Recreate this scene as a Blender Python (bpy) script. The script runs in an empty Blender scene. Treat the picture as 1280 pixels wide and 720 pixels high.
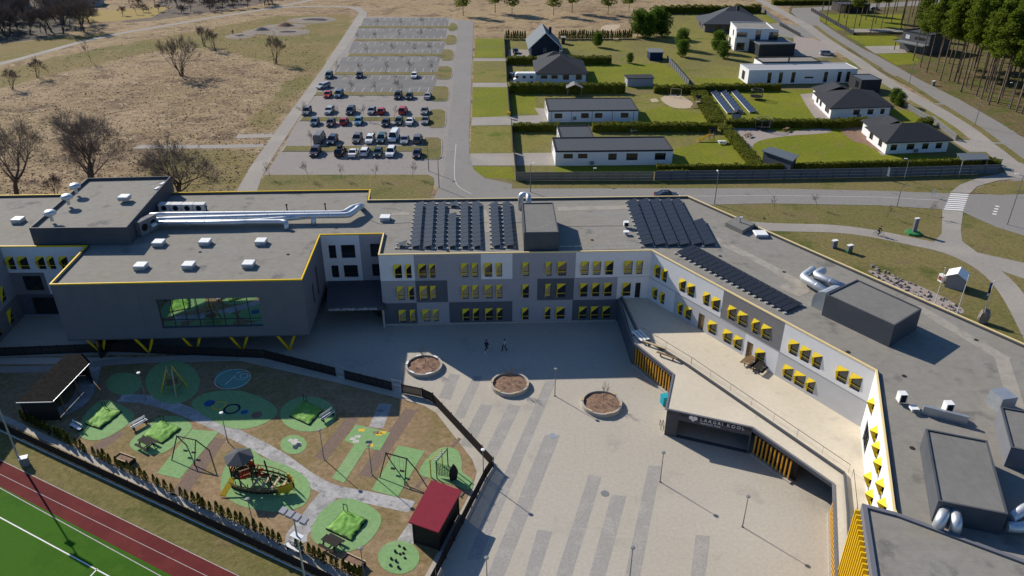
import bpy, bmesh, math, random
from mathutils import Vector, Matrix
from mathutils import noise as mnoise
random.seed(7)
R = math.radians
sc = bpy.context.scene
COL = sc.collection
CAM_H = 54.0
FOC = 960.0
PITCH = math.atan(520.0 / 960.0)
SUN_EL = 30.3
SUN_DX, SUN_DY = 0.70, -0.714      # horizontal direction the shadows fall in

def G(px, py, z=0.0):
    """surveying helper: the point of the level z that the photograph shows at (px, py)"""
    c, s = math.cos(PITCH), math.sin(PITCH)
    dx = px - 640.0
    up = 360.0 - py
    d = Vector((dx, FOC * c + up * s, -FOC * s + up * c))
    t = (z - CAM_H) / d.z
    return Vector((0, 0, CAM_H)) + d * t

def GG(pts, z=0.0):
    return [G(x, y, z) for x, y in pts]

# ------------------------------------------------------------------ materials
MATS = {}
def new_mat(name):
    m = bpy.data.materials.new(name)
    m.use_nodes = True
    nt = m.node_tree
    b = nt.nodes['Principled BSDF']
    return m, nt, b

def M(name, col, rough=0.8, var=0.12, scale=3.0, metal=0.0, spec=0.12, bump=0.0, bscale=None, coord='world', layers=(), stretch=None, emis=None, grid=None):
    """principled material: base colour with fine value noise, then noise-masked colour layers
    layers: (scale, colour, lo, hi, detail)"""
    if name in MATS:
        return MATS[name]
    m, nt, b = new_mat(name)
    N, L = nt.nodes, nt.links
    b.inputs['Roughness'].default_value = rough
    b.inputs['Metallic'].default_value = metal
    b.inputs['Specular IOR Level'].default_value = spec
    if coord == 'world':
        g = N.new('ShaderNodeNewGeometry'); src = g.outputs['Position']
    else:
        g = N.new('ShaderNodeTexCoord'); src = g.outputs['Object']
    if stretch:
        mp = N.new('ShaderNodeMapping'); mp.inputs['Scale'].default_value = stretch[:3]
        mp.inputs['Rotation'].default_value = (0, 0, stretch[3])
        L.new(src, mp.inputs['Vector']); src = mp.outputs['Vector']
    def noise_(s, det=4.0, r=0.6):
        n = N.new('ShaderNodeTexNoise'); n.inputs['Scale'].default_value = s
        n.inputs['Detail'].default_value = det; n.inputs['Roughness'].default_value = r
        L.new(src, n.inputs['Vector']); return n.outputs['Fac']
    cur = None
    def mixc(fac, a, bcol):
        x = N.new('ShaderNodeMix'); x.data_type = 'RGBA'
        L.new(fac, x.inputs['Factor'])
        if a is None: x.inputs['A'].default_value = (*col, 1)
        else: L.new(a, x.inputs['A'])
        x.inputs['B'].default_value = (*bcol, 1)
        return x.outputs['Result']
    for ly in layers:
        s, c2, lo, hi = ly[:4]
        det = ly[4] if len(ly) > 4 else 4.0
        f = noise_(s, det)
        mr = N.new('ShaderNodeMapRange'); mr.interpolation_type = 'SMOOTHSTEP'
        mr.inputs['From Min'].default_value = lo; mr.inputs['From Max'].default_value = hi
        L.new(f, mr.inputs['Value'])
        cur = mixc(mr.outputs['Result'], cur, c2)
    if var > 0:
        f = noise_(scale, 5.0, 0.7)
        mr = N.new('ShaderNodeMapRange')
        mr.inputs['From Min'].default_value = 0.3; mr.inputs['From Max'].default_value = 0.7
        mr.inputs['To Min'].default_value = 1 - var; mr.inputs['To Max'].default_value = 1 + var
        mr.clamp = True
        L.new(f, mr.inputs['Value'])
        v = N.new('ShaderNodeVectorMath'); v.operation = 'SCALE'
        if cur is None: v.inputs[0].default_value = col
        else: L.new(cur, v.inputs[0])
        L.new(mr.outputs['Result'], v.inputs['Scale'])
        cur = v.outputs['Vector']
    if grid:   # joints: (spacing x, spacing y, joint width, darkening, rotation)
        gx, gy, gw, gd, ga = grid
        mp = N.new('ShaderNodeMapping'); mp.inputs['Rotation'].default_value = (0, 0, ga); L.new(src, mp.inputs['Vector'])
        sp = N.new('ShaderNodeSeparateXYZ'); L.new(mp.outputs['Vector'], sp.inputs[0]); outs = []
        for ax, per in (('X', gx), ('Y', gy)):
            if not per: continue
            dv = N.new('ShaderNodeMath'); dv.operation = 'DIVIDE'; L.new(sp.outputs[ax], dv.inputs[0]); dv.inputs[1].default_value = per
            fr = N.new('ShaderNodeMath'); fr.operation = 'FRACT'; L.new(dv.outputs[0], fr.inputs[0])
            lt = N.new('ShaderNodeMath'); lt.operation = 'LESS_THAN'; L.new(fr.outputs[0], lt.inputs[0]); lt.inputs[1].default_value = gw/per; outs.append(lt.outputs[0])
        f = outs[0]
        if len(outs) > 1:
            mx = N.new('ShaderNodeMath'); mx.operation = 'MAXIMUM'; L.new(outs[0], mx.inputs[0]); L.new(outs[1], mx.inputs[1]); f = mx.outputs[0]
        ma = N.new('ShaderNodeMath'); ma.operation = 'MULTIPLY_ADD'; L.new(f, ma.inputs[0]); ma.inputs[1].default_value = -gd; ma.inputs[2].default_value = 1
        v = N.new('ShaderNodeVectorMath'); v.operation = 'SCALE'
        if cur is None: v.inputs[0].default_value = col
        else: L.new(cur, v.inputs[0])
        L.new(ma.outputs[0], v.inputs['Scale']); cur = v.outputs['Vector']
    if cur is None: b.inputs['Base Color'].default_value = (*col, 1)
    else: L.new(cur, b.inputs['Base Color'])
    if bump > 0:
        f = noise_(bscale or scale, 6.0, 0.7)
        bp = N.new('ShaderNodeBump'); bp.inputs['Strength'].default_value = 1.0
        bp.inputs['Distance'].default_value = bump
        L.new(f, bp.inputs['Height']); L.new(bp.outputs['Normal'], b.inputs['Normal'])
    m.diffuse_color = (*col, 1)
    MATS[name] = m
    return m

# grounds
def field_material():
    """dry field whose greener parts follow the 'meadow' attribute with ragged edges"""
    m, nt, b = new_mat('dry_field'); N, L = nt.nodes, nt.links
    b.inputs['Roughness'].default_value = .95; b.inputs['Specular IOR Level'].default_value = .05
    g = N.new('ShaderNodeNewGeometry'); src = g.outputs['Position']
    def nz(s, det=5, r=.6, dist=0):
        n = N.new('ShaderNodeTexNoise'); n.inputs['Scale'].default_value = s; n.inputs['Detail'].default_value = det; n.inputs['Roughness'].default_value = r; n.inputs['Distortion'].default_value = dist
        L.new(src, n.inputs['Vector']); return n.outputs['Fac']
    def mr(f, lo, hi, a=0, c=1):
        x = N.new('ShaderNodeMapRange'); x.interpolation_type = 'SMOOTHSTEP'
        for k, v in (('From Min', lo), ('From Max', hi), ('To Min', a), ('To Max', c)): x.inputs[k].default_value = v
        L.new(f, x.inputs['Value']); return x.outputs['Result']
    def mix(f, A, B_):
        x = N.new('ShaderNodeMix'); x.data_type = 'RGBA'; L.new(f, x.inputs['Factor'])
        for k, v in (('A', A), ('B', B_)):
            if isinstance(v, tuple): x.inputs[k].default_value = (*v, 1)
            else: L.new(v, x.inputs[k])
        return x.outputs['Result']
    c = mix(mr(nz(.016, 4), .40, .62), (.345, .258, .145), (.275, .195, .115))
    c = mix(mr(nz(.045, 6), .46, .66), c, (.36, .260, .165))
    c = mix(mr(nz(.10, 8, .75), .50, .62), c, (.170, .118, .078))
    c = mix(mr(nz(.30, 8, .8, .5), .52, .62), c, (.42, .330, .205))
    c = mix(mr(nz(.55, 8, .8, .6), .53, .63), c, (.150, .110, .072))
    d = mix(mr(nz(.03, 4), .40, .62), (.225, .175, .075), (.180, .160, .060))
    d = mix(mr(nz(.15, 6, .7), .50, .68), d, (.27, .205, .110))
    d = mix(mr(nz(.6, 6, .7), .56, .72), d, (.135, .120, .045))
    at = N.new('ShaderNodeAttribute'); at.attribute_name = 'meadow'
    ad = N.new('ShaderNodeMath'); ad.operation = 'MULTIPLY_ADD'; L.new(nz(.07, 7, .7), ad.inputs[0]); ad.inputs[1].default_value = .9
    sb = N.new('ShaderNodeMath'); sb.operation = 'SUBTRACT'; L.new(at.outputs['Fac'], sb.inputs[0]); sb.inputs[1].default_value = .45; L.new(sb.outputs[0], ad.inputs[2])
    c = mix(mr(ad.outputs[0], .35, .65), c, d)
    v = N.new('ShaderNodeVectorMath'); v.operation = 'SCALE'; L.new(c, v.inputs[0]); L.new(mr(nz(1.6, 5, .8), .3, .7, .68, 1.32), v.inputs['Scale'])
    L.new(v.outputs['Vector'], b.inputs['Base Color'])
    bp = N.new('ShaderNodeBump'); bp.inputs['Distance'].default_value = .35; L.new(nz(.55, 8, .75), bp.inputs['Height']); L.new(bp.outputs['Normal'], b.inputs['Normal'])
    MATS['dry_field'] = m; return m
dry_field = field_material()
verge_m = M('verge_grass', (.180, .150, .058), .95, .30, 1.6, bump=.08, bscale=3, layers=[
    (.06, (.150, .135, .045), .4, .62), (.2, (.175, .135, .065), .5, .70, 6), (.12, (.082, .098, .022), .55, .72), (.9, (.19, .16, .085), .58, .78, 6)])
lawn_m = M('bright_lawn', (.150, .170, .012), .95, .22, 1.2, bump=.05, bscale=4, layers=[
    (.07, (.185, .190, .016), .40, .62), (.25, (.165, .155, .032), .52, .70, 6)])
lawn_o = M('olive_lawn', (.195, .175, .045), .95, .25, 1.1, bump=.05, bscale=4, layers=[
    (.05, (.17, .150, .050), .42, .60), (.18, (.105, .135, .015), .52, .70, 5)])
play_m = M('playground_turf', (.275, .192, .108), .95, .30, 1.8, bump=.05, bscale=5, layers=[
    (.10, (.215, .165, .075), .42, .60), (.35, (.30, .215, .125), .5, .68, 5), (.9, (.11, .085, .045), .58, .76, 6)])
mulch_m = M('bark_mulch', (.200, .145, .112), .95, .35, 7, bump=.05, bscale=12)
forest_m = M('forest_floor', (.135, .105, .050), .95, .35, .9, bump=.1, bscale=2, layers=[(.15, (.095, .105, .025), .45, .62), (.4, (.17, .13, .07), .55, .7)])
asphalt = M('asphalt', (.235, .222, .205), .9, .10, 2.5, bump=.01, bscale=20, layers=[(.08, (.245, .232, .215), .42, .62), (.5, (.175, .168, .16), .56, .74, 6)])
carpark_m = M('carpark_paving', (.27, .245, .225), .9, .14, 2.5, layers=[(.28, (.21, .195, .18), .56, .70, 6), (.09, (.28, .255, .23), .42, .62), (.6, (.195, .182, .17), .56, .74, 6)])
bay_m = M('bay_paving', (.165, .16, .155), .9, .14, 2.5, layers=[(.12, (.20, .19, .18), .45, .65)])
path_m = M('path_paving', (.300, .275, .245), .9, .10, 2, layers=[(.1, (.34, .31, .27), .45, .65), (.7, (.25, .23, .205), .58, .76, 6)])
plaza_m = M('plaza_paving', (.425, .388, .325), .85, .10, 3.0, bump=.006, bscale=25, layers=[
    (.06, (.44, .405, .345), .42, .62), (.22, (.365, .335, .285), .54, .72, 6), (1.1, (.43, .395, .34), .60, .70, 5)], grid=(2.4, 2.4, .05, .035, .12))
stripe_m = M('grey_paving', (.318, .303, .280), .85, .14, 4.0, layers=[(.5, (.36, .34, .31), .45, .65, 6), (1.6, (.26, .25, .235), .6, .76, 6)])
stain_m = M('dusty_path', (.32, .312, .30), .9, .22, 3.0, layers=[(.4, (.42, .41, .40), .46, .60, 6), (.9, (.20, .195, .185), .54, .68, 6)])
rubber = M('green_rubber', (.205, .345, .145), .9, .16, 2.5, layers=[(.22, (.24, .36, .17), .5, .68, 6), (3.5, (.26, .27, .15), .64, .76, 5), (.5, (.215, .36, .15), .45, .65), (1.5, (.11, .27, .075), .62, .76, 5)])
rubber_b = M('blue_green_rubber', (.16, .33, .26), .9, .12, 3)
track_m = M('track_rubber', (.115, .018, .018), .9, .16, 5, layers=[(.8, (.15, .035, .03), .58, .74, 6), (.3, (.135, .024, .022), .45, .65)])
pitch_m = M('pitch_turf', (.032, .105, .003), .9, .22, 9, layers=[(.5, (.05, .12, .006), .52, .7, 6), (.12, (.038, .12, .004), .46, .54)])
sand_m = M('sand', (.45, .36, .25), .95, .12, 2)
soil_m = M('bare_soil', (.235, .150, .105), .95, .30, 2.2, bump=.08, bscale=6, layers=[(.9, (.30, .2, .145), .5, .7, 6)])
gravel_m = M('gravel', (.33, .28, .25), .95, .3, 3, bump=.06, bscale=9)
# paint and building materials
white_paint = M('white_road_paint', (.78, .77, .74), .7, .10, 6)
faded_paint = M('worn_road_paint', (.50, .48, .45), .8, .2, 5)
roofing = M('grey_bitumen_roofing', (.248, .232, .203), .9, .10, 1.2, layers=[(.10, (.255, .242, .215), .42, .62), (.35, (.155, .148, .137), .56, .72, 6), (1.4, (.275, .25, .215), .60, .74, 6), (.16, (.26, .225, .175), .60, .74, 5)], grid=(0, 1.05, .05, .10, 0))
roofing_d = M('dark_bitumen_roofing', (.195, .188, .175), .9, .10, 1.2, layers=[(.2, (.18, .175, .16), .45, .65)], grid=(1.05, 0, .05, .10, 0))
roof_pale = M('pale_roof_walkway', (.33, .30, .255), .9, .15, 1.5, layers=[(.5, (.25, .23, .2), .52, .7)])
yel_trim = M('yellow_metal_trim', (.80, .52, .015), .45, .05, 2)
cream_trim = M('pale_yellow_trim', (.80, .63, .32), .45, .05, 2)
yel_paint = M('yellow_painted_metal', (.85, .62, .035), .5, .05, 3)
wood_slat = M('orange_wood_slat', (.56, .30, .045), .6, .15, 3)
wall_white = M('white_render', (.72, .72, .73), .85, .04, .8)
wall_light = M('light_grey_render', (.34, .34, .37), .85, .05, .8)
wall_pale = M('pale_grey_render', (.50, .50, .51), .85, .05, .8)
wall_mid = M('mid_grey_render', (.205, .20, .205), .85, .05, .8)
wall_dark = M('slate_grey_render', (.105, .115, .135), .85, .05, .8)
clad_dark = M('charcoal_cladding', (.075, .080, .092), .6, .06, 1.0, layers=[(.15, (.09, .095, .105), .45, .6)])
clad_grey = M('grey_metal_cladding', (.150, .155, .175), .6, .05, .7)
concrete = M('concrete', (.42, .39, .34), .85, .10, 1.5, layers=[(.5, (.34, .32, .28), .5, .7, 5)])
deck_m = M('terrace_paving', (.585, .520, .410), .85, .06, 2.0, layers=[(.12, (.63, .56, .445), .45, .65), (.6, (.53, .47, .375), .56, .72, 5)], grid=(1.8, 1.8, .04, .06, .57))
glass_m = M('dark_glass', (.015, .018, .022), .06, 0, spec=.8)
glass_refl = M('painted_reflection_glass', (.085, .088, .080), .15, .25, .35, spec=.8)  # lighter base colour carries the terrace's reflection in the panes
glass_mirror = M('reflective_glass', (.66, .70, .68), .03, 0, metal=1.0)
blind_m = M('drawn_blind', (.42, .36, .22), .7, .05, 2)
frame_m = M('window_frame_metal', (.05, .052, .058), .5, 0)
frame_w = M('white_window_frame', (.7, .7, .7), .5, 0)
galv = M('galvanised_metal', (.60, .62, .64), .48, .12, 1.5, metal=.7)
galv_d = M('dull_galvanised_metal', (.42, .45, .48), .45, .12, 1.5, metal=.6)
white_metal = M('white_painted_metal', (.78, .78, .76), .5, .06, 2)
offwhite = M('off_white_plastic', (.62, .62, .6), .6, .08, 2)
steel_dk = M('dark_painted_steel', (.030, .032, .036), .5, .05, 3)
grey_pole = M('grey_pole_metal', (.20, .21, .21), .5, .05, 3)
fence_dk = M('dark_brown_fence_boards', (.032, .025, .023), .8, .15, 2)
fence_gr = M('grey_fence_boards', (.13, .14, .155), .8, .10, 1)
fence_lt = M('pale_fence_boards', (.24, .22, .17), .8, .10, 1)
red_roof = M('crimson_sheet_metal', (.230, .022, .038), .55, .08, 1.5)
wood_dk = M('dark_stained_wood', (.035, .030, .027), .8, .15, 2)
wood_br = M('brown_wood', (.20, .13, .07), .8, .2, 3)
wood_lt = M('pale_wood', (.48, .38, .24), .8, .15, 3)
tile_blk = M('black_roof_tiles', (.040, .042, .047), .75, .12, 2)
tile_gry = M('grey_roof_sheets', (.075, .080, .090), .7, .12, 1.5)
tile_blu = M('blue_grey_roof_sheets', (.110, .130, .150), .6, .10, 1.5)
solar_m = M('solar_cell_glass', (.022, .025, .033), .35, .15, 2, spec=.25)
solar_b = M('blue_solar_glass', (.025, .032, .060), .35, .15, 2, spec=.4)
rack_m = M('rack_metal', (.36, .37, .38), .5, .1, 4)
bark = M('bark', (.095, .078, .064), .9, .25, 4)
bark_gr = M('grey_brown_twigs', (.190, .150, .122), .9, .2, 2)
bark_pine = M('pine_bark', (.200, .150, .115), .9, .3, 2, layers=[(.3, (.10, .075, .06), .45, .6)])
stone_m = M('rough_stone', (.30, .26, .23), .9, .3, 2.5, bump=.06, bscale=4)
tarp_m = M('green_tarpaulin', (.150, .330, .060), .7, .10, 2, layers=[(1.2, (.24, .43, .11), .5, .65), (2.2, (.09, .22, .04), .60, .74), (4, (.40, .42, .30), .66, .8)])
red_m = M('red_panel', (.42, .035, .015), .6, .1, 3)
yel_m = M('yellow_panel', (.70, .45, .03), .6, .1, 3)
blue_m = M('blue_paint', (.02, .10, .25), .7, .1, 3)
cyan_m = M('turquoise_plastic', (.02, .33, .42), .6, .1, 3)
navy_m = M('navy_paint', (.015, .03, .07), .7, .1, 3)
green_p = M('green_plastic', (.05, .20, .07), .6, .1, 3)
tyre_m = M('black_rubber', (.018, .018, .018), .85, 0)
rim_m = M('wheel_rim', (.35, .35, .36), .35, 0, metal=.7)
lamp_w = M('lamp_lens', (.85, .85, .82), .3, 0)
tail_m = M('tail_lamp', (.35, .01, .01), .3, 0)
skin_m = M('skin', (.52, .33, .24), .6, 0)
hair_m = M('dark_hair', (.025, .018, .014), .8, 0)
letter_m = M('white_letters', (.75, .76, .78), .5, 0)

def leaf_mat(name, c1, c2):
    m, nt, b = new_mat(name)
    N, L = nt.nodes, nt.links
    g = N.new('ShaderNodeNewGeometry')
    n = N.new('ShaderNodeTexNoise'); n.inputs['Scale'].default_value = .45; n.inputs['Detail'].default_value = 3
    L.new(g.outputs['Position'], n.inputs['Vector'])
    ad = N.new('ShaderNodeMath'); ad.operation = 'MULTIPLY_ADD'
    L.new(g.outputs['Random Per Island'], ad.inputs[0]); ad.inputs[1].default_value = .5
    mr = N.new('ShaderNodeMapRange'); mr.inputs['From Min'].default_value = .3; mr.inputs['From Max'].default_value = .7
    mr.inputs['To Max'].default_value = .5
    L.new(n.outputs['Fac'], mr.inputs['Value']); L.new(mr.outputs['Result'], ad.inputs[2])
    x = N.new('ShaderNodeMix'); x.data_type = 'RGBA'
    L.new(ad.outputs[0], x.inputs['Factor'])
    x.inputs['A'].default_value = (*c1, 1); x.inputs['B'].default_value = (*c2, 1)
    L.new(x.outputs['Result'], b.inputs['Base Color'])
    b.inputs['Roughness'].default_value = .7; b.inputs['Specular IOR Level'].default_value = .15
    tl = N.new('ShaderNodeBsdfTranslucent'); ms = N.new('ShaderNodeMixShader'); ms.inputs['Fac'].default_value = .45
    L.new(x.outputs['Result'], tl.inputs['Color']); out = N['Material Output']
    L.new(b.outputs['BSDF'], ms.inputs[1]); L.new(tl.outputs['BSDF'], ms.inputs[2]); L.new(ms.outputs['Shader'], out.inputs['Surface'])
    MATS[name] = m
    return m
pine_leaf = leaf_mat('pine_needles', (.055, .095, .008), (.210, .260, .022))
garden_leaf = leaf_mat('dense_evergreen', (.045, .100, .010), (.160, .235, .025))
hedge_leaf = leaf_mat('hedge_leaves', (.065, .085, .010), (.200, .205, .022))
thuja_leaf = leaf_mat('thuja_leaves', (.042, .062, .012), (.155, .160, .024))

# ------------------------------------------------------------------ mesh builder
ROOTS = {}
class MB:
    def __init__(s): s.v = []; s.f = []; s.mi = []
    def quad(s, a, b, c, d, mi=0):
        n = len(s.v); s.v += [tuple(a), tuple(b), tuple(c), tuple(d)]; s.f.append((n, n+1, n+2, n+3)); s.mi.append(mi); return s
    def poly(s, pts, mi=0):
        n = len(s.v); s.v += [tuple(p) for p in pts]; s.f.append(tuple(range(n, n+len(pts)))); s.mi.append(mi); return s
    def hexa(s, c8, mi=0):
        n = len(s.v); s.v += [tuple(p) for p in c8]
        for q in ((0,3,2,1),(4,5,6,7),(0,1,5,4),(1,2,6,5),(2,3,7,6),(3,0,4,7)):
            s.f.append(tuple(n+i for i in q)); s.mi.append(mi)
        return s
    def fbox(s, o, u, v, w, mi=0):
        """box from corner o along vectors u, v, w"""
        o, u, v, w = map(Vector, (o, u, v, w))
        return s.hexa([o, o+u, o+u+v, o+v, o+w, o+u+w, o+u+v+w, o+v+w], mi)
    def box(s, cx, cy, z0, sx, sy, sz, rot=0, mi=0):
        c, n = math.cos(rot), math.sin(rot)
        u = Vector((c*sx, n*sx, 0)); v = Vector((-n*sy, c*sy, 0))
        return s.fbox(Vector((cx, cy, z0)) - u/2 - v/2, u, v, (0, 0, sz), mi)
    def prism(s, pts, z0, z1, mi=0, top_mi=None):
        n = len(s.v); k = len(pts)
        s.v += [(p[0], p[1], z0) for p in pts] + [(p[0], p[1], z1) for p in pts]
        s.f.append(tuple(n+i for i in reversed(range(k)))); s.mi.append(mi)
        s.f.append(tuple(n+k+i for i in range(k))); s.mi.append(mi if top_mi is None else top_mi)
        for i in range(k):
            j = (i+1) % k
            s.f.append((n+i, n+j, n+k+j, n+k+i)); s.mi.append(mi)
        return s
    def tube(s, pts, r, k=6, mi=0, cap=True):
        pts = [Vector(p) for p in pts]
        rs = r if isinstance(r, (list, tuple)) else [r]*len(pts)
        base = len(s.v)
        prev = None
        for i, p in enumerate(pts):
            if i == 0: d = pts[1]-pts[0]
            elif i == len(pts)-1: d = pts[-1]-pts[-2]
            else: d = (pts[i+1]-p).normalized() + (p-pts[i-1]).normalized()
            if d.length < 1e-9: d = Vector((0, 0, 1))
            d.normalize()
            a = Vector((0, 0, 1)) if abs(d.z) < .9 else Vector((1, 0, 0))
            x = d.cross(a).normalized() if prev is None else (prev - d*prev.dot(d)).normalized()
            prev = x
            y = d.cross(x)
            for j in range(k):
                t = 2*math.pi*j/k
                s.v.append(tuple(p + (x*math.cos(t) + y*math.sin(t))*rs[i]))
        for i in range(len(pts)-1):
            for j in range(k):
                j2 = (j+1) % k
                s.f.append((base+i*k+j, base+i*k+j2, base+(i+1)*k+j2, base+(i+1)*k+j)); s.mi.append(mi)
        if cap:
            s.f.append(tuple(base+j for j in reversed(range(k)))); s.mi.append(mi)
            s.f.append(tuple(base+(len(pts)-1)*k+j for j in range(k))); s.mi.append(mi)
        return s
    def lathe(s, prof, cx=0, cy=0, k=12, mi=0):
        base = len(s.v)
        for r, z in prof:
            for j in range(k):
                t = 2*math.pi*j/k; s.v.append((cx+r*math.cos(t), cy+r*math.sin(t), z))
        for i in range(len(prof)-1):
            for j in range(k):
                j2 = (j+1) % k
                s.f.append((base+i*k+j, base+i*k+j2, base+(i+1)*k+j2, base+(i+1)*k+j)); s.mi.append(mi)
        s.f.append(tuple(base+j for j in reversed(range(k)))); s.mi.append(mi)
        s.f.append(tuple(base+(len(prof)-1)*k+j for j in range(k))); s.mi.append(mi)
        return s
    def ball(s, c, r, mi=0, k=10, m=6, jit=0):
        rx, ry, rz = r if isinstance(r, (list, tuple)) else (r, r, r)
        base = len(s.v)
        for i in range(m+1):
            ph = math.pi*i/m
            for j in range(k):
                t = 2*math.pi*j/k
                q = 1 + jit*(mnoise.noise(Vector((c[0]+3*math.cos(t)*math.sin(ph), c[1]+3*math.sin(t)*math.sin(ph), c[2]+2*math.cos(ph)))))
                s.v.append((c[0]+rx*q*math.sin(ph)*math.cos(t), c[1]+ry*q*math.sin(ph)*math.sin(t), c[2]+rz*q*math.cos(ph)))
        for i in range(m):
            for j in range(k):
                j2 = (j+1) % k
                s.f.append((base+i*k+j, base+(i+1)*k+j, base+(i+1)*k+j2, base+i*k+j2)); s.mi.append(mi)
        return s
    def build(s, name, mats, parent=None, smooth=False, label=None):
        me = bpy.data.meshes.new(name)
        vv = s.v
        root = parent
        while root is not None and root.parent is not None: root = root.parent
        if root is not None and root.name in ROOTS:
            inv = ROOTS[root.name]
            vv = [tuple(inv @ Vector(p)) for p in s.v]
        me.from_pydata(vv, [], s.f)
        if not isinstance(mats, (list, tuple)): mats = [mats]
        for m in mats: me.materials.append(m)
        if len(mats) > 1:
            for p, i in zip(me.polygons, s.mi): p.material_index = i
        if smooth:
            for p in me.polygons: p.use_smooth = True
        me.update()
        o = bpy.data.objects.new(name, me); COL.objects.link(o)
        if parent is not None: o.parent = parent
        if label: o['label'] = label
        return o

def thing(name, label, cat, loc=(0, 0, 0), rz=0.0, group=None):
    o = bpy.data.objects.new(name, None); COL.objects.link(o)
    o.empty_display_size = .3
    o.location = loc; o.rotation_euler = (0, 0, rz)
    ROOTS[o.name] = (Matrix.Translation(Vector(loc)) @ Matrix.Rotation(rz, 4, 'Z')).inverted()
    o['label'] = label; o['category'] = cat
    if group: o['group'] = group
    return o
def tag(o, label, cat, group=None):
    o['label'] = label; o['category'] = cat
    if group: o['group'] = group
    return o
def struct(o, kind='structure', label=None):
    o['kind'] = kind
    if label: o['label'] = label
    return o
def kids(o): return KID.get(o.name, None) or [c for c in o.children]
KID = {}
def copy_tree(o, parent=None):
    c = o.copy(); COL.objects.link(c)
    if parent is not None: c.parent = parent
    for ch in list(o.children): copy_tree(ch, c)
    return c
def place(o, loc, rz=0.0, scale=None, label=None, group=None):
    o.location = loc; o.rotation_euler = (0, 0, rz)
    if scale is not None: o.scale = scale if isinstance(scale, (tuple, list)) else (scale,)*3
    if label: o['label'] = label
    if group: o['group'] = group
    return o

# --------------------------------------------------------------- ground sheets
SHEETN = [0]
def tess(pts):
    """triangles of a (possibly concave) outline"""
    from mathutils.geometry import tessellate_polygon
    return tessellate_polygon([[Vector((q[0], q[1], 0)) for q in pts]])
def sheet(name, pts, z, mat, label=None, world=False):
    p = pts if world else GG(pts)
    SHEETN[0] += 1
    z += (SHEETN[0] % 9)*.0004
    tr = []
    for a, b, c in tess(p):
        A, B_, C_ = p[a], p[b], p[c]
        if (B_[0]-A[0])*(C_[1]-A[1]) - (B_[1]-A[1])*(C_[0]-A[0]) < 0: a, c = c, a
        tr.append((a, b, c))
    me = bpy.data.meshes.new(name)
    me.from_pydata([(q[0], q[1], z) for q in p], [], tr)
    me.materials.append(mat); me.update()
    o = bpy.data.objects.new(name, me); COL.objects.link(o)
    return struct(o, label=label)

def smooth_pts(pts, n=6, closed=False):
    """Catmull-Rom through 2D/3D points"""
    P_ = [Vector(p) for p in pts]; out = []
    k = len(P_)
    rng = range(k) if closed else range(k-1)
    for i in rng:
        if closed: a, b, c, d = P_[(i-1) % k], P_[i], P_[(i+1) % k], P_[(i+2) % k]
        else: a, b, c, d = P_[max(i-1, 0)], P_[i], P_[i+1], P_[min(i+2, k-1)]
        for j in range(n):
            t = j/n
            out.append(.5*((2*b) + (c-a)*t + (2*a-5*b+4*c-d)*t*t + (3*b-a-3*c+d)*t**3))
    if not closed: out.append(P_[-1])
    return out

def strip(name, px, width, z, mat, label=None, smooth=True, world=False):
    p = [Vector(q) for q in px] if world else GG(px)
    p = [Vector((q.x, q.y, 0)) for q in p]
    if smooth: p = smooth_pts(p)
    mb = MB(); L_, R_ = [], []
    for i, q in enumerate(p):
        d = (p[min(i+1, len(p)-1)] - p[max(i-1, 0)]).normalized()
        n = Vector((-d.y, d.x, 0))
        L_.append(q+n*width/2); R_.append(q-n*width/2)
    for i in range(len(p)-1):
        a, b, c, d = R_[i], R_[i+1], L_[i+1], L_[i]
        mb.quad((a.x, a.y, z), (b.x, b.y, z), (c.x, c.y, z), (d.x, d.y, z))
    return struct(mb.build(name, mat), label=label)

def blob(name, px, z, mat, label=None):
    p = smooth_pts(GG(px), 6, True)
    return sheet(name, p, z, mat, label, world=True)
def ell(cx, cy, rx, ry, n=10, a=0):
    out = []
    for i in range(n):
        t = 2*math.pi*i/n
        x, y = rx*math.cos(t), ry*math.sin(t)
        out.append((cx + x*math.cos(a)-y*math.sin(a), cy + x*math.sin(a)+y*math.cos(a)))
    return out
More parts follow.
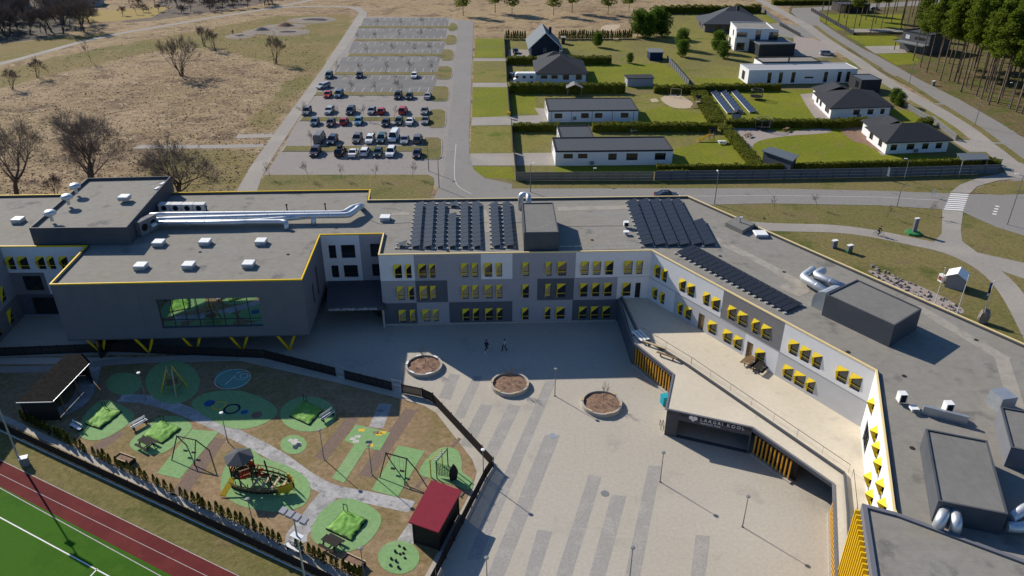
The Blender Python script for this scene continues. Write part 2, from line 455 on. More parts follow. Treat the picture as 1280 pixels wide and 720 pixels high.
# =============================================================== GROUND
MEADOW = [[(235, 130), (330, 175), (350, 150), (390, 100), (430, 50), (440, 18), (345, 20), (240, 40), (100, 65), (-40, 95), (-40, 118), (80, 90), (200, 62), (262, 60), (320, 75), (372, 85), (348, 118), (300, 160)],
          [(180, 190), (335, 186), (300, 245), (200, 245)], [(-40, 60), (80, 45), (150, 38), (120, 50), (0, 78), (-40, 86)]]
def inside(pt, poly):
    x, y = pt; c = False; n = len(poly)
    for i in range(n):
        x1, y1 = poly[i]; x2, y2 = poly[(i+1) % n]
        if (y1 > y) != (y2 > y) and x < (x2-x1)*(y-y1)/(y2-y1)+x1: c = not c
    return c
def ground():
    """one sheet to the horizon, finely divided where the field is seen"""
    xs = [-2500, -900] + [-320+4*i for i in range(161)] + [900, 2500]
    ys = [-300, 60] + [90+4*i for i in range(86)] + [900, 4000]
    v = [(x, y, 0) for y in ys for x in xs]; n = len(xs)
    f = [(j*n+i, j*n+i+1, (j+1)*n+i+1, (j+1)*n+i) for j in range(len(ys)-1) for i in range(n-1)]
    me = bpy.data.meshes.new('ground'); me.from_pydata(v, [], f); me.materials.append(dry_field)
    pol = [[xy2 for xy2 in [(q.x, q.y) for q in GG(m)]] for m in MEADOW]
    val = []
    for x, y, _ in v:
        c = 0
        if -330 < x < 330 and 85 < y < 440:
            for dx, dy in ((0, 0), (5, 0), (-5, 0), (0, 5), (0, -5), (3, 3), (-3, 3), (3, -3), (-3, -3)):
                c += any(inside((x+dx, y+dy), q) for q in pol)
        val.append(c/9)
    at = me.attributes.new('meadow', 'FLOAT', 'POINT'); at.data.foreach_set('value', val)
    o = bpy.data.objects.new('ground', me); COL.objects.link(o); struct(o)
ground()
Z1, Z2, Z3, Z4, Z5 = .026, .034, .044, .054, .064
LZ = [.0140]
# greener field near the walkway and round the pump track
# residential land
sheet('residential_ground', [(594, 48), (790, 48), (880, 16), (952, 12), (1270, 212), (1240, 232), (640, 236), (590, 220)], .008, verge_m)
sheet('verge', [(587, 205), (640, 216), (1258, 208), (1220, 226), (1190, 242), (960, 236), (640, 237), (600, 228)], .012, verge_m)
sheet('forest_floor', [(985, 22), (1040, 50), (1100, 90), (1180, 132), (1240, 155), (1420, 230), (1700, 200), (1600, -60), (1000, -60)], .008, forest_m)
sheet('verge', [(1212, 241), (1226, 234), (1250, 228), (1300, 224), (1300, 241), (1250, 244)], .050, verge_m)
# lawns
def lawn(pts, m, z=0):
    LZ[0] += .0004; SHEETN[0] = 8; sheet('lawn', pts, LZ[0], m)
lawn([(594, 48), (630, 48), (629, 58), (594, 57)], lawn_m); lawn([(594, 58), (629, 59), (629, 72), (593, 72)], lawn_m)
lawn([(592, 76), (632, 77), (633, 103), (591, 103)], lawn_o); lawn([(591, 109), (634, 109), (636, 147), (590, 147)], lawn_m)
lawn([(589, 158), (638, 158), (639, 191), (588, 192)], lawn_o); lawn([(588, 208), (640, 209), (644, 224), (610, 222), (592, 216)], lawn_m)
lawn([(634, 52), (792, 52), (905, 66), (872, 80), (766, 80), (636, 80)], lawn_o)
lawn([(732, 80), (838, 80), (868, 112), (736, 110)], lawn_m); lawn([(640, 84), (670, 84), (668, 100), (640, 100)], lawn_o)
lawn([(640, 118), (880, 118), (908, 156), (640, 158)], lawn_o); lawn([(640, 118), (668, 118), (672, 142), (640, 142)], lawn_m, .022)
lawn([(830, 132), (893, 146), (902, 156), (780, 156), (780, 146)], lawn_m, .022)
lawn([(642, 163), (930, 163), (950, 211), (645, 220)], lawn_o); lawn([(830, 190), (910, 170), (950, 209), (800, 212)], lawn_m, .022)
lawn([(700, 206), (860, 206), (870, 214), (690, 215)], lawn_m, .022)
lawn([(800, 20), (960, 14), (992, 62), (940, 105), (870, 105), (812, 70)], lawn_o)
lawn([(868, 98), (932, 98), (930, 106), (872, 107)], lawn_m, .022)
lawn([(880, 114), (1030, 112), (1040, 156), (915, 156)], lawn_m)
lawn([(918, 158), (1100, 158), (1110, 190), (1245, 200), (1240, 206), (960, 210)], lawn_m)
lawn([(1110, 136), (1140, 140), (1160, 156), (1118, 152)], lawn_m)
lawn([(951, 16), (990, 34), (1012, 46), (992, 46), (958, 24)], lawn_m, .022)
lawn([(1010, 14), (1020, 15), (1058, 38), (1045, 38)], lawn_m, .022)
lawn([(1056, 44), (1120, 44), (1124, 57), (1084, 58)], lawn_m, .022); lawn([(1024, 18), (1130, 18), (1130, 36), (1062, 36)], lawn_m)
lawn([(1096, 67), (1140, 67), (1152, 78), (1120, 82)], lawn_m, .022)
lawn([(1136, 126), (1150, 126), (1216, 172), (1190, 168)], lawn_o, .022); lawn([(1085, 96), (1100, 94), (1130, 114), (1110, 116)], lawn_o, .022)
lawn([(1050, 72), (1066, 73), (1086, 87), (1070, 86)], lawn_o, .022)
# drives and yards
sheet('driveway', [(592, 73), (632, 73), (632, 76.5), (592, 76.5)], Z1, path_m)
sheet('driveway', [(591, 103.5), (634, 103.5), (634, 109), (591, 109)], Z1, path_m)
sheet('driveway', [(590, 147), (674, 144), (668, 135), (682, 136), (684, 153), (668, 156), (589, 157)], Z1, path_m)
sheet('driveway', [(588, 192), (693, 191), (694, 207), (587, 207)], Z1, path_m)
sheet('yard', [(636, 62), (662, 62), (664, 71), (636, 71)], Z1, path_m)
sheet('yard', [(638, 92), (668, 92), (670, 104), (638, 104)], Z1, path_m)
sheet('driveway', [(960, 30), (978, 28), (1030, 40), (1022, 46), (990, 48), (975, 45)], Z1, asphalt)
sheet('yard', [(992, 45), (1014, 48), (1050, 58), (1040, 72), (1006, 71), (992, 70)], Z1, gravel_m)
sheet('driveway', [(992, 64), (1034, 64), (1042, 72), (994, 72)], Z2, path_m)
sheet('driveway', [(1068, 88), (1090, 87), (1104, 95), (1072, 96)], Z1, path_m)
sheet('driveway', [(1118, 116), (1136, 114), (1152, 124), (1128, 126)], Z1, path_m)
sheet('driveway', [(1056, 36), (1130, 36), (1130, 40), (1062, 41)], Z1, path_m)
sheet('driveway', [(1080, 58), (1126, 57), (1134, 66), (1094, 67)], Z1, path_m)
sheet('driveway', [(1186, 174), (1222, 176), (1242, 190), (1212, 190)], Z1, path_m)
sheet('yard', [(1000, 118), (1018, 116), (1036, 148), (1020, 150), (1008, 132)], Z1, gravel_m)
blob('yard', [(912, 162), (945, 160), (980, 165), (1030, 160), (1035, 166), (985, 170), (950, 176), (940, 186), (945, 203), (935, 200)], Z1, gravel_m)
blob('yard', [(1052, 162), (1082, 160), (1090, 176), (1102, 190), (1080, 180), (1066, 176)], Z1, soil_m)
sheet('yard', [(1083, 175), (1094, 173), (1108, 194), (1102, 194)], Z1, gravel_m)
blob('sand_patch', [(826, 123), (845, 118), (865, 128), (862, 135), (840, 134)], Z2, sand_m)
sheet('paving_slab', [(812, 124), (820, 123), (824, 127), (815, 128)], Z2, sand_m)
blob('dirt_mound', [(755, 32), (775, 31), (768, 38), (752, 38)], Z1, sand_m)
# field path and walkway
strip('path', [(-60, 92), (0, 80), (60, 64), (100, 53), (150, 42), (200, 33.5), (260, 23), (320, 13.5), (360, 6), (430, -8)], 3.2, Z1, path_m)
strip('path', [(330, 11), (370, 8.6), (410, 8.4), (436, 9), (450, 13)], 3.2, Z2, path_m)
strip('path', [(170, 183.5), (260, 183.5), (330, 182)], 2.6, Z1, path_m, smooth=False)
strip('path', [(296, 170.5), (345, 169)], 3.2, Z1, path_m, smooth=False)
sheet('walkway', [(440, 9), (450, 9), (459, 16), (457, 24), (435, 56), (419, 77), (395, 117), (372, 150), (352, 180), (336, 205), (327, 222), (320, 242), (294, 242), (312, 210), (342, 168), (402, 87), (449, 16)], Z2, path_m)
# car park
sheet('car_park', [(456, 21), (562, 22), (572, 26), (592, 27), (588, 110), (586, 180), (590, 232), (545, 235), (540, 221), (330, 219), (340, 205), (353, 185), (373, 150), (396, 117), (420, 77)], Z1, carpark_m)
bays = [((455, 22.5), (561, 22.5), (560, 32.5), (451, 32.5)), ((447, 36), (559, 36), (557, 48), (443, 48)), ((441, 53), (557, 53), (553, 66.5), (435, 66.5)),
        ((428, 71.5), (551, 71.5), (546, 90), (418, 90)), ((414, 95), (548, 95), (541, 115), (403, 115))]
for q in bays: sheet('parking_bays', q, Z2, bay_m)
isl = [(447, 561, 33, 35.4), (441, 557, 49, 51.8), (434, 553, 67.2, 70.6), (416, 547, 90.5, 94), (392, 541, 115.5, 119.6), (374, 538, 147, 151.5), (352, 531, 183, 189.6)]
blb = [(561, 573, 29, 39), (557, 572, 44, 56), (552, 568, 62, 76), (546, 566, 83, 99.5), (540, 562, 108, 127), (536, 558, 137, 160), (529, 553, 172, 200)]
def kerbed(name, px, h=.12):
    p = GG(px); mb = MB(); mb.prism(p if ccw(p) else p[::-1], 0, h)
    o = struct(mb.build(name, concrete))
    c = sum(p, Vector())/len(p)
    inner = [q + (c-q).normalized()*.16 for q in p]
    sheet('verge_island', inner, h+.004, verge_m, world=True)
def ccw(p):
    return sum(p[i].x*p[(i+1) % len(p)].y - p[(i+1) % len(p)].x*p[i].y for i in range(len(p))) > 0
for (a, b, y0, y1), (c, d, e, f) in zip(isl, blb):
    kerbed('kerb', [(a + (y1-y0)*.7, y0), (c+1, y0), (c+3, e), (d-5, e), (d-1, e+2), (d, (e+f)/2), (d-1.5, f-2), (d-6, f), (c+1, f), (c-1, y1), (a, y1)])
sheet('verge', [(332, 218.5), (535, 218.5), (542, 222), (543, 227), (536, 252), (318, 246), (322, 230)], .03, verge_m)
# bay markings
mb = MB()
def line(mb, a, b, w=.12, z=Z3):
    a, b = G(*a), G(*b); d = (b-a).normalized(); n = Vector((-d.y, d.x, 0))*w/2
    for q in ((a-n, b-n, b+n, a+n),): mb.quad(*[(p.x, p.y, z) for p in q])
for (y0, y1, xa, xb, two) in ((23, 32, 460, 560, 1), (36, 48, 452, 556, 1), (53, 66, 445, 552, 1), (72, 90, 432, 546, 1), (95, 115, 416, 542, 1)):
    A, B_ = G(xa, y0), G(xb, y0); C_, D_ = G(xa, y1), G(xb, y1)
    n = int((B_.x-A.x)/2.62)
    for i in range(n+1):
        x = B_.x - i*2.62
        for (ya, yb) in ((A.y, A.y-4.8), (C_.y+4.8, C_.y)):
            if ya > yb: mb.quad((x-.07, yb, Z4), (x+.07, yb, Z4), (x+.07, ya, Z4), (x-.07, ya, Z4))
struct(mb.build('bay_markings', faded_paint))
# roads
sheet('road', [(573, 24), (592, 26.5), (589, 110), (586, 175), (587, 195), (592, 212), (606, 223), (640, 230), (640, 236), (960, 235.5), (1110, 239), (1190, 242), (1214, 243), (1290, 243), (1330, 300), (1290, 298), (1245, 284), (1203, 265), (1180, 262), (1100, 257), (960, 254.5), (640, 262), (540, 266), (541, 250), (550, 234), (556, 215), (560, 170), (566, 110)], Z3, asphalt)
strip('road_marking', [(570, 180), (568, 215), (572, 232), (590, 243)], .15, Z4+.004, faded_paint)
strip('road_marking', [(700, 247.5), (960, 244.5), (1100, 246.5), (1172, 250.5)], .15, Z4, faded_paint, smooth=False)
sheet('road', [(991, 10), (1012, 9.5), (1300, -8), (1300, 0), (1024, 13), (1025, 27), (1052, 45), (1080, 62), (1095, 69), (1150, 100), (1200, 125), (1252, 155), (1300, 186), (1450, 280), (1450, 420), (1330, 300), (1296, 262), (1262, 222), (1300, 222), (1247, 182), (1225, 165), (1180, 137), (1150, 118), (1120, 97), (1101, 86), (1065, 62), (1035, 45), (1005, 30), (989, 15)], Z3, asphalt)
strip('footpath', [(930, -8), (955, 3), (975, 14), (1005, 31), (1022, 43), (1048, 61), (1072, 76), (1088, 88), (1112, 104), (1140, 121), (1174, 140), (1205, 159), (1222, 172), (1240, 186), (1262, 205), (1275, 222)], 4.4, Z4, path_m)
for q_ in ([(1018, 32), (1035, 45), (1060, 61)], [(1078, 72), (1088, 79), (1101, 86)], [(1118, 95), (1135, 105), (1155, 118), (1172, 129)], [(1176, 131), (1200, 146), (1225, 162), (1246, 178)], [(1248, 180), (1262, 190), (1280, 204)]):
    strip('verge_strip', q_, 1.9, Z4+.006, verge_m)
sheet('footpath', [(1243, 196), (1262, 215), (1225, 222), (1200, 231), (1187, 241), (1212, 242), (1222, 233), (1247, 226), (1278, 223), (1290, 216), (1268, 196)], Z4+.004, path_m)
# crossing
mb = MB()
for i in range(9):
    t = i/8.0
    a = (1188 - 8*t, 242.5 + 19*t); b = (1211 - 7*t, 243.5 + 19.5*t)
    line(mb, a, b, .5, Z4+.008)
for i in range(4):
    line(mb, (1244-i*1.2, 258+i*3.2), (1249-i*1.2, 258.6+i*3.2), .5, Z4+.008)
struct(mb.build('crossing_marking', white_paint))
# verge by the school and curved path
sheet('verge', [(870, 254), (960, 254.5), (1100, 257), (1180, 262), (1203, 265), (1245, 284), (1290, 298), (1340, 320), (1340, 520), (1240, 470), (860, 262)], .012, verge_m)
strip('path', [(860, 268), (900, 277), (960, 283.5), (1040, 286), (1090, 292), (1140, 302), (1180, 311), (1215, 325), (1245, 345), (1270, 375), (1300, 430)], 3.4, Z2, path_m)
sheet('path', [(1178, 261), (1204, 264), (1201, 288), (1203, 302), (1222, 316), (1290, 331), (1290, 352), (1225, 330), (1160, 310), (1168, 302), (1177, 292)], Z2+.004, path_m)
blob('rock_bed', [(1085, 338), (1110, 344), (1150, 358), (1180, 372), (1205, 388), (1190, 392), (1150, 372), (1105, 352)], .024, gravel_m)
# plaza
sheet('plaza', [(-160, 400), (60, 396), (400, 340), (480, 400), (820, 370), (1080, 520), (1060, 600), (1070, 900), (420, 900), (545, 722), (606, 590), (540, 500), (320, 440), (-160, 450)], .012, plaza_m)
sheet('playground_path', [(-160, 447), (140, 447), (330, 447), (420, 468), (500, 489), (530, 497), (542, 504), (615, 582), (608, 596), (540, 730), (500, 800), (-160, 800)], .016, plaza_m)
stripes = [[(601, 505.5), (616, 507), (590, 560), (574, 557)], [(636, 505), (651, 508), (618, 575), (603, 570)], [(682, 476), (695, 476), (600, 700), (583, 700)],
           [(736, 594), (752, 596), (714, 722), (694, 722)], [(764, 619), (783, 620), (756, 722), (736, 722)], [(810.5, 582), (826, 583), (799.5, 722), (781, 722)],
           [(672, 662), (690, 665), (672, 722), (655, 722)], [(869.5, 669), (887.5, 670), (881, 722), (863, 722)], [(681, 544), (700, 544), (629, 722), (608, 722)],
           [(562, 467), (575, 469), (563, 500), (548, 497)], [(592, 470), (603, 470), (580, 523), (566, 523)]]
for i, q in enumerate(stripes): sheet('paving_stripe', q, .020, stripe_m)
# playground ground
sheet('playground_turf', [(-120, 456), (140, 455), (300, 451), (322, 456), (420, 478), (495, 497), (530, 507), (545, 516), (590, 574), (596, 590), (590, 612), (530, 722), (500, 790), (400, 722), (320, 680), (0, 529), (-120, 490)], .024, play_m)
sheet('verge', [(-160, 455), (0, 529), (320, 681), (410, 723), (520, 790), (380, 800), (290, 720), (0, 576), (-160, 500)], .020, verge_m)
strip('kerb_strip', [(-80, 484), (0, 521), (60, 549), (160, 596), (320, 669), (410, 711), (500, 754)], .75, .028, concrete, smooth=False)
strip('kerb_line', [(-80, 500), (7, 541.5), (60, 566.5), (320, 687.5), (410, 729.5), (500, 772)], .14, .028, white_paint, smooth=False)
strip('mulch_strip', [(441, 522), (400, 574)], 1.5, .028, mulch_m, smooth=False)
strip('mulch_strip', [(514, 512), (456, 596)], 1.5, .028, mulch_m, smooth=False)
strip('mulch_strip', [(275, 548), (222, 620)], 1.6, .028, mulch_m, smooth=False)
strip('mulch_strip', [(150, 540), (114, 567)], 1.5, .028, mulch_m, smooth=False)
strip('mulch_strip', [(575, 548), (520, 610)], .4, .028, mulch_m, smooth=False)
strip('dusty_path', [(150, 497), (185, 500), (215, 508), (262, 527), (300, 546), (345, 570), (385, 598), (415, 613), (460, 622), (515, 634)], 1.6, .032, stain_m)
strip('dusty_path', [(418, 610), (400, 632), (385, 652), (372, 668), (370, 680)], 2.0, .036, stain_m)
strip('dusty_path', [(482, 505), (470, 535)], 1.6, .032, stain_m, smooth=False)
strip('dusty_path', [(116, 452), (100, 500), (60, 520)], 2.2, .032, stain_m)
strip('dusty_path', [(-60, 462), (70, 461), (150, 452), (300, 446)], 1.4, .034, path_m)
strip('dusty_path', [(522, 655), (505, 680)], 1.6, .032, stain_m, smooth=False)
PAD = .042
blob('rubber_pad', ell(216, 478, 34, 27), PAD, rubber); blob('rubber_pad', ell(290, 474, 21, 12.5), PAD, rubber_b)
blob('rubber_pad', [(239, 505), (260, 491), (300, 489), (337, 503), (346, 518), (322, 533), (292, 536), (262, 524)], PAD, rubber)
blob('rubber_pad', [(98, 535), (112, 512), (132, 500), (160, 512), (168, 522), (150, 538), (125, 550), (104, 548)], PAD, rubber)
blob('rubber_pad', [(162, 556), (178, 538), (200, 522), (226, 522), (240, 534), (224, 552), (205, 566), (180, 568)], PAD, rubber)
sheet('rubber_pad', [(196, 592), (225, 599), (274, 540), (240, 537)], PAD+.004, rubber)
blob('rubber_pad', [(276, 605), (281, 585), (296, 566), (312, 560), (328, 572), (358, 582), (383, 598), (388, 616), (376, 634), (340, 640), (300, 632), (280, 618)], PAD, rubber)
blob('rubber_pad', ell(385, 518, 35, 22), PAD, rubber); blob('rubber_pad', ell(367, 556, 16.5, 12), PAD, rubber)
sheet('rubber_pad', [(430, 551), (445, 531), (488, 541), (475, 563.5), (458, 560), (430, 604), (415, 598), (443, 556)], PAD, rubber)
sheet('rubber_pad', [(498, 557), (531, 564), (497, 622), (464, 613)], PAD, rubber)
blob('rubber_pad', [(524, 592), (535, 572), (552, 560), (570, 562), (577, 576), (578, 590), (590, 600), (588, 613), (566, 606), (545, 600)], PAD+.004, rubber)
blob('rubber_pad', [(389, 664), (400, 642), (422, 625), (448, 626), (474, 642), (474, 660), (455, 682), (428, 690), (396, 680)], PAD, rubber)
blob('rubber_pad', ell(498.5, 697, 26, 21), PAD, rubber); blob('rubber_pad', ell(155, 480, 22, 14), PAD, rubber)
# painted games on the rubber
def ring(cx, cy, r, w, mat, z=PAD+.008):
    c = G(cx, cy); mb = MB(); n = 28
    for i in range(n):
        a, b = 2*math.pi*i/n, 2*math.pi*(i+1)/n
        mb.quad(*[(c.x+q*math.cos(t), c.y+q*math.sin(t), z) for q, t in ((r-w, a), (r, a), (r, b), (r-w, b))])
    struct(mb.build('painted_ring', mat))
ring(262, 504.5, .62, .6, blue_m); ring(274, 507.5, .80, .16, yel_m); ring(290, 511.5, .98, .28, navy_m); ring(305.5, 515.5, .72, .15, rubber_b); ring(305.5, 515.5, .4, .38, blue_m); ring(321, 519, .62, .6, soil_m)
ring(291, 474, 2.1, .08, white_paint); ring(305, 470, .5, .08, white_paint); ring(303, 470, .9, .06, white_paint)
mb = MB(); line(mb, (282, 481), (299, 465), .10, PAD+.008); struct(mb.build('painted_line', white_paint))
mb = MB(); line(mb, (361, 550), (376, 555), .45, PAD+.008); line(mb, (366, 556), (371, 549), .45, PAD+.012); struct(mb.build('painted_cross', faded_paint))
mb = MB(); line(mb, (366, 559), (377, 557), .4, PAD+.008); line(mb, (369, 562), (374, 554), .4, PAD+.012); struct(mb.build('painted_cross', navy_m))
for (x, y, m) in ((445, 552, faded_paint), (452, 538, yel_m), (463, 557, yel_m), (470, 541, soil_m), (479, 541, yel_m), (461, 553, navy_m), (441, 549, faded_paint), (474, 543, yel_m), (447, 546, faded_paint)):
    c = G(x, y); mb = MB(); mb.quad(*[(c.x+a, c.y+b, PAD+.008) for a, b in ((-.35, -.2), (.35, -.25), (.3, .25), (-.3, .2))]); struct(mb.build('painted_shape', m))
# running track and pitch
sheet('running_track', [(-300, 432), (0, 576), (300, 720), (520, 826), (430, 850), (215, 720), (0, 608), (-300, 466)], .024, track_m)
sheet('football_pitch', [(-300, 466), (0, 608), (215, 720), (430, 850), (300, 1100), (-300, 1100)], .028, pitch_m)
def wline(a, b, w, z): 
    mb = MB(); line(mb, a, b, w, z); return mb
for nm, a, b, w in (('lane_line', (-150, 502), (450, 794), .08), ('lane_line', (-150, 519), (400, 790), .06), ('lane_line', (-150, 528), (430, 846), .10), ('pitch_line', (-150, 566), (300, 809), .14), ('pitch_line', (122, 711), (100, 735), .14)):
    struct(wline(a, b, w*.8, .034).build(nm, white_paint if nm == 'pitch_line' else M('dulled_line_paint', (.45, .42, .40), .8, .2, 3)))
# pump track hollows and humps
def mound(cx, cy, rx, ry, h, mat, name='pump_track_mound', lab=None):
    c = G(cx, cy); mb = MB(); k, m = 20, 6; base = 0
    for i in range(m+1):
        q = i/m
        for j in range(k):
            t = 2*math.pi*j/k; r = (1-q)*(1+.15*mnoise.noise(Vector((math.cos(t)*2+cx, math.sin(t)*2, q))))
            mb.v.append((c.x+rx*r*math.cos(t), c.y+ry*r*math.sin(t), .02+h*(1-math.cos(q*math.pi))/2))
    for i in range(m):
        for j in range(k):
            mb.f.append((i*k+j, i*k+(j+1) % k, (i+1)*k+(j+1) % k, (i+1)*k+j)); mb.mi.append(0)
    return struct(mb.build(name, mat, smooth=True))
dark_soil = M('dark_asphalt_bank', (.045, .045, .05), .9, .2, 2)
for (x, y, rx, ry, dx) in ((300, 45, 4.2, 5, 0), (391, 25, 8, 7, 0), (359, 40.5, 7, 6, 0), (328, 39.5, 6, 5, 0), (356, 33, 7, 5, 0)):
    mound(x, y, rx*1.25, ry*1.2, .35, M('grey_dirt', (.24, .20, .165), .95, .3, 1.5), 'pump_track_bank')
for (x, y, rx, ry) in ((300, 45, 3.6, 4), (392, 25, 8.5, 5.5), (359, 40.5, 6.5, 4.5)):
    mound(x, y, rx, ry, .5, dark_soil, 'pump_track_bowl')
mound(357, 33, 5, 3.5, 1.6, soil_m, 'pump_track_hump'); mound(327, 38.5, 5, 3.5, 1.5, MATS['grey_dirt'], 'pump_track_hump')
# =============================================================== SCHOOL
ZR = 10.6
class Fr:
    def __init__(s, a, b, flip=False):
        s.o = Vector((a[0], a[1], 0)); d = Vector((b[0]-a[0], b[1]-a[1], 0)); s.L = d.length; s.u = d.normalized()
        s.n = Vector((s.u.y, -s.u.x, 0))
        if flip: s.n = -s.n
    def p(s, a, z, out=0): return s.o + s.u*a + s.n*out + Vector((0, 0, z))

def wall(mb, F, s0, s1, z0, z1, holes=(), mi=lambda s, z: 0, cuts_s=(), cuts_z=(), depth=.18):
    S = sorted(set([s0, s1] + [v for h in holes for v in h[:2]] + [c for c in cuts_s if s0 < c < s1]))
    Z = sorted(set([z0, z1] + [v for h in holes for v in h[2:4]] + [c for c in cuts_z if z0 < c < z1]))
    for i in range(len(S)-1):
        for j in range(len(Z)-1):
            a, b, c, d = S[i], S[i+1], Z[j], Z[j+1]
            ms, mz = (a+b)/2, (c+d)/2
            if any(h[0] < ms < h[1] and h[2] < mz < h[3] for h in holes): continue
            mb.quad(F.p(a, c), F.p(b, c), F.p(b, d), F.p(a, d), mi(ms, mz))
    for a, b, c, d in [h[:4] for h in holes]:
        m = mi((a+b)/2, (c+d)/2)
        mb.quad(F.p(a, c), F.p(a, d), F.p(a, d, -depth), F.p(a, c, -depth), m)
        mb.quad(F.p(b, c), F.p(b, d), F.p(b, d, -depth), F.p(b, c, -depth), m)
        mb.quad(F.p(a, c), F.p(b, c), F.p(b, c, -depth), F.p(a, c, -depth), m)
        mb.quad(F.p(a, d), F.p(b, d), F.p(b, d, -depth), F.p(a, d, -depth), m)

def window(F, h, parent, hood=0, blind=False, frame=None, glass=None, bars=0, sill=True, fw=.06, depth=.18, transom=.28):
    a, b, c, d = h[:4]
    mb = MB()
    def bar(s0, s1, z0, z1, t=.07):
        mb.fbox(F.p(s0, z0, -depth+.004), F.u*(s1-s0), F.n*t, (0, 0, z1-z0))
    bar(a, a+fw, c, d); bar(b-fw, b, c, d); bar(a+fw, b-fw, c, c+fw); bar(a+fw, b-fw, d-fw, d)
    if transom: bar(a+fw, b-fw, c+(d-c)*transom, c+(d-c)*transom+fw*.8)
    for k in range(bars):
        x = a+(b-a)*(k+1)/(bars+1); bar(x-fw/2, x+fw/2, c+fw, d-fw, .08)
    w = mb.build('window', frame or frame_m, parent)
    mb = MB(); mb.fbox(F.p(a+.01, c+.01, -depth-.03), F.u*(b-a-.02), F.n*.03, (0, 0, d-c-.02))
    mb.build('pane', glass or (blind_m if blind else glass_m), w)
    if hood:
        e = .03; O = F.p(a-.03, d-.62, hood)
        mb = MB(); T = .035
        A1, B1, C1 = F.p(a-.03, d+.03, .002), F.p(b+.03, d+.03, .002), O
        D1 = F.p(a-.03, c-.02, .002)
        nn = Vector((0, 0, -T)); 
        def slab(P, Q, S_, off):
            n = len(mb.v); mb.v += [tuple(x) for x in (P, Q, S_, P+off, Q+off, S_+off)]
            for f in ((0, 1, 2), (5, 4, 3)): mb.f.append(tuple(n+i for i in f)); mb.mi.append(0)
            for f in ((0, 3, 4, 1), (1, 4, 5, 2), (2, 5, 3, 0)): mb.f.append(tuple(n+i for i in f)); mb.mi.append(0)
        slab(A1, B1, O, nn); slab(A1, O, D1, F.u*T)
        # splayed yellow lining and lower rail
        mb.fbox(F.p(a+.005, c+.01, -depth+.08), F.u*.05, F.n*(depth-.06), (0, 0, d-c-.02))
        mb.fbox(F.p(a+.06, c+(d-c)*.26, -depth+.09), F.u*(b-a-.1), F.n*.04, (0, 0, .07))
        mb.build('hood', yel_paint, w)
    return w

school = thing('school_building', 'large grey and white school with flat yellow-edged roof and yellow hooded windows', 'school', (0, 92, 0))
FA, FB, FC, FD = [G(x, y, ZR) for x, y in ((472.9, 318.5), (815, 313), (1095, 463), (1117, 636))]
R1, R2, R3 = G(479, 292, ZR), G(400, 293.5, ZR), G(377, 349.5, ZR)
K1, K2 = G(62, 355.5, ZR), G(108, 307.5, ZR)
W1 = Vector((-67.5, 91.6, 0)); W2 = Vector((-65.6, 73.6, 0))
BK = [Vector((-112, 108.3, 0)), G(463, 237, ZR), G(461, 250, ZR), G(860, 245, ZR), G(1280, 430, ZR)]
BK5 = BK[4] + (BK[4]-BK[3]).normalized()*30
END = Vector((40.5, 42.0, 0))
outline = [BK[0], BK[1], BK[2], BK[3], BK[4], BK5, G(1400, 760, ZR)-Vector((0, 2, 0)), G(1166, 668, ZR)-Vector((0, 1.5, 0)), G(1122, 655, ZR)-Vector((0, 1.5, 0)), FD, FC, FB, FA, R1, R2, R3, K1, K2, W1, W2, Vector((-112, 72, 0))]
outline = outline[::-1]
if not ccw(outline): outline = outline[::-1]
def xy(p): return (p[0], p[1])
def prism_tri(name, pts, z0, z1, mats, parent, top=0):
    """solid prism with a concave outline"""
    me = bpy.data.meshes.new(name); n = len(pts)
    inv = ROOTS[parent.name] if parent and parent.name in ROOTS else Matrix()
    vs = [tuple(inv @ Vector((q[0], q[1], z))) for z in (z0, z1) for q in pts]
    fs, mi = [], []
    for i, j, k in tess(pts):
        A, B_, C_ = pts[i], pts[j], pts[k]
        if (B_[0]-A[0])*(C_[1]-A[1]) - (B_[1]-A[1])*(C_[0]-A[0]) < 0: i, k = k, i
        fs.append((n+i, n+j, n+k)); mi.append(top); fs.append((k, j, i)); mi.append(0)
    for i in range(n):
        j = (i+1) % n; fs.append((i, j, n+j, n+i)); mi.append(0)
    me.from_pydata(vs, [], fs)
    for q, m_ in zip(me.polygons, mi): q.material_index = m_
    me.update()
    for m in (mats if isinstance(mats, (list, tuple)) else [mats]): me.materials.append(m)
    o = bpy.data.objects.new(name, me); COL.objects.link(o); o.parent = parent
    return o
def inset(pts, d):
    out = []; k = len(pts)
    for i in range(k):
        a, b, c = Vector(xy(pts[i-1])), Vector(xy(pts[i])), Vector(xy(pts[(i+1) % k]))
        d1 = (b-a).normalized(); d2 = (c-b).normalized()
        n1 = Vector((-d1.y, d1.x)); n2 = Vector((-d2.y, d2.x))
        bis = (n1+n2); q = bis.length_squared
        off = bis*(2*d/q) if q > .05 else n1*d
        out.append(Vector((b.x+off.x, b.y+off.y, 0)))
    return out
IN = inset(outline, .28)
prism_tri('roof', IN, 10.05, 10.32, roofing, school)
def parapet(name, outer, inner, z0, z1, mat, parent, skip=()):
    mb = MB(); k = len(outer)
    for i in range(k):
        if i in skip: continue
        j = (i+1) % k
        a, b, c, d = outer[i], outer[j], inner[j], inner[i]
        mb.hexa([(a[0], a[1], z0), (b[0], b[1], z0), (c[0], c[1], z0), (d[0], d[1], z0), (a[0], a[1], z1), (b[0], b[1], z1), (c[0], c[1], z1), (d[0], d[1], z1)])
    return mb.build(name, mat, parent)
parapet('parapet', inset(outline, .02), inset(outline, .277), 10.0, 10.56, clad_dark, school)
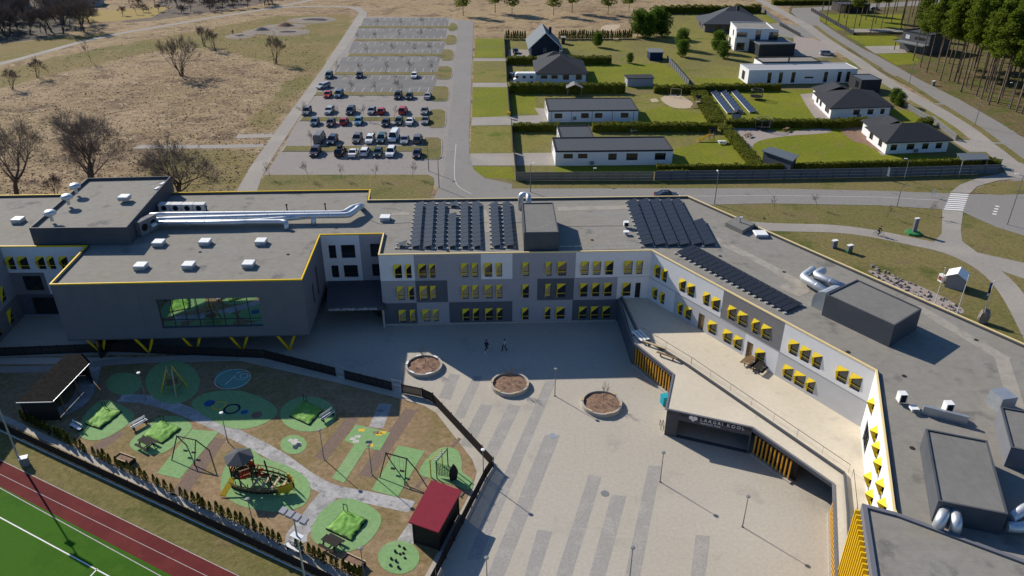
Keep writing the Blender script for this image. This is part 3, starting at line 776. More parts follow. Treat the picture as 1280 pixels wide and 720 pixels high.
# yellow trim: saturated on the left wing, paler on the long wing
O2, I2 = inset(outline, -.05), inset(outline, .14)
def trim_for(cond, mat):
    mb = MB(); k = len(outline)
    for i in range(k):
        j = (i+1) % k
        m = (outline[i]+outline[j])/2
        if not cond(i, m): continue
        a, b, c, d = O2[i], O2[j], I2[j], I2[i]
        mb.hexa([(a[0], a[1], 10.50), (b[0], b[1], 10.50), (c[0], c[1], 10.50), (d[0], d[1], 10.50), (a[0], a[1], 10.66), (b[0], b[1], 10.66), (c[0], c[1], 10.66), (d[0], d[1], 10.66)])
    return mb.build('roof_trim', mat, school)
trim_for(lambda i, m: m.x < -21, yel_trim); trim_for(lambda i, m: m.x >= -21, cream_trim)

MW = [wall_white, wall_light, wall_dark, wall_mid, wall_pale]
# --- long front facade
F1 = Fr(FA, FB)
def m1(s, z):
    if z > 6.75:
        return 0 if (s < 4.5 or 13.2 < s < 17.3 or s > 25.6) else 1
    if z > 3.42:
        if 4.5 < s < 8.7 or 20.6 < s < 25.5: return 2
        return 0 if s > 31.3 else 1
    if s < 4.5 or 8.8 < s < 17.3 or s > 25.4: return 2
    return 1
cols = [(1.9, 2.85), (3.4, 4.1), (5.05, 6.05), (6.45, 7.2), (10.6, 11.5), (12.0, 12.8), (13.65, 14.65), (15.2, 15.95),
        (18.65, 19.5), (21.7, 22.45), (23.25, 24.4), (26.35, 27.35), (27.95, 28.95), (29.55, 30.6), (32.05, 33.15), (33.7, 34.5)]
rows = [(7.12, 9.15), (3.85, 5.88), (.45, 2.3)]
blinds = {(0, 4), (0, 5), (1, 0), (1, 2), (1, 3), (1, 4), (1, 5), (1, 6), (1, 7), (2, 0), (2, 1), (2, 2), (2, 3), (0, 8), (0, 9), (0, 12), (0, 11), (0, 14), (1, 9), (0, 15), (0, 7)}
holes = []; wl = []
for r, (z0, z1) in enumerate(rows):
    for i, (a, b) in enumerate(cols):
        if r == 2 and i >= 14: continue
        if r == 1 and i == 15: h = (33.75, 34.45, 3.55, 5.85)
        else:
            sh = .25 if (r == 1 and i in (0, 1)) or (r == 2 and i in (0, 1, 2, 3)) else 0
            h = (a+sh*.6, b+sh*.6, z0, z1)
        holes.append(h); wl.append((r, i, h))
mb = MB(); wall(mb, F1, 0, F1.L, 0, 10.5, holes, m1, (4.5, 4.51, 8.7, 8.8, 13.2, 17.3, 20.6, 25.4, 25.5, 25.6, 31.3), (3.42, 6.75))
for zc in (3.42, 6.75): mb.fbox(F1.p(.02, zc-.03, .003), F1.u*(F1.L-.04), F1.n*.012, (0, 0, .05), 1)
mb.build('wall', MW, school)
mb = MB(); mb.fbox(F1.p(0, 0, .003), F1.u*31.4, F1.n*.12, (0, 0, .22)); mb.build('plinth', concrete, school)
for r, i, h in wl:
    if r == 1 and i == 15: window(F1, h, school, 0, glass=wood_dk)
    else: window(F1, h, school, .42, (r, i) in blinds)
# --- diagonal facade above the terrace
F2 = Fr(FB, FC)
def m2(s, z):
    if z > 6.72: return 3 if 12.6 < s < 21.6 else 0
    return 0 if (s < 4.9 or 16.7 < s < 21.5) else 4
up = [(.95, 1.9), (2.35, 3.15), (5.6, 6.5), (7.0, 8.1), (9.75, 10.6), (11.2, 12.3), (13.75, 14.8), (15.3, 16.55), (17.45, 18.3), (18.85, 20.0), (22.7, 23.8), (24.25, 25.35), (25.8, 26.8), (28.8, 30.0), (30.4, 31.6)]
lo_ = [(1.0, 1.75), (2.45, 3.15), (5.75, 6.5), (7.0, 8.05), (11.1, 12.3), (13.6, 14.8), (15.3, 16.4), (18.65, 19.8), (22.6, 23.75), (24.1, 25.4), (25.75, 26.65)]
doors = [(9.25, 10.25), (17.1, 18.0)]
holes = [(a, b, 7.2, 9.0) for a, b in up] + [(a, b, 3.9, 5.65) for a, b in lo_] + [(a, b, 3.55, 5.75) for a, b in doors]
mb = MB(); wall(mb, F2, 0, F2.L, 0, 10.5, holes, m2, (4.9, 12.6, 16.7, 21.5, 21.6), (6.72,))
mb.fbox(F2.p(.02, 6.66, .003), F2.u*(F2.L-.04), F2.n*.03, (0, 0, .07), 1)
mb.build('wall', MW, school)
for a, b in up: window(F2, (a, b, 7.2, 9.0), school, .32, glass=glass_refl)
for a, b in lo_: window(F2, (a, b, 3.9, 5.65), school, .32, glass=glass_refl)
for a, b in doors:
    dm = MB(); dm.fbox(F2.p(a+.02, 3.56, -.14), F2.u*(b-a-.04), F2.n*.05, (0, 0, 2.16)); dd = dm.build('door', wood_br, school)
    dm = MB(); dm.fbox(F2.p(b-.16, 4.5, -.088), F2.u*.04, F2.n*.05, (0, 0, .4)); dm.build('handle', galv, dd)
# --- right facade
F3 = Fr(FC, FD)
up3 = [(2.4, 3.6), (7.0, 8.2), (9.3, 10.5), (11.6, 12.8), (14.4, 15.6), (16.8, 18.0)]; lo3 = [(9.6, 10.8), (12.0, 13.2), (14.2, 15.4), (16.6, 17.8)]; big3 = (2.2, 5.2, 3.7, 6.2)
holes = [(a, b, 7.2, 9.0) for a, b in up3] + [(a, b, 3.9, 5.65) for a, b in lo3] + [big3]
mb = MB(); wall(mb, F3, 0, F3.L, 0, 10.5, holes, lambda s, z: 0, (), (6.72,)); mb.build('wall', MW, school)
for a, b in up3: window(F3, (a, b, 7.2, 9.0), school, .55)
for a, b in lo3: window(F3, (a, b, 3.9, 5.65), school, .55)
window(F3, big3, school, 0, bars=2)
# --- recess between the two wings
F4 = Fr(R2, R1)
holes4 = [(.9, 1.9, 7.0, 9.0), (2.6, 4.5, 7.0, 9.0), (6.6, 8.3, 7.1, 9.1), (.95, 1.95, 4.0, 5.9), (2.65, 4.6, 4.0, 5.9), (6.6, 8.3, 4.1, 6.0), (3.0, 6.2, .1, 2.4)]
mb = MB(); wall(mb, F4, 0, F4.L, 0, 10.5, holes4, lambda s, z: 0 if s < 5.2 else 1, (5.2,), (3.5,)); mb.build('wall', MW, school)
for h in holes4: window(F4, h, school, 0, transom=.3)
F5 = Fr(R1, FA, False); mb = MB(); wall(mb, F5, 0, F5.L, 0, 10.5, (), lambda s, z: 1); mb.build('wall', MW, school)
# --- left recess facade and the wing leaving the picture
F6 = Fr(W1, K2)
top6 = [(.3, 1.2), (1.8, 3.0), (4.2, 5.2), (5.7, 6.5), (7.3, 8.3), (9.0, 9.9)]
holes6 = [(a, b, 7.2, 9.1) for a, b in top6] + [(1.5, 4.0, 4.0, 6.2), (5.4, 6.5, 4.0, 5.8), (7.6, 8.6, 4.0, 5.8), (1.8, 5.2, .3, 2.9), (6.2, 7.2, .8, 2.6), (8.2, 9.2, .8, 2.6)]
mb = MB(); wall(mb, F6, 0, F6.L, 0, 10.5, holes6, lambda s, z: (0 if (z > 6.7 or s > 4.6) else 3) if z > 3.4 or s > 5.6 else 2, (4.6, 5.6), (3.4, 6.7)); 
mb.fbox(F6.p(.1, 0, .003), F6.u*(F6.L-.2), F6.n*.12, (0, 0, .2), 1)
mb.build('wall', MW, school)
for k, h in enumerate(holes6): window(F6, h, school, .42 if k < 6 or k in (7, 8) else 0, bars=1 if k in (6, 9) else 0)
F7 = Fr(W2, W1)
holes7 = [(a, a+1.3, z, z+2) for a in (3, 7, 11, 14.5) for z in (.6, 4)]
mb = MB(); wall(mb, F7, 0, F7.L, 0, 10.5, holes7, lambda s, z: 1 if z > 3.4 else 3, (), (3.4,)); mb.build('wall', MW, school)
for h in holes7: window(F7, h, school, .42)
# closing walls round the back
mb = MB(); k = len(outline); fronts = [(FA, FB), (FB, FC), (FC, FD), (R2, R1), (R1, FA), (W1, K2), (W2, W1), (R3, R2), (K1, R3), (K2, K1)]
def same(p, q): return (Vector(xy(p))-Vector(xy(q))).length < .01
for i in range(k):
    a, b = outline[i], outline[(i+1) % k]
    if any((same(a, p) and same(b, q)) or (same(a, q) and same(b, p)) for p, q in fronts): continue
    mb.quad((a[0], a[1], 0), (b[0], b[1], 0), (b[0], b[1], 10.5), (a[0], a[1], 10.5))
mb.build('wall', clad_grey, school)
# --- overhanging kindergarten volume
ZB = 2.75
F8 = Fr(K1, R3); F9 = Fr(R3, R2); F10 = Fr(K2, K1)
hb = (11.95, 24.35, 4.1, 8.25)
mb = MB(); wall(mb, F8, 0, F8.L, ZB, 10.5, [hb], lambda s, z: 0, (), (), .3)
for s in range(1, 12): mb.fbox(F8.p(s*F8.L/12, ZB+.01, .002), F8.u*.025, F8.n*.012, (0, 0, 7.7), 0) if not 11.5 < s*F8.L/12 < 24.8 else None
hs = [(4.6, 5.5, 4.6, 7.4), (7.6, 8.6, 4.2, 8.3)]
wall(mb, F9, 0, F9.L, ZB, 10.5, hs, lambda s, z: 1); wall(mb, F10, 0, F10.L, ZB, 10.5, (), lambda s, z: 0)
mb.build('overhang_wall', [clad_grey, clad_grey], school)
window(F8, hb, school, 0, glass=glass_mirror, bars=7, fw=.06, depth=.3, transom=.25)
for h in hs: window(F9, h, school, 0)
prism_tri('overhang_soffit', [K1, R3, R2, K2], ZB-.12, ZB+.02, clad_dark, school)
mb = MB()
for (x0, x1) in ((1.5, 29.0),):
    mb.box((K1.x+R3.x)/2, K1.y+9.5, 0, 27, .3, ZB-.13)
    mb.box(K1.x+3.5, K1.y+4.5, 0, .3, 9, ZB-.13)
mb.build('lower_glazing', glass_m, school)
for i in range(5):   # leaning yellow props
    s = 3.2 + i*5.9
    for sg, ds in ((-1, -1.15), (1, 1.15)):
        mb = MB(); p0 = F8.p(s, 0, -.9); p1 = F8.p(s+ds, ZB-.1, -.35); mb.tube([p0, p1], .16, 6); mb.build('prop', yel_trim, school)
# --- canopy with the lettering in the recess
mb = MB(); ca, cb = G(408, 384, 3.5), G(480, 382.5, 3.5)
FK = Fr(ca, cb)
back_ = (Vector(xy(R2))-Vector(xy(ca))).length
q = [ca, cb, Vector((cb.x+.1, R1.y-.05, 0)), Vector((R2.x+.2, R2.y-.05, 0))]
mb.prism([xy(p) for p in q], 2.85, 3.5); cp = mb.build('entrance_canopy', clad_dark, school)
mb = MB()
for s in (7.2,): mb.fbox(FK.p(s, 0, -.3), FK.u*.25, -FK.n*.25, (0, 0, 2.84))
mb.build('canopy_post', concrete, school)
# --- text helper
def text(body, size, F, s, z, out, parent, name='lettering', spacing=1.0, depth=.03, mat=None):
    cu = bpy.data.curves.new('t', 'FONT'); cu.body = body; cu.size = size; cu.extrude = depth; cu.space_character = spacing
    ob = bpy.data.objects.new('t', cu); COL.objects.link(ob)
    dg = bpy.context.evaluated_depsgraph_get(); me = bpy.data.meshes.new_from_object(ob.evaluated_get(dg))
    bpy.data.objects.remove(ob); bpy.data.curves.remove(cu)
    M_ = Matrix((F.u, Vector((0, 0, 1)), F.n)).transposed().to_4x4(); M_.translation = F.p(s, z, out)
    root = parent
    while root.parent: root = root.parent
    me.transform(ROOTS[root.name] @ M_); me.materials.clear(); me.materials.append(mat or letter_m)
    o = bpy.data.objects.new(name, me); COL.objects.link(o); o.parent = parent
    return o
text('LAAGRI LASTEAED LAAGRI KOOL', .42, FK, .25, 2.98, .04, cp, spacing=1.02)
# --- podium with terrace
ZD = 3.52
D = [G(x, y, ZD) for x, y in ((773, 373.5), (792, 427), (843, 468), (834, 511), (941, 534), (1043, 605), (1047, 720))]
D6 = D[5] + (D[6]-D[5]).normalized()*26
FCd = FD + (FD-FC).normalized()*4
poly = [D[0], D[1], D[2], D[3], D[4], D[5], D6, Vector((D6.x+6, D6.y, 0)), FCd, FD, FC, FB]
pol2 = poly if ccw(poly) else poly[::-1]
IND = inset(pol2, .02)
podium_slab = prism_tri('terrace_slab', pol2, 2.95, ZD, [clad_grey, deck_m], school, 1)
podium_slab.data.materials[0] = clad_grey
FL = [Fr(D[i], D[i+1]) for i in range(6)]
# wall under the left edge
mb = MB(); Fq = FL[0]; mb.fbox(Fq.p(.05, 0, -.3), Fq.u*(Fq.L-.1), Fq.n*.25, (0, 0, 2.94)); mb.build('podium_wall', wall_dark, school)
mb = MB(); Fq = Fr(D[2], D[3]); mb.fbox(Fq.p(0, 0, -.35), Fq.u*(Fq.L-.02), Fq.n*.3, (0, 0, 2.94)); mb.build('podium_wall', concrete, school)
# front face with entrance opening
Fq = FL[3]; L3 = Fq.L
mb = MB(); hh = (1.3, L3-.15, .05, 2.35)
wall(mb, Fq, 0, L3, 0, ZD-.02, [hh], lambda s, z: 0, (), (), .5)
mb.build('entrance_fascia', clad_dark, school)
mb = MB(); mb.fbox(Fq.p(1.2, 0, -3.2), Fq.u*(L3-1), Fq.n*.1, (0, 0, 2.9)); mb.build('entrance_glazing', glass_m, school)
sg = text('LAAGRI KOOL', .52, Fq, 2.55+1.0, 2.92, .04, school, 'sign_lettering', 1.45)
sg2 = text('HARIDUSE MAJA', .27, Fq, 3.55, 2.58, .04, school, 'sign_lettering', 1.1)
mb = MB()
for (x, z, r) in ((2.62, 3.08, .26), (3.02, 3.08, .26), (2.82, 2.88, .20)):
    n = 14; c0 = Fq.p(x, z, .05 + r*.05); 
    ring_ = [c0 + Fq.u*math.cos(2*math.pi*i/n)*r + Vector((0, 0, math.sin(2*math.pi*i/n)*r)) for i in range(n)]
    mb.poly(ring_)
mb.fbox(Fq.p(2.78, 2.6, .03), Fq.u*.08, Fq.n*.03, (0, 0, .25)); mb.build('sign_emblem', letter_m, school)
# slatted sides
def slats(F, s0, s1, z0, z1, name='slat_screen', step=.5, w=.15, d=.12, mat=wood_slat):
    mb = MB(); s = s0
    while s < s1-w:
        mb.fbox(F.p(s, z0, -.30), F.u*w, F.n*d, (0, 0, z1-z0)); s += step
    return mb.build(name, mat, school)
slats(FL[1], .3, FL[1].L-.1, .45, 2.7); slats(FL[4], .4, FL[4].L*.52, .25, 2.6); slats(FL[5], .3, 25, .25, 2.9, step=.6, w=.35)
for Fq, a, b in ((FL[1], .1, FL[1].L), (FL[4], .2, FL[4].L*.55), (FL[5], .2, 26)):
    mb = MB(); mb.fbox(Fq.p(a, 0, -.9), Fq.u*(b-a), Fq.n*.1, (0, 0, 2.94)); mb.build('podium_glazing', wood_dk, school)
    mb = MB(); mb.fbox(Fq.p(a, 0, -.5), Fq.u*(b-a), Fq.n*.5, (0, 0, .2)); mb.build('podium_kerb', concrete, school)
mb = MB(); Fq = FL[4]; mb.fbox(Fq.p(Fq.L*.55, 0, -3.2), Fq.u*(Fq.L*.44), Fq.n*.1, (0, 0, 2.9)); mb.build('podium_glazing', glass_m, school)
# slim kerb rail on the terrace edge
parapet('terrace_edge', D[:6]+[D6], [p + Vector((0, 0, 0)) for p in inset(D[:6]+[D6] if ccw(D[:6]+[D6]) else D[:6]+[D6], .22 if ccw(D[:6]+[D6]) else -.22)], ZD+.001, ZD+.10, clad_grey, school, skip=(6,))
rail_px = [(775, 372), (797, 420), (858, 458), (1054, 594), (1058, 640), (1062, 760)]
rp = [G(x, y, ZD) for x, y in rail_px]
mb = MB()
for i in range(len(rp)-1):
    a, b = rp[i], rp[i+1]; Fx = Fr(a, b); mb.fbox(Fx.p(0, ZD+.002, 0), Fx.u*Fx.L, Fx.n*-.22, (0, 0, .3))
mb.build('terrace_kerb', clad_dark, school)
mb = MB(); off = .9
for i in range(len(rp)-1):
    a, b = rp[i], rp[i+1]; Fx = Fr(a, b)
    o_ = 0.75 if i else .0
    mb.tube([Fx.p(0, ZD+.95, -o_), Fx.p(Fx.L, ZD+.95, -o_)], .028, 5)
    n = max(1, int(Fx.L/3.0))
    for k_ in range(n+1): mb.tube([Fx.p(k_*Fx.L/n, ZD+.002, -o_), Fx.p(k_*Fx.L/n, ZD+.95, -o_)], .014, 4)
mb.build('terrace_railing', steel_dk, school)
# --- lower right block (south wing)
ZS = 10.95
S1, S2, S3 = [G(x, y, ZS) for x, y in ((1077.5, 629), (1120, 640), (1166, 657))]
S0 = G(1091, 722, ZS); S0e = S0 + (S0-S1).normalized()*20; S3e = S3 + (S3-S2).normalized()*36
bl = [S0e, Vector((S3e.x, S0e.y, 0)), S3e, S3, S2, S1]
bl = bl if ccw(bl) else bl[::-1]
prism_tri('south_wing_roof', inset(bl, .35), 10.7, 10.78, roofing, school)
parapet('south_wing_parapet', bl, inset(bl, .345), 10.3, ZS, clad_grey, school)
F11 = Fr(S1, S0e) if True else None
Fw = Fr(S1, S0e); 
mb = MB(); mb.quad(*[Fw.p(s, z, -.02) for s, z in ((0, 0), (Fw.L, 0), (Fw.L, 10.3), (0, 10.3))])
Fw2 = Fr(S3e, S1)
for a, b in ((S2, S1), (S3, S2), (S3e, S3)): mb.quad((a.x, a.y, 0), (b.x, b.y, 0), (b.x, b.y, 10.3), (a.x, a.y, 10.3))
mb.build('south_wing_wall', wall_mid, school)
sgn = -1 if (Fw.n.x > 0) else 1
mb = MB(); s = .05
while s < 16:
    mb.fbox(Fw.p(s, .3, .02*sgn), Fw.u*.12, Fw.n*(.35*sgn), (0, 0, 9.98)); s += .55
mb.build('louvre_screen', yel_trim, school)

# --- roof plant rooms (parts of the building)
def plant(px, ztop, zb=10.33, roofm=roofing_d, wallm=clad_dark, name='plant_room', rim=.12):
    p = [G(x, y, ztop) for x, y in px]
    if not ccw(p): p = p[::-1]
    o = prism_tri(name, [q for q in p], zb, ztop-rim, [wallm, roofm], school, 1)
    mb = MB(); I_ = inset(p, .16)
    for i in range(len(p)):
        j = (i+1) % len(p)
        a, b, c, d = p[i], p[j], I_[j], I_[i]
        mb.hexa([(a[0], a[1], ztop-rim+.001), (b[0], b[1], ztop-rim+.001), (c[0], c[1], ztop-rim+.001), (d[0], d[1], ztop-rim+.001), (a[0], a[1], ztop), (b[0], b[1], ztop), (c[0], c[1], ztop), (d[0], d[1], ztop)])
    mb.build('plant_room_rim', clad_dark, o)
    return o, p
PR1, pp1 = plant([(36, 285), (158, 284), (213.75, 220), (109, 222.5)], 12.9, roofm=roofing, rim=.4)
PR2, pp2 = plant([(652.3, 253.5), (691.5, 253), (698.5, 290), (655, 290.5)], 13.1)
PR3, pp3 = plant([(1032.5, 367.5), (1071.5, 349), (1152.5, 385.7), (1118.3, 406.7)], 13.0)
PR4, pp4 = plant([(1157, 535.5), (1234.5, 550.5), (1260.5, 643), (1173, 626)], 12.4)
PR5, pp5 = plant([(1250.7, 508), (1330, 522), (1350, 578), (1264, 559)], 12.35, wallm=clad_grey)
mb = MB(); 
c = G(1251, 497, 11.2); mb.box(c.x, c.y-.2, 10.33, 1.6, 1.6, 1.5, .2); mb.build('glazed_roof_hatch', galv_d, school)
# pale walkway strips on the roof
def rstrip(px, w, z=10.335, m=roof_pale):
    p = [G(x, y, z) for x, y in px]; mb = MB()
    for i in range(len(p)-1):
        d = (p[i+1]-p[i]).normalized(); n = Vector((-d.y, d.x, 0))*w/2
        mb.quad(p[i]-n, p[i+1]-n, p[i+1]+n, p[i]+n)
    mb.build('roof_walkway', m, school)
rstrip([(697, 261), (786, 259)], 1.5); rstrip([(890, 297), (962, 333), (1012, 362)], 1.4); rstrip([(1145, 383), (1258, 450)], 1.4, 10.337); rstrip([(1252, 446), (1275, 520)], 1.4)
rstrip([(490, 267), (512, 267)], 1.2); rstrip([(603, 262), (612, 290)], 1.2); rstrip([(1000, 358), (985, 365)], 3, 10.337)
# dark expansion joints
def rline(px, w=.08, z=10.34): rstrip(px, w, z, wood_dk)
rline([(462, 275), (475, 280), (515, 278)]); rline([(700, 283), (790, 282)]); rline([(600, 278), (652, 278)])

for (x, y) in ((120, 262), (60, 300), (250, 315), (360, 318), (420, 285), (560, 314), (740, 300), (900, 320), (980, 340), (1060, 440), (1130, 470), (1220, 425), (1140, 560)):
    c = G(x, y, ZF0) if False else G(x, y, 10.33); mb = MB(); mb.lathe([(.22, 10.335), (.22, 10.37), (.1, 10.38)], c.x, c.y, 10); mb.build('roof_drain', wood_dk, school)
# =============================================================== HOUSES
def hipgeo(mb, F, s0, s1, t0, t1, z0, zr, over=.6, mi=0):
    """hip roof over the rectangle s0..s1 along F, t0..t1 behind it"""
    a, b, c, d = s0-over, s1+over, t0-over, t1+over
    w, l = d-c, b-a
    def P_(s, t, z): return F.p(s, z, -t)
    if l >= w: r1, r2 = (a+w/2, (c+d)/2), (b-w/2, (c+d)/2)
    else: r1, r2 = ((a+b)/2, c+l/2), ((a+b)/2, d-l/2)
    A, B_, C_, D_ = P_(a, c, z0), P_(b, c, z0), P_(b, d, z0), P_(a, d, z0)
    X, Y = P_(*r1, zr), P_(*r2, zr)
    if l >= w:
        mb.quad(A, B_, Y, X, mi); mb.poly([B_, C_, Y], mi); mb.quad(C_, D_, X, Y, mi); mb.poly([D_, A, X], mi)
    else:
        mb.poly([A, B_, X], mi); mb.quad(B_, C_, Y, X, mi); mb.poly([C_, D_, Y], mi); mb.quad(D_, A, X, Y, mi)
    # fascia board and soffit
    f = .18
    lo = [v - Vector((0, 0, f)) for v in (A, B_, C_, D_)]
    for i in range(4):
        p, q = (A, B_, C_, D_)[i], (A, B_, C_, D_)[(i+1) % 4]; mb.quad(p, q, lo[(i+1) % 4], lo[i], mi)
    mb.poly(lo[::-1], mi)
def sidefr(F, depth, side):
    a = F.p(0, 0); b = F.p(0, 0, -depth); c = F.p(F.L, 0); d = F.p(F.L, 0, -depth)
    return Fr(b, a) if side == 'l' else Fr(c, d)
def box_walls(parent, F, depth, h, fw=(), lw=(), rw=(), mat=None, base=0, s0=0, s1=None, front_mat=None, wd=.12, extra=None):
    s1 = F.L if s1 is None else s1
    a, b = F.p(s0, 0), F.p(s1, 0); F = Fr(a, b)
    Fl, Fr_, Fb = sidefr(F, depth, 'l'), sidefr(F, depth, 'r'), Fr(F.p(F.L, 0, -depth), F.p(0, 0, -depth))
    mb = MB()
    wall(mb, F, 0, F.L, base, h, [w[:4] for w in fw], depth=wd); wall(mb, Fl, 0, Fl.L, base, h, [w[:4] for w in lw], depth=wd); wall(mb, Fr_, 0, Fr_.L, base, h, [w[:4] for w in rw], depth=wd); wall(mb, Fb, 0, Fb.L, base, h, ())
    mb.build('wall', mat, parent)
    mb = MB()
    for (FF, ws) in ((F, fw), (Fl, lw), (Fr_, rw)):
        for w in ws: window(FF, w[:4], parent, depth=wd, transom=0, bars=1 if (w[1]-w[0]) > 1.4 and w[3]-w[2] < 1.9 else 0, fw=.07)
    return F
def flat_roof(parent, F, depth, h, roofm, rimm, s0=0, s1=None, t0=0, name='roof', up=.35):
    s1 = F.L if s1 is None else s1
    p = [F.p(s0, 0, -t0), F.p(s1, 0, -t0), F.p(s1, 0, -depth), F.p(s0, 0, -depth)]
    p = p if ccw(p) else p[::-1]
    mb = MB(); mb.prism([xy(q) for q in inset(p, .2)], h-.1, h); r = mb.build(name, roofm, parent)
    I_ = inset(p, .199); O_ = inset(p, -.04)
    mb = MB()
    for i in range(4):
        j = (i+1) % 4; a, b, c, d = O_[i], O_[j], I_[j], I_[i]
        mb.hexa([(a[0], a[1], h-.15), (b[0], b[1], h-.15), (c[0], c[1], h-.15), (d[0], d[1], h-.15), (a[0], a[1], h+up), (b[0], b[1], h+up), (c[0], c[1], h+up), (d[0], d[1], h+up)])
    mb.build('roof_edge', rimm, r)
    return r
def gp(x, y): return G(x, y)

# white flat house with five dark joints
F = Fr(gp(685, 153), gp(797, 152)); h = thing('flat_roof_house', 'long low white house with grey flat roof and thin dark wall joints', 'house', F.o)
sc_ = F.L/112.
def sx(x, x0=685): return (x-x0)*sc_
fw = [(sx(693), sx(702.5), 1.0, 2.2), (sx(726), sx(735.5), 1.0, 2.2), (sx(743), sx(752.5), 1.0, 2.2), (sx(775.5), sx(785), 1.0, 2.2)]
dep = (G(737, 123, 2.9).y - F.o.y)
box_walls(h, F, dep, 2.8, fw, [(1.5, 3.5, .2, 2.3), (6, 8, .9, 2.2)], [(3, 5, .9, 2.2)], wall_white)
mb = MB(); mb.fbox(F.p(sx(689), 0, .003), F.u*.05, F.n*.05, (0, 0, 2.75)); mb.build('wall_joint', frame_m, h)
for x in (714, 739.5, 764.5, 791): mb = MB(); mb.fbox(F.p(sx(x), 0, .003), F.u*.10, F.n*.03, (0, 0, 2.75)); mb.build('wall_joint', frame_m, h)
flat_roof(h, F, dep, 2.8, tile_gry, tile_blk, up=.15)
mb = MB(); mb.fbox(F.p(sx(716), .6, .005), F.u*.8, F.n*.3, (0, 0, .8)); mb.build('heat_pump', grey_pole, h)

# white L-shaped flat house
F = Fr(gp(694, 207.5), gp(839.6, 206)); h = thing('flat_roof_house', 'white L-shaped bungalow with grey flat roof nearest the road', 'house', F.o)
k = F.L/145.6
fw = [(k*(704-694), k*(715.5-694), 1.6, 2.6), (k*(722-694), k*(733.5-694), 1.6, 2.6), (k*(759.5-694), k*(770-694), 1.2, 2.6), (k*(782-694), k*(796-694), 1.1, 2.6), (k*(817.5-694), k*(831-694), 1.1, 2.6)]
d1 = G(760, 171.5, 3.3).y - F.o.y; d2 = G(725, 156.5, 3.3).y - F.o.y
box_walls(h, F, d1, 3.1, fw, [(1.5, 3, .8, 2.3)], [(2, 4, .9, 2.2)], wall_white)
flat_roof(h, F, d1, 3.1, tile_gry, tile_blk, up=.2)
qa, qb = G(699.5, 158, 3.3).x-F.o.x, G(740, 158, 3.3).x-F.o.x
Fb = Fr(F.p(qa, 0, -d1+.2), F.p(qb, 0, -d1+.2))
box_walls(h, Fb, d2-d1, 3.1, (), [(1, 2, .5, 2.4), (3.5, 5, .9, 2.4)], (), wall_white)
flat_roof(h, Fb, d2-d1, 3.1, tile_gry, tile_blk, name='rear_roof', up=.204)
mb = MB(); mb.fbox(F.p(k*43, .3, .005), F.u*.8, F.n*.35, (0, 0, .7)); mb.build('heat_pump', grey_pole, h)

# hip-roofed bungalow behind
F = Fr(gp(670, 103.6), gp(732, 103.6)); h = thing('hip_roof_house', 'white bungalow with dark hipped roof beside the white camper van', 'house', F.o)
k = F.L/62.
fw = [(k*(676-670), k*(684-670), 1.2, 2.2), (k*(689-670), k*(697-670), 1.2, 2.2), (k*(703.5-670), k*(711-670), .9, 2.3), (k*(719.5-670), k*(727-670), .9, 2.3)]
box_walls(h, F, 17, 2.6, fw, [(3, 5, .8, 2.2)], (), wall_white)
mb = MB(); hipgeo(mb, F, 0, F.L, 0, 17, 2.7, 6.3); r = mb.build('roof', tile_blk, h)
Fg = Fr(F.p(1.5, 0, -14), F.p(11, 0, -14)); box_walls(h, Fg, 9, 2.6, (), (), (), wall_white)
mb = MB(); hipgeo(mb, Fg, 0, Fg.L, 0, 9, 2.71, 5.4); mb.build('rear_roof', tile_blk, h)
mb = MB(); c = F.p(7.8, 0, -12); mb.box(c.x, c.y, 4.5, .8, .8, 2.3); mb.build('chimney', grey_pole, r)

# dark gabled house
F = Fr(gp(662.5, 70.3), gp(700.5, 70.0)); h = thing('gabled_house', 'dark blue-grey gabled house with steep metal roof and white trim', 'house', F.o)
dpt = 16.; hw = F.L; ez, az = 3.0, 7.6
mb = MB(); wall(mb, F, 0, hw, 0, ez, [(hw*.44, hw*.53, .9, 2.6)], depth=.12)
mb.poly([F.p(0, ez), F.p(hw, ez), F.p(hw/2, az-.1)])
Fl, Fq_ = sidefr(F, dpt, 'l'), sidefr(F, dpt, 'r'); wall(mb, Fl, 0, dpt, 0, ez, [(2, 4, .4, 2.4)], depth=.12); wall(mb, Fq_, 0, dpt, 0, ez, [(3, 5, .4, 2.4)], depth=.12)
mb.poly([F.p(0, ez, -dpt), F.p(hw, ez, -dpt), F.p(hw/2, az-.1, -dpt)]); mb.quad(F.p(0, 0, -dpt), F.p(hw, 0, -dpt), F.p(hw, ez, -dpt), F.p(0, ez, -dpt))
mb.build('wall', M('navy_boarding', (.030, .037, .058), .8, .08, 2), h)
window(F, (hw*.44, hw*.53, .9, 2.6), h, transom=.5, frame=frame_w, depth=.12); window(Fl, (2, 4, .4, 2.4), h, frame=frame_w, depth=.12)
mb = MB(); o_ = .7
for s0, s1 in ((-o_, hw/2), (hw+o_, hw/2)):
    z0 = ez-(az-ez)*o_/(hw/2)
    P0, P1, P2, P3 = F.p(s0, z0, o_), F.p(s1, az, o_), F.p(s1, az, -dpt-o_), F.p(s0, z0, -dpt-o_)
    dn = Vector((0, 0, .16)); mb.hexa([P0, P1, P2, P3, P0+dn, P1+dn, P2+dn, P3+dn])
r = mb.build('roof', tile_blu, h)
for s0 in (-o_, hw+o_):
    mb = MB(); z0 = ez-(az-ez)*o_/(hw/2); a, b = F.p(s0, z0-.15, o_+.01), F.p(hw/2, az-.15, o_+.01)
    mb.hexa([a, b, b+F.n*.08, a+F.n*.08, a+Vector((0, 0, .3)), b+Vector((0, 0, .3)), b+F.n*.08+Vector((0, 0, .3)), a+F.n*.08+Vector((0, 0, .3))]); mb.build('bargeboard', white_metal, r)
mb = MB(); c = F.p(hw*.72, 0, -9); mb.box(c.x, c.y, 5, .9, .9, 2.8); mb.build('chimney', tile_blk, r)
mb = MB()
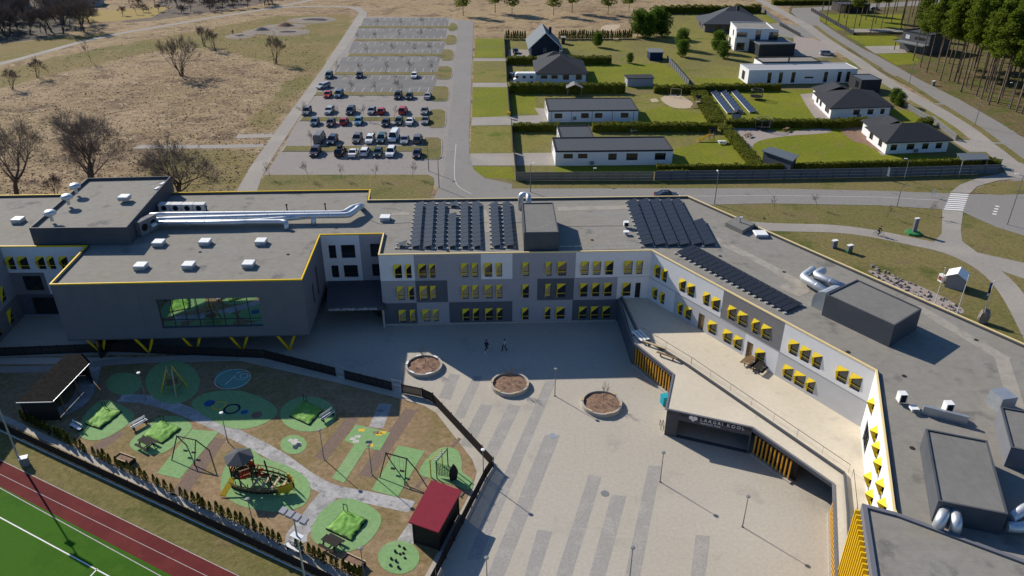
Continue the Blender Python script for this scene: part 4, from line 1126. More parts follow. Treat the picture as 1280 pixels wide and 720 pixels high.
for sgn_ in (.5, ): 
    for s_ in (0.25, hw-.25): mb.fbox(F.p(s_-.1, 0, .005), F.u*.2, F.n*.06, (0, 0, 3.0))
mb.build('corner_board', white_metal, h)

# far hip-roofed house
F = Fr(gp(880.6, 40.3), gp(953, 41)); h = thing('hip_roof_house', 'wide house with blue-grey hipped roof behind the white cube house', 'house', F.o)
box_walls(h, F, 16, 3.2, [(4, 6, .5, 2.5), (8, 10.5, .5, 2.5)], [(2, 3.2, .4, 2.4), (5, 6.5, .4, 2.4), (9, 10.5, .4, 2.4)], (), M('timber_wall', (.12, .115, .11), .85, .1, 2))
mb = MB(); hipgeo(mb, F, 0, F.L, 0, 16, 3.2, 6.6, 1.2); hipgeo(mb, Fr(F.p(5, 0, -8), F.p(22, 0, -8)), 0, 17, 0, 13, 3.19, 7.4, .6); r = mb.build('roof', tile_gry, h)
mb = MB(); c = F.p(F.L*.62, 0, -9.5); mb.box(c.x, c.y, 5.5, 1, 1, 3.0); mb.build('chimney', tile_blk, r)

# white two-storey cube
F = Fr(gp(917, 63.6), gp(963, 64.5)); h = thing('cube_house', 'white two-storey modern cube house with flat roof', 'house', F.o)
hh = 7.2
box_walls(h, F, 13, hh, [(.7, 3.4, .3, 2.8), (.3, 3.6, 4.7, 6.2), (6.6, 8.3, .3, 6.9), (11, 14, 3.8, 6.4)], [(1, 5, .3, 2.8), (7, 9, 4.2, 6.2)], (), wall_white)
flat_roof(h, F, 13, hh, roofing, frame_w, up=.3)
mb = MB()
for q in ((0.1, 3.9, 4.45, 4.6), (.1, 3.9, 6.3, 6.45), (.1, .25, 4.61, 6.29), (3.75, 3.9, 4.61, 6.29)): mb.fbox(F.p(q[0], q[2], .002), F.u*(q[1]-q[0]), F.n*.7, (0, 0, q[3]-q[2]))
mb.build('window_surround', wall_white, h)
# dark garage
F = Fr(gp(947.6, 70.8), gp(992, 69.8)); h = thing('garage', 'black-fronted flat-roofed garage joined to the white cube house', 'garage', F.o)
box_walls(h, F, 11, 3.9, (), (), (), tile_blk)
flat_roof(h, F, 11, 3.9, tile_blu, grey_pole, up=.2)
mb = MB()
for z in [i*.45 for i in range(8)]: mb.fbox(F.p(.6, z+.12, .003), F.u*(F.L-1), F.n*.05, (0, 0, .36))
mb.build('garage_door', tile_blk, h)

# long white modern house
F = Fr(gp(934, 105.5), gp(1069, 103.6)); h = thing('modern_house', 'long white modern house with tall narrow dark windows', 'house', F.o)
k = F.L/135.
ww = [958, 972, 987.5, 1028, 1045, 1056]
fw = [(k*(x-934), k*(x+4.6-934), .3, 3.3) for x in ww] + [(k*(1004-934), k*(1015-934), 1.5, 2.0)]
box_walls(h, F, 8, 4.0, fw, [(2.5, 5, .5, 3.0)], (), wall_white)
flat_roof(h, F, 8, 4.0, M('white_roof_membrane', (.36, .36, .37), .7, .05, 1), frame_w, up=.1)
Fu = Fr(F.p(6.5, 0, -7.8), F.p(24, 0, -7.8)); box_walls(h, Fu, 7, 4.4, (), (), (), wall_white)
flat_roof(h, Fu, 7, 4.4, roofing, tile_blk, name='rear_roof', up=.25)
mb = MB(); c = Fu.p(8, 0, -.3); mb.box(c.x, c.y, 4.4, .35, .35, 1.3); mb.build('chimney', tile_blk, h)
Fu = Fr(F.p(24.2, 0, -7.8), F.p(F.L-3, 0, -7.8)); box_walls(h, Fu, 6, 3.4, (), (), (), wall_white); flat_roof(h, Fu, 6, 3.4, tile_gry, tile_gry, name='porch_roof', up=.1)

# two black-roofed bungalows
for nm, A, B_, dl, base, wins, lw, lab in (
    ('hip_roof_house', (1037, 148.5), (1110.5, 146.2), (1017.5, 129), 3.0, [(.38, .49), (.62, .72), (.84, .91)], [(.10, .22), (.32, .44), (.66, .9)], 'white bungalow with black hipped roof and a dark box annexe'),
    ('hip_roof_house', (1106, 192.8), (1182.7, 189.6), (1082.7, 174), 2.8, [(.07, .17), (.33, .45), (.58, .68), (.80, .90)], [(.12, .3), (.6, .78)], 'white bungalow with black hipped roof nearest the street junction')):
    F = Fr(gp(*A), gp(*B_)); c = gp(*dl); dd = (c-F.o).length
    h = thing(nm, lab, 'house', F.o)
    # side wall direction follows the surveyed corner
    Fs = Fr(c, F.o)
    mb = MB(); wh = 2.75
    fw = [(a*F.L, b*F.L, .8 if i < len(wins)-1 or nm else .1, 2.1) for i, (a, b) in enumerate(wins)]
    lws = [(a*Fs.L, b*Fs.L, .7, 2.2) for a, b in lw]
    e = F.p(F.L, 0) + (c-F.o)
    Fr2 = Fr(F.p(F.L, 0), e); Fb2 = Fr(e, c)
    wall(mb, F, 0, F.L, 0, wh, fw, depth=.12); wall(mb, Fs, 0, Fs.L, 0, wh, lws, depth=.12); wall(mb, Fr2, 0, Fr2.L, 0, wh); wall(mb, Fb2, 0, Fb2.L, 0, wh)
    mb.build('wall', wall_white, h)
    for w in fw: window(F, w, h, depth=.12, transom=0, bars=1)
    for w in lws: window(Fs, w, h, depth=.12, transom=0)
    mb = MB(); ov = .7
    u, v = F.u, (c-F.o).normalized()
    A_, B2, C2, D2 = F.o-u*ov-v*ov, F.p(F.L, 0)+u*ov-v*ov, e+u*ov+v*ov, c-u*ov+v*ov
    up_ = Vector((0, 0, 2.8)); rz = Vector((0, 0, 5.4 if dd > 12 else 5.2)); hw_ = (dd+2*ov)/2
    X = (A_+D2)/2+u*hw_*.95+rz; Y = (B2+C2)/2-u*hw_*.95+rz
    A3, B3, C3, D3 = A_+up_, B2+up_, C2+up_, D2+up_
    mb.quad(A3, B3, Y, X); mb.poly([B3, C3, Y]); mb.quad(C3, D3, X, Y); mb.poly([D3, A3, X])
    dn = Vector((0, 0, -.2)); q4 = [A3, B3, C3, D3]
    for i in range(4): mb.quad(q4[i], q4[(i+1) % 4], q4[(i+1) % 4]+dn, q4[i]+dn)
    mb.poly([q+dn for q in q4][::-1])
    mb.build('roof', tile_blk, h)
    # rear wing
    c2 = c + v*5; Fw_ = Fr(c2+u*.8, c2+u*(F.L*.62)); mb = MB()
    P4 = [c+u*.8-v*2, c+u*(F.L*.62)-v*2, c2+u*(F.L*.62), c2+u*.8]
    mb.prism([xy(p) for p in P4], 0, 2.75); mb.build('rear_wall', wall_white, h)
    mb = MB(); A3, B3, C3, D3 = [p+up_+Vector((0, 0, .01)) for p in (P4[0]-u*ov, P4[1]+u*ov, P4[2]+u*ov+v*ov, P4[3]-u*ov+v*ov)]
    X = (A3+B3)/2+Vector((0, 0, 2.5))-v*2; Y = (C3+D3)/2+Vector((0, 0, 2.2))-v*3.2
    mb.quad(A3, D3, Y, X); mb.quad(B3, C3, Y, X); mb.poly([C3, D3, Y]); mb.build('rear_roof', tile_blk, h)
    mb = MB(); mb.fbox(F.p(F.L*.46 if nm else 0, .25, .004), F.u*.8, F.n*.35, (0, 0, .7)); mb.build('heat_pump', grey_pole, h)
# dark box annexe
F = Fr(gp(1074, 116), gp(1099, 115.5)); h = thing('annexe', 'small black box building behind the black-roofed bungalow', 'outbuilding', F.o)
box_walls(h, F, 7, 3.4, (), [(4, 6, .8, 2.8)], (), tile_blk); flat_roof(h, F, 7, 3.4, tile_blu, tile_blk, up=.15)
# forest house
F = Fr(gp(1124, 61), gp(1158, 68)); h = thing('forest_house', 'dark two-level house with a carport under the pines', 'house', F.o)
box_walls(h, F, 12, 6.0, [(1.2, 3.2, 3.6, 5.2), (5, 9, 3.9, 4.9)], (), (), M('grey_timber_wall', (.12, .12, .13), .85, .1, 2)); flat_roof(h, F, 12, 6.0, tile_gry, tile_blk)
mb = MB(); mb.fbox(F.p(-.3, 2.7, 0), F.u*(F.L+.6), F.n*3.2, (0, 0, .35)); mb.build('carport_roof', grey_pole, h)
for s in (.2, F.L-.4):
    mb = MB(); mb.fbox(F.p(s, 0, 2.9), F.u*.2, F.n*.2, (0, 0, 2.69)); mb.build('post', tile_blk, h)
mb = MB(); mb.fbox(F.p(1.4, 3.8, .01), F.u*1.6, F.n*.05, (0, 0, 1.3)); mb.build('window_panel', frame_w, h)
# house top right beyond forest fence
F = Fr(gp(1049, 16), gp(1086, 16)); h = thing('timber_house', 'dark house with an ochre end panel among forest trunks', 'house', F.o)
box_walls(h, F, 10, 3.2, [(4, 6, 1, 2.3), (8, 10, 1, 2.3)], (), (), M('dark_timber_wall', (.06, .05, .048), .85, .1, 2)); flat_roof(h, F, 10, 3.2, tile_gry, tile_blk)
mb = MB(); mb.fbox(F.p(.2, .1, .02), F.u*1.8, F.n*.1, (0, 0, 2.9)); mb.build('ochre_panel', wood_lt, h)
# far-left roofs
for (A, B_, lab, hz, zr) in (((-30, 14), (30, 12), 'grey-roofed house in the bare wood at the far left', 3, 6.5), ((100, 9), (126, 8), 'small distant house beside the yellow field', 2.8, 5)):
    F = Fr(gp(*A), gp(*B_)); h = thing('distant_house', lab, 'house', F.o)
    box_walls(h, F, 10, hz, [(F.L*.2, F.L*.35, 1, 2.2), (F.L*.6, F.L*.75, 1, 2.2)], (), (), wall_light); mb = MB(); hipgeo(mb, F, 0, F.L, 0, 10, hz+.01, zr); mb.build('roof', tile_blu if hz == 3 else tile_blk, h)

# sheds
def shed(name, lab, cat, A, B_, depth, h, wm, rm, roof='flat', ov=.3, win=(), open_=False):
    F = Fr(gp(*A), gp(*B_)); t = thing(name, lab, cat, F.o)
    if open_:
        for s in (.1, F.L-.2):
            for dd in (0, depth-.1):
                mb = MB(); mb.fbox(F.p(s, 0, -dd), F.u*.12, -F.n*.12, (0, 0, h)); mb.build('post', wm, t)
        mb = MB(); mb.fbox(F.p(.1, 0, -depth), F.u*(F.L-.2), F.n*.08, (0, 0, h)); mb.build('back_wall', wm, t)
    else: box_walls(t, F, depth, h, win, (), (), wm)
    mb = MB()
    if roof == 'flat':
        mb.fbox(F.p(-ov, h+.002, ov), F.u*(F.L+2*ov), -F.n*(depth+2*ov), (0, 0, .18))
    else:
        P_ = lambda s, d_, z: F.p(s, z, -d_)
        L_, dn = F.L, Vector((0, 0, .12))
        for s0 in (-ov, L_+ov):
            a, b, c_, d_ = P_(s0, -ov, h-.1), P_(L_/2, -ov, h+L_*.22), P_(L_/2, depth+ov, h+L_*.22), P_(s0, depth+ov, h-.1)
            mb.hexa([a, b, c_, d_, a+dn, b+dn, c_+dn, d_+dn])
    mb.build('roof', rm, t)
    return t
shed('gazebo', 'small grey gabled garden gazebo against the dark hedge', 'gazebo', (709, 120), (727, 120), 3.4, 2.2, grey_pole, M('pale_grey_roof', (.2, .2, .2), .7, .1, 2), 'gable', open_=True)
shed('garden_shed', 'narrow white shed with dark flat roof set into the hedge', 'shed', (784, 108.5), (816, 108), 4, 2.3, wall_light, tile_blk)
shed('garden_shed', 'dark-fronted square shed with grey roof by the big green trees', 'shed', (812, 76), (828, 76), 5.5, 2.6, navy_m, M('shed_roof_grey', (.17, .18, .19), .7, .1, 2), 'flat', win=())
shed('garden_shed', 'tiny shed beside the dark gabled house', 'shed', (702, 55.5), (706, 55.5), 2.5, 2.2, tile_blk, roofing)
shed('playhouse', 'small pale playhouse with black roof below the garden solar panels', 'playhouse', (914, 150.5), (926, 151.5), 2.2, 1.7, wall_light, tile_blk, 'gable', .2)
# dark flat shed with surveyed corners
a, b, c, d = [G(x, y, 2.6) for x, y in ((952, 188), (991, 201.5), (999, 194), (963, 183))]
t = thing('garden_shed', 'slate-coloured flat-roofed shed on the gravel yard', 'shed', (a.x, a.y, 0))
p = [a, b, c, d]; p = p if ccw(p) else p[::-1]
mb = MB(); mb.prism([xy(q) for q in inset(p, .35)], 0, 2.45); mb.build('wall', M('slate_boarding', (.07, .08, .10), .8, .1, 2), t); mb = MB(); mb.prism([xy(q) for q in p], 2.45, 2.62); mb.build('roof', tile_blu, t)
p = [G(x, y, 2.4) for x, y in ((1196, 191.5), (1232, 191.5), (1237, 199), (1203, 200))]
t = thing('carport', 'open carport with pale grey sloping roof beside the corner hedge', 'carport', (p[0].x, p[0].y, 0)); pc = p if ccw(p) else p[::-1]
mb = MB(); mb.prism([xy(q) for q in pc], 2.25, 2.42); mb.build('roof', tile_blu, t)
for q in inset(pc, .3):
    mb = MB(); mb.box(q.x, q.y, 0, .15, .15, 2.249); mb.build('post', grey_pole, t)

# =============================================================== FENCES, HEDGES
def fence(name, lab, pts, h, mat, post=3.0, boards=3, thick=.06, postm=None, gap=.03, world=False):
    P_ = [Vector(q) for q in pts] if world else GG(pts)
    t = thing(name, lab, 'fence', P_[0])
    mb = MB()
    for i in range(len(P_)-1):
        F = Fr(P_[i], P_[i+1]); bh = (h-.05)/boards
        for b in range(boards):
            mb.fbox(F.p(0, .05+b*bh, 0), F.u*F.L, F.n*thick, (0, 0, bh-gap))
        n = max(1, int(F.L/post))
        for k_ in range(n+(i == len(P_)-2)):
            pb = MB(); pb.fbox(F.p(k_*F.L/n-.05, 0, thick+.004), F.u*.1, F.n*.1, (0, 0, h+.04)); pb.build('post', postm or mat, t)
    mb.build('boards', mat, t)
    return t
def vfence(name, lab, pts, h, mat, gapw=.06, w=.12, cat='fence'):
    P_ = GG(pts); t = thing(name, lab, cat, P_[0]); mb = MB(); rb = MB()
    for i in range(len(P_)-1):
        F = Fr(P_[i], P_[i+1]); s = 0
        while s < F.L:
            mb.fbox(F.p(s, .08, 0), F.u*w, F.n*.03, (0, 0, h-.08+.02*random.random())); s += w+gapw
        for z in (.35, h-.3): rb.fbox(F.p(0, z, .034), F.u*F.L, F.n*.05, (0, 0, .09))
    mb.build('slats', mat, t); rb.build('rails', mat, t)
    return t
fence('board_fence', 'pale grey-brown board fence along the road below the white house', [(645, 226), (816, 225.5)], 1.85, fence_lt)
fence('board_fence', 'blue-grey board fence along the road ending at the footpath', [(818, 225.5), (960, 224), (1100, 221.5), (1248, 217)], 2.0, fence_gr)
fence('board_fence', 'dark fence running away from the road beside the driveways', [(645, 225), (642, 192)], 1.8, wood_dk)
fence('board_fence', 'dark fence section between the two driveway gates', [(641, 190), (639, 157)], 1.8, wood_dk)
fence('board_fence', 'dark fence section beyond the yellow letter box', [(637, 146), (634, 108)], 1.8, wood_dk)
fence('board_fence', 'dark fence section beside the camper van yard', [(633.5, 102), (632, 76)], 1.8, wood_dk)
fence('board_fence', 'dark fence section beside the gabled house yard', [(631.5, 72), (630, 49)], 1.8, wood_dk)
fence('slatted_fence', 'grey slatted fence crossing the lawn by the big green trees', [(834, 76), (861, 108)], 1.8, fence_gr)
vfence('slatted_fence', 'grey slatted fence along the footpath by the black-roofed bungalow', [(1122, 129), (1160, 152)], 1.5, M('weathered_boards', (.20, .2, .2), .85, .15, 2), .12, .25)
vfence('slatted_fence', 'pale slatted fence behind the bungalow nearest the junction', [(1164, 152), (1194, 176)], 1.6, M('weathered_boards', (.2, .2, .2)), .12, .25)
vfence('slatted_fence', 'grey fence along the footpath by the wide blue-grey roof', [(951, 13), (984, 37)], 1.5, fence_gr, .1, .3)
fence('board_fence', 'dark fence on a pale plinth bounding the forest garden', [(1014, 14), (1067, 44)], 1.5, tile_blk)
vfence('slatted_fence', 'low dark fence across the forest lawn', [(1067, 44), (1125, 44)], 1.1, wood_dk, .12, .2)
vfence('gate_fence', 'short dark fence by the drive of the white cube house', [(974, 32), (1000, 46)], 1.3, tile_blk, .12, .25)

def leafbox(mb, rnd, a, b, w, h, n, leaf=.35, z0=0.1):
    """cloud of leaf faces filling a hedge between a and b"""
    d = b-a; L_ = d.length; u = d/L_; v = Vector((-u.y, u.x, 0))
    for _ in range(n):
        s = rnd.random()*L_
        hh_ = h*(1+.28*mnoise.noise(Vector((a.x+s*.8, a.y, 3))))
        ww_ = w*(1+.2*mnoise.noise(Vector((a.x+s*.5, a.y, 9))))
        r = rnd.random()
        if r < .4: t, z = (rnd.random()-.5)*ww_, hh_*(.94+.10*rnd.random())
        elif r < .9: t, z = (.5 if rnd.random() < .5 else -.5)*ww_*(.9+.2*rnd.random()), z0+rnd.random()*(hh_-z0)
        else: t, z = (rnd.random()-.5)*ww_, z0+rnd.random()*(hh_-z0)
        p = a + u*s + v*t + Vector((0, 0, z))
        q1 = Vector((rnd.uniform(-1, 1), rnd.uniform(-1, 1), rnd.uniform(-.6, .6))).normalized()
        q2 = q1.cross(Vector((rnd.uniform(-1, 1), rnd.uniform(-1, 1), rnd.uniform(-1, 1)))).normalized()
        l = leaf*rnd.uniform(.6, 1.3)
        mb.quad(p-q1*l-q2*l*.5, p+q1*l-q2*l*.5, p+q1*l*.7+q2*l*.5, p-q1*l*.7+q2*l*.5)
HN = 0
def hedge(lab, pts, w, h, dens=28, leaf=.17):
    global HN; HN += 1
    rnd = random.Random(HN*13)
    P_ = GG(pts); t = thing('hedge', lab, 'hedge', P_[0]); mb = MB(); core = MB()
    for i in range(len(P_)-1):
        a, b = P_[i], P_[i+1]; L_ = (b-a).length
        leafbox(mb, rnd, a, b, w, h, int(L_*(w+h*1.6)*dens), leaf)
        F = Fr(a, b); core.fbox(F.p(0, 0, w*.42), F.u*F.L, -F.n*w*.84, (0, 0, h*.82))
    mb.build('foliage', hedge_leaf, t); core.build('inner_foliage', hedge_leaf, t)
    return t
hedge('tall clipped hedge behind the dark hipped roof', [(634, 80), (764, 80)], 2.0, 2.4)
hedge('tall clipped hedge with the gazebo in front', [(637, 116), (781, 116)], 1.8, 2.6)
hedge('hedge right of the narrow white shed, by the sand patch', [(817, 116), (880, 116)], 1.8, 2.0)
hedge('bushy light green hedge between the two white flat-roofed houses', [(641, 164), (700, 164)], 1.6, 1.9)
hedge('long hedge behind the L-shaped bungalow', [(740, 164), (895, 164)], 2.0, 2.0)
hedge('wide diagonal hedge left of the garden solar panels', [(869, 112), (897, 156)], 4.0, 1.1)
hedge('diagonal hedge running down to the road fence', [(903, 158), (945, 210)], 2.6, 1.1)
hedge('hedge in front of the long white modern house', [(876, 114), (975, 113)], 1.6, 1.8)
hedge('hedge behind the trampoline on gravel', [(905, 159), (1024, 159)], 1.6, 1.9)
hedge('hedge between the two black-roofed bungalows', [(1026, 160), (1086, 157)], 1.8, 1.9)
hedge('low yellow-green hedge behind the grey road fence', [(820, 213), (960, 212), (1100, 208), (1244, 205)], .9, 1.2, 24, .16)
hedge('low grassy hedge below the L-shaped bungalow', [(820, 218), (860, 217)], .8, .8, 24, .16)
hedge('far dark hedge behind the wide olive lawn', [(818, 17), (950, 16)], 2.5, 3.0, 14, .3)
hedge('short hedge behind the bungalow beside the slatted fence', [(1148, 158), (1162, 156)], 2, 1.6)
hedge('dark shrub row at the corner carport', [(1232, 207), (1250, 210)], 2, 1.6)
hedge('dark shrub line across the top of the field', [(965, 6), (1060, 5)], 3, 2, 10, .3)

# =============================================================== GARDEN THINGS
def solar_rows():
    for i, (a, b, c, d) in enumerate((((886, 113), (890, 112), (914, 141), (909, 143)), ((898, 113), (902, 112), (926, 140), (921, 143)), ((911, 112.5), (916, 112), (942, 139), (937, 142)))):
        A, B_, C_, D_ = [gp(*q) for q in (a, b, c, d)]
        u = (D_-A); L_ = u.length; u = u.normalized(); v = Vector((-u.y, u.x, 0)); 
        if v.x < 0: v = -v
        t = thing('garden_solar_row', ['leftmost', 'middle', 'rightmost'][i] + ' of three tilted blue solar panel rows on the garden lawn', 'solar panels', A, group='solar panel rows on the garden lawn')
        n = 9
        for k_ in range(n):
            p0 = A + u*(k_*L_/n); mb = MB()
            mb.fbox(p0+Vector((0, 0, .35)), u*(L_/n-.16), v*1.4+Vector((0, 0, .42)), Vector((0, 0, .05))); mb.build('panel', solar_b, t)
        mb = MB(); mb.fbox(A-v*.08+Vector((0, 0, .24)), u*(L_-.05), v*1.56+Vector((0, 0, .47)), Vector((0, 0, .04))); mb.build('frame', white_metal, t)
        mb = MB()
        for k_ in range(n+1):
            p0 = A+u*(k_*L_/n*.995); mb.fbox(p0, u*.08, v*.08, (0, 0, .35)); mb.fbox(p0+v*1.6, u*.08, v*.08, (0, 0, .82))
        mb.build('rack', white_metal, t)
solar_rows()
def trampoline(px, r, lab, net=True):
    c = gp(*px); t = thing('trampoline', lab, 'trampoline', c)
    mb = MB(); mb.lathe([(r, .75), (r, .85), (r*.9, .87), (.01, .86)], c.x, c.y, 20); mb.build('mat', tyre_m, t)
    for k_ in range(6):
        a = k_*math.pi/3; mb = MB(); x, y = c.x+r*math.cos(a), c.y+r*math.sin(a); mb.tube([(x, y, 0), (x, y, 2.6)], .04, 5); mb.build('pole', grey_pole, t)
    mb = MB(); mb.tube([(c.x+r*math.cos(q*math.pi/10), c.y+r*math.sin(q*math.pi/10), 2.6) for q in range(21)], .05, 5); mb.build('top_ring', grey_pole, t)
    mb = MB()
    for k_ in range(60):
        a = k_*math.pi/30; x, y = c.x+r*math.cos(a), c.y+r*math.sin(a); mb.tube([(x, y, .85), (x, y, 2.58)], .02, 3)
    mb.build('safety_net', tyre_m, t)
trampoline((953.5, 161.5), 1.9, 'black netted trampoline on the gravel yard'); trampoline((945, 124), 1.6, 'dark enclosed trampoline on the bright lawn')
def swingset(px0, px1, h, lab, mat, spread=.8, seats=2, name='swing_set'):
    a, b = gp(*px0), gp(*px1); F = Fr(a, b); t = thing(name, lab, 'swing', a)
    for s in (0, F.L):
        for sg_ in (-1, 1):
            mb = MB(); mb.tube([F.p(s, 0, sg_*spread), F.p(s, h, 0)], .055, 6); mb.build('leg', mat, t)
    mb = MB(); mb.tube([F.p(-.1, h, 0), F.p(F.L+.1, h, 0)], .06, 6); mb.build('crossbar', mat, t)
    for k_ in range(seats):
        s = F.L*(k_+.5)/seats; mb = MB(); mb.fbox(F.p(s-.25, .45, -.12), F.u*.5, F.n*.24, (0, 0, .05)); st = mb.build('seat', tyre_m, t)
        for q in (-.23, .23): mb = MB(); mb.tube([F.p(s+q, .5, 0), F.p(s+q, h, 0)], .012, 3); mb.build('chain', grey_pole, st)
    return t
swingset((838, 121), (851, 122), 2.3, 'pale wooden swing frame on the sand patch', wood_lt)
def slide_tower(px, lab, L_=3.2, ang=3.6, mat=yel_m, wood=wood_br):
    c = gp(*px); t = thing('slide_tower', lab, 'slide', c)
    for sx_, sy_ in ((-.5, -.5), (.5, -.5), (.5, .5), (-.5, .5)): mb = MB(); mb.box(c.x+sx_, c.y+sy_, 0, .1, .1, 2.6); mb.build('post', wood, t)
    mb = MB(); mb.box(c.x, c.y, 1.2, 1.2, 1.2, .08); mb.build('platform', wood, t)
    mb = MB(); u = Vector((math.cos(ang), math.sin(ang), 0)); v = Vector((-u.y, u.x, 0)); P0 = c+u*.6
    a, b = P0+Vector((0, 0, 1.25)), P0+u*L_+Vector((0, 0, .2))
    mb.hexa([a-v*.25, a+v*.25, b+v*.25, b-v*.25]+[q+Vector((0, 0, .06)) for q in (a-v*.25, a+v*.25, b+v*.25, b-v*.25)])
    for sg_ in (-1, 1): mb.hexa([a+v*.25*sg_, a+v*.30*sg_, b+v*.30*sg_, b+v*.25*sg_]+[q+Vector((0, 0, .22)) for q in (a+v*.25*sg_, a+v*.30*sg_, b+v*.30*sg_, b+v*.25*sg_)])
    mb.build('slide', mat, t)
    mb = MB()
    for sg_ in (-1, 1):
        q = [c+Vector((-.7, sg_*.7, 2.2)), c+Vector((.7, sg_*.7, 2.2)), c+Vector((.7, 0, 2.9)), c+Vector((-.7, 0, 2.9))]; mb.quad(*q)
        mb.quad(*[p_+Vector((0, 0, .04)) for p_ in q])
    mb.build('roof', wood_dk, t)
slide_tower((889, 175), 'wooden play tower with yellow slide on the lawn', 3.2, 3.55)
slide_tower((872, 133), 'small pale climbing tower on the sand patch', 2.0, 3.9, wood_lt, wood_lt)
def picnic(c, rz, lab, mat=wood_br, group=None, sx_=1.8, cat='picnic table', name='picnic_table'):
    t = thing(name, lab, cat, c, rz, group)
    def L(x, y, z): return tuple(Vector(c) + Matrix.Rotation(rz, 3, 'Z') @ Vector((x, y, z)))
    def B(x, y, z, a, b, d, mb): mb.fbox(L(x-a/2, y-b/2, z), Matrix.Rotation(rz, 3, 'Z') @ Vector((a, 0, 0)), Matrix.Rotation(rz, 3, 'Z') @ Vector((0, b, 0)), (0, 0, d))
    mb = MB(); [B(0, y, .72, sx_, .14, .04, mb) for y in (-.32, -.16, 0, .16, .32)]; mb.build('table_top', mat, t)
    for sg_ in (-1, 1):
        mb = MB(); [B(0, sg_*.72+y, .43, sx_, .13, .04, mb) for y in (-.07, .075)]; mb.build('seat', mat, t)
    for sg_ in (-1, 1):
        mb = MB(); B(sg_*sx_*.36, 0, .36, .08, 1.7, .07, mb); B(sg_*sx_*.36, -.35, 0, .08, .08, .72, mb); B(sg_*sx_*.36, .35, 0, .08, .08, .72, mb); mb.build('leg', mat, t)
    return t
def gpl(px, **k): return gp(*px)
picnic(gp(791, 164.5), .3, 'small white garden table set above the L-shaped bungalow', white_metal)
picnic(gp(902, 180), .1, 'white-topped low garden table by the diagonal hedge', white_metal)
picnic(gp(935, 171), .9, 'brown play bench on the gravel yard', wood_br)
picnic(gp(770, 51), 0, 'pale garden bench by the far thuja row', wood_lt)
picnic(gp(983, 164), .9, 'brown lounger pair on the gravel yard behind the shed', wood_br)
# post box
t = thing('letter_box', 'yellow letter box by the driveway gate', 'letter box', gp(636, 148)); c = gp(636, 148)
mb = MB(); mb.box(c.x, c.y, 0, .1, .1, 1.0); mb.build('post', grey_pole, t); mb = MB(); mb.box(c.x, c.y, 1.0, .8, .5, .6); mb.build('box', yel_m, t)
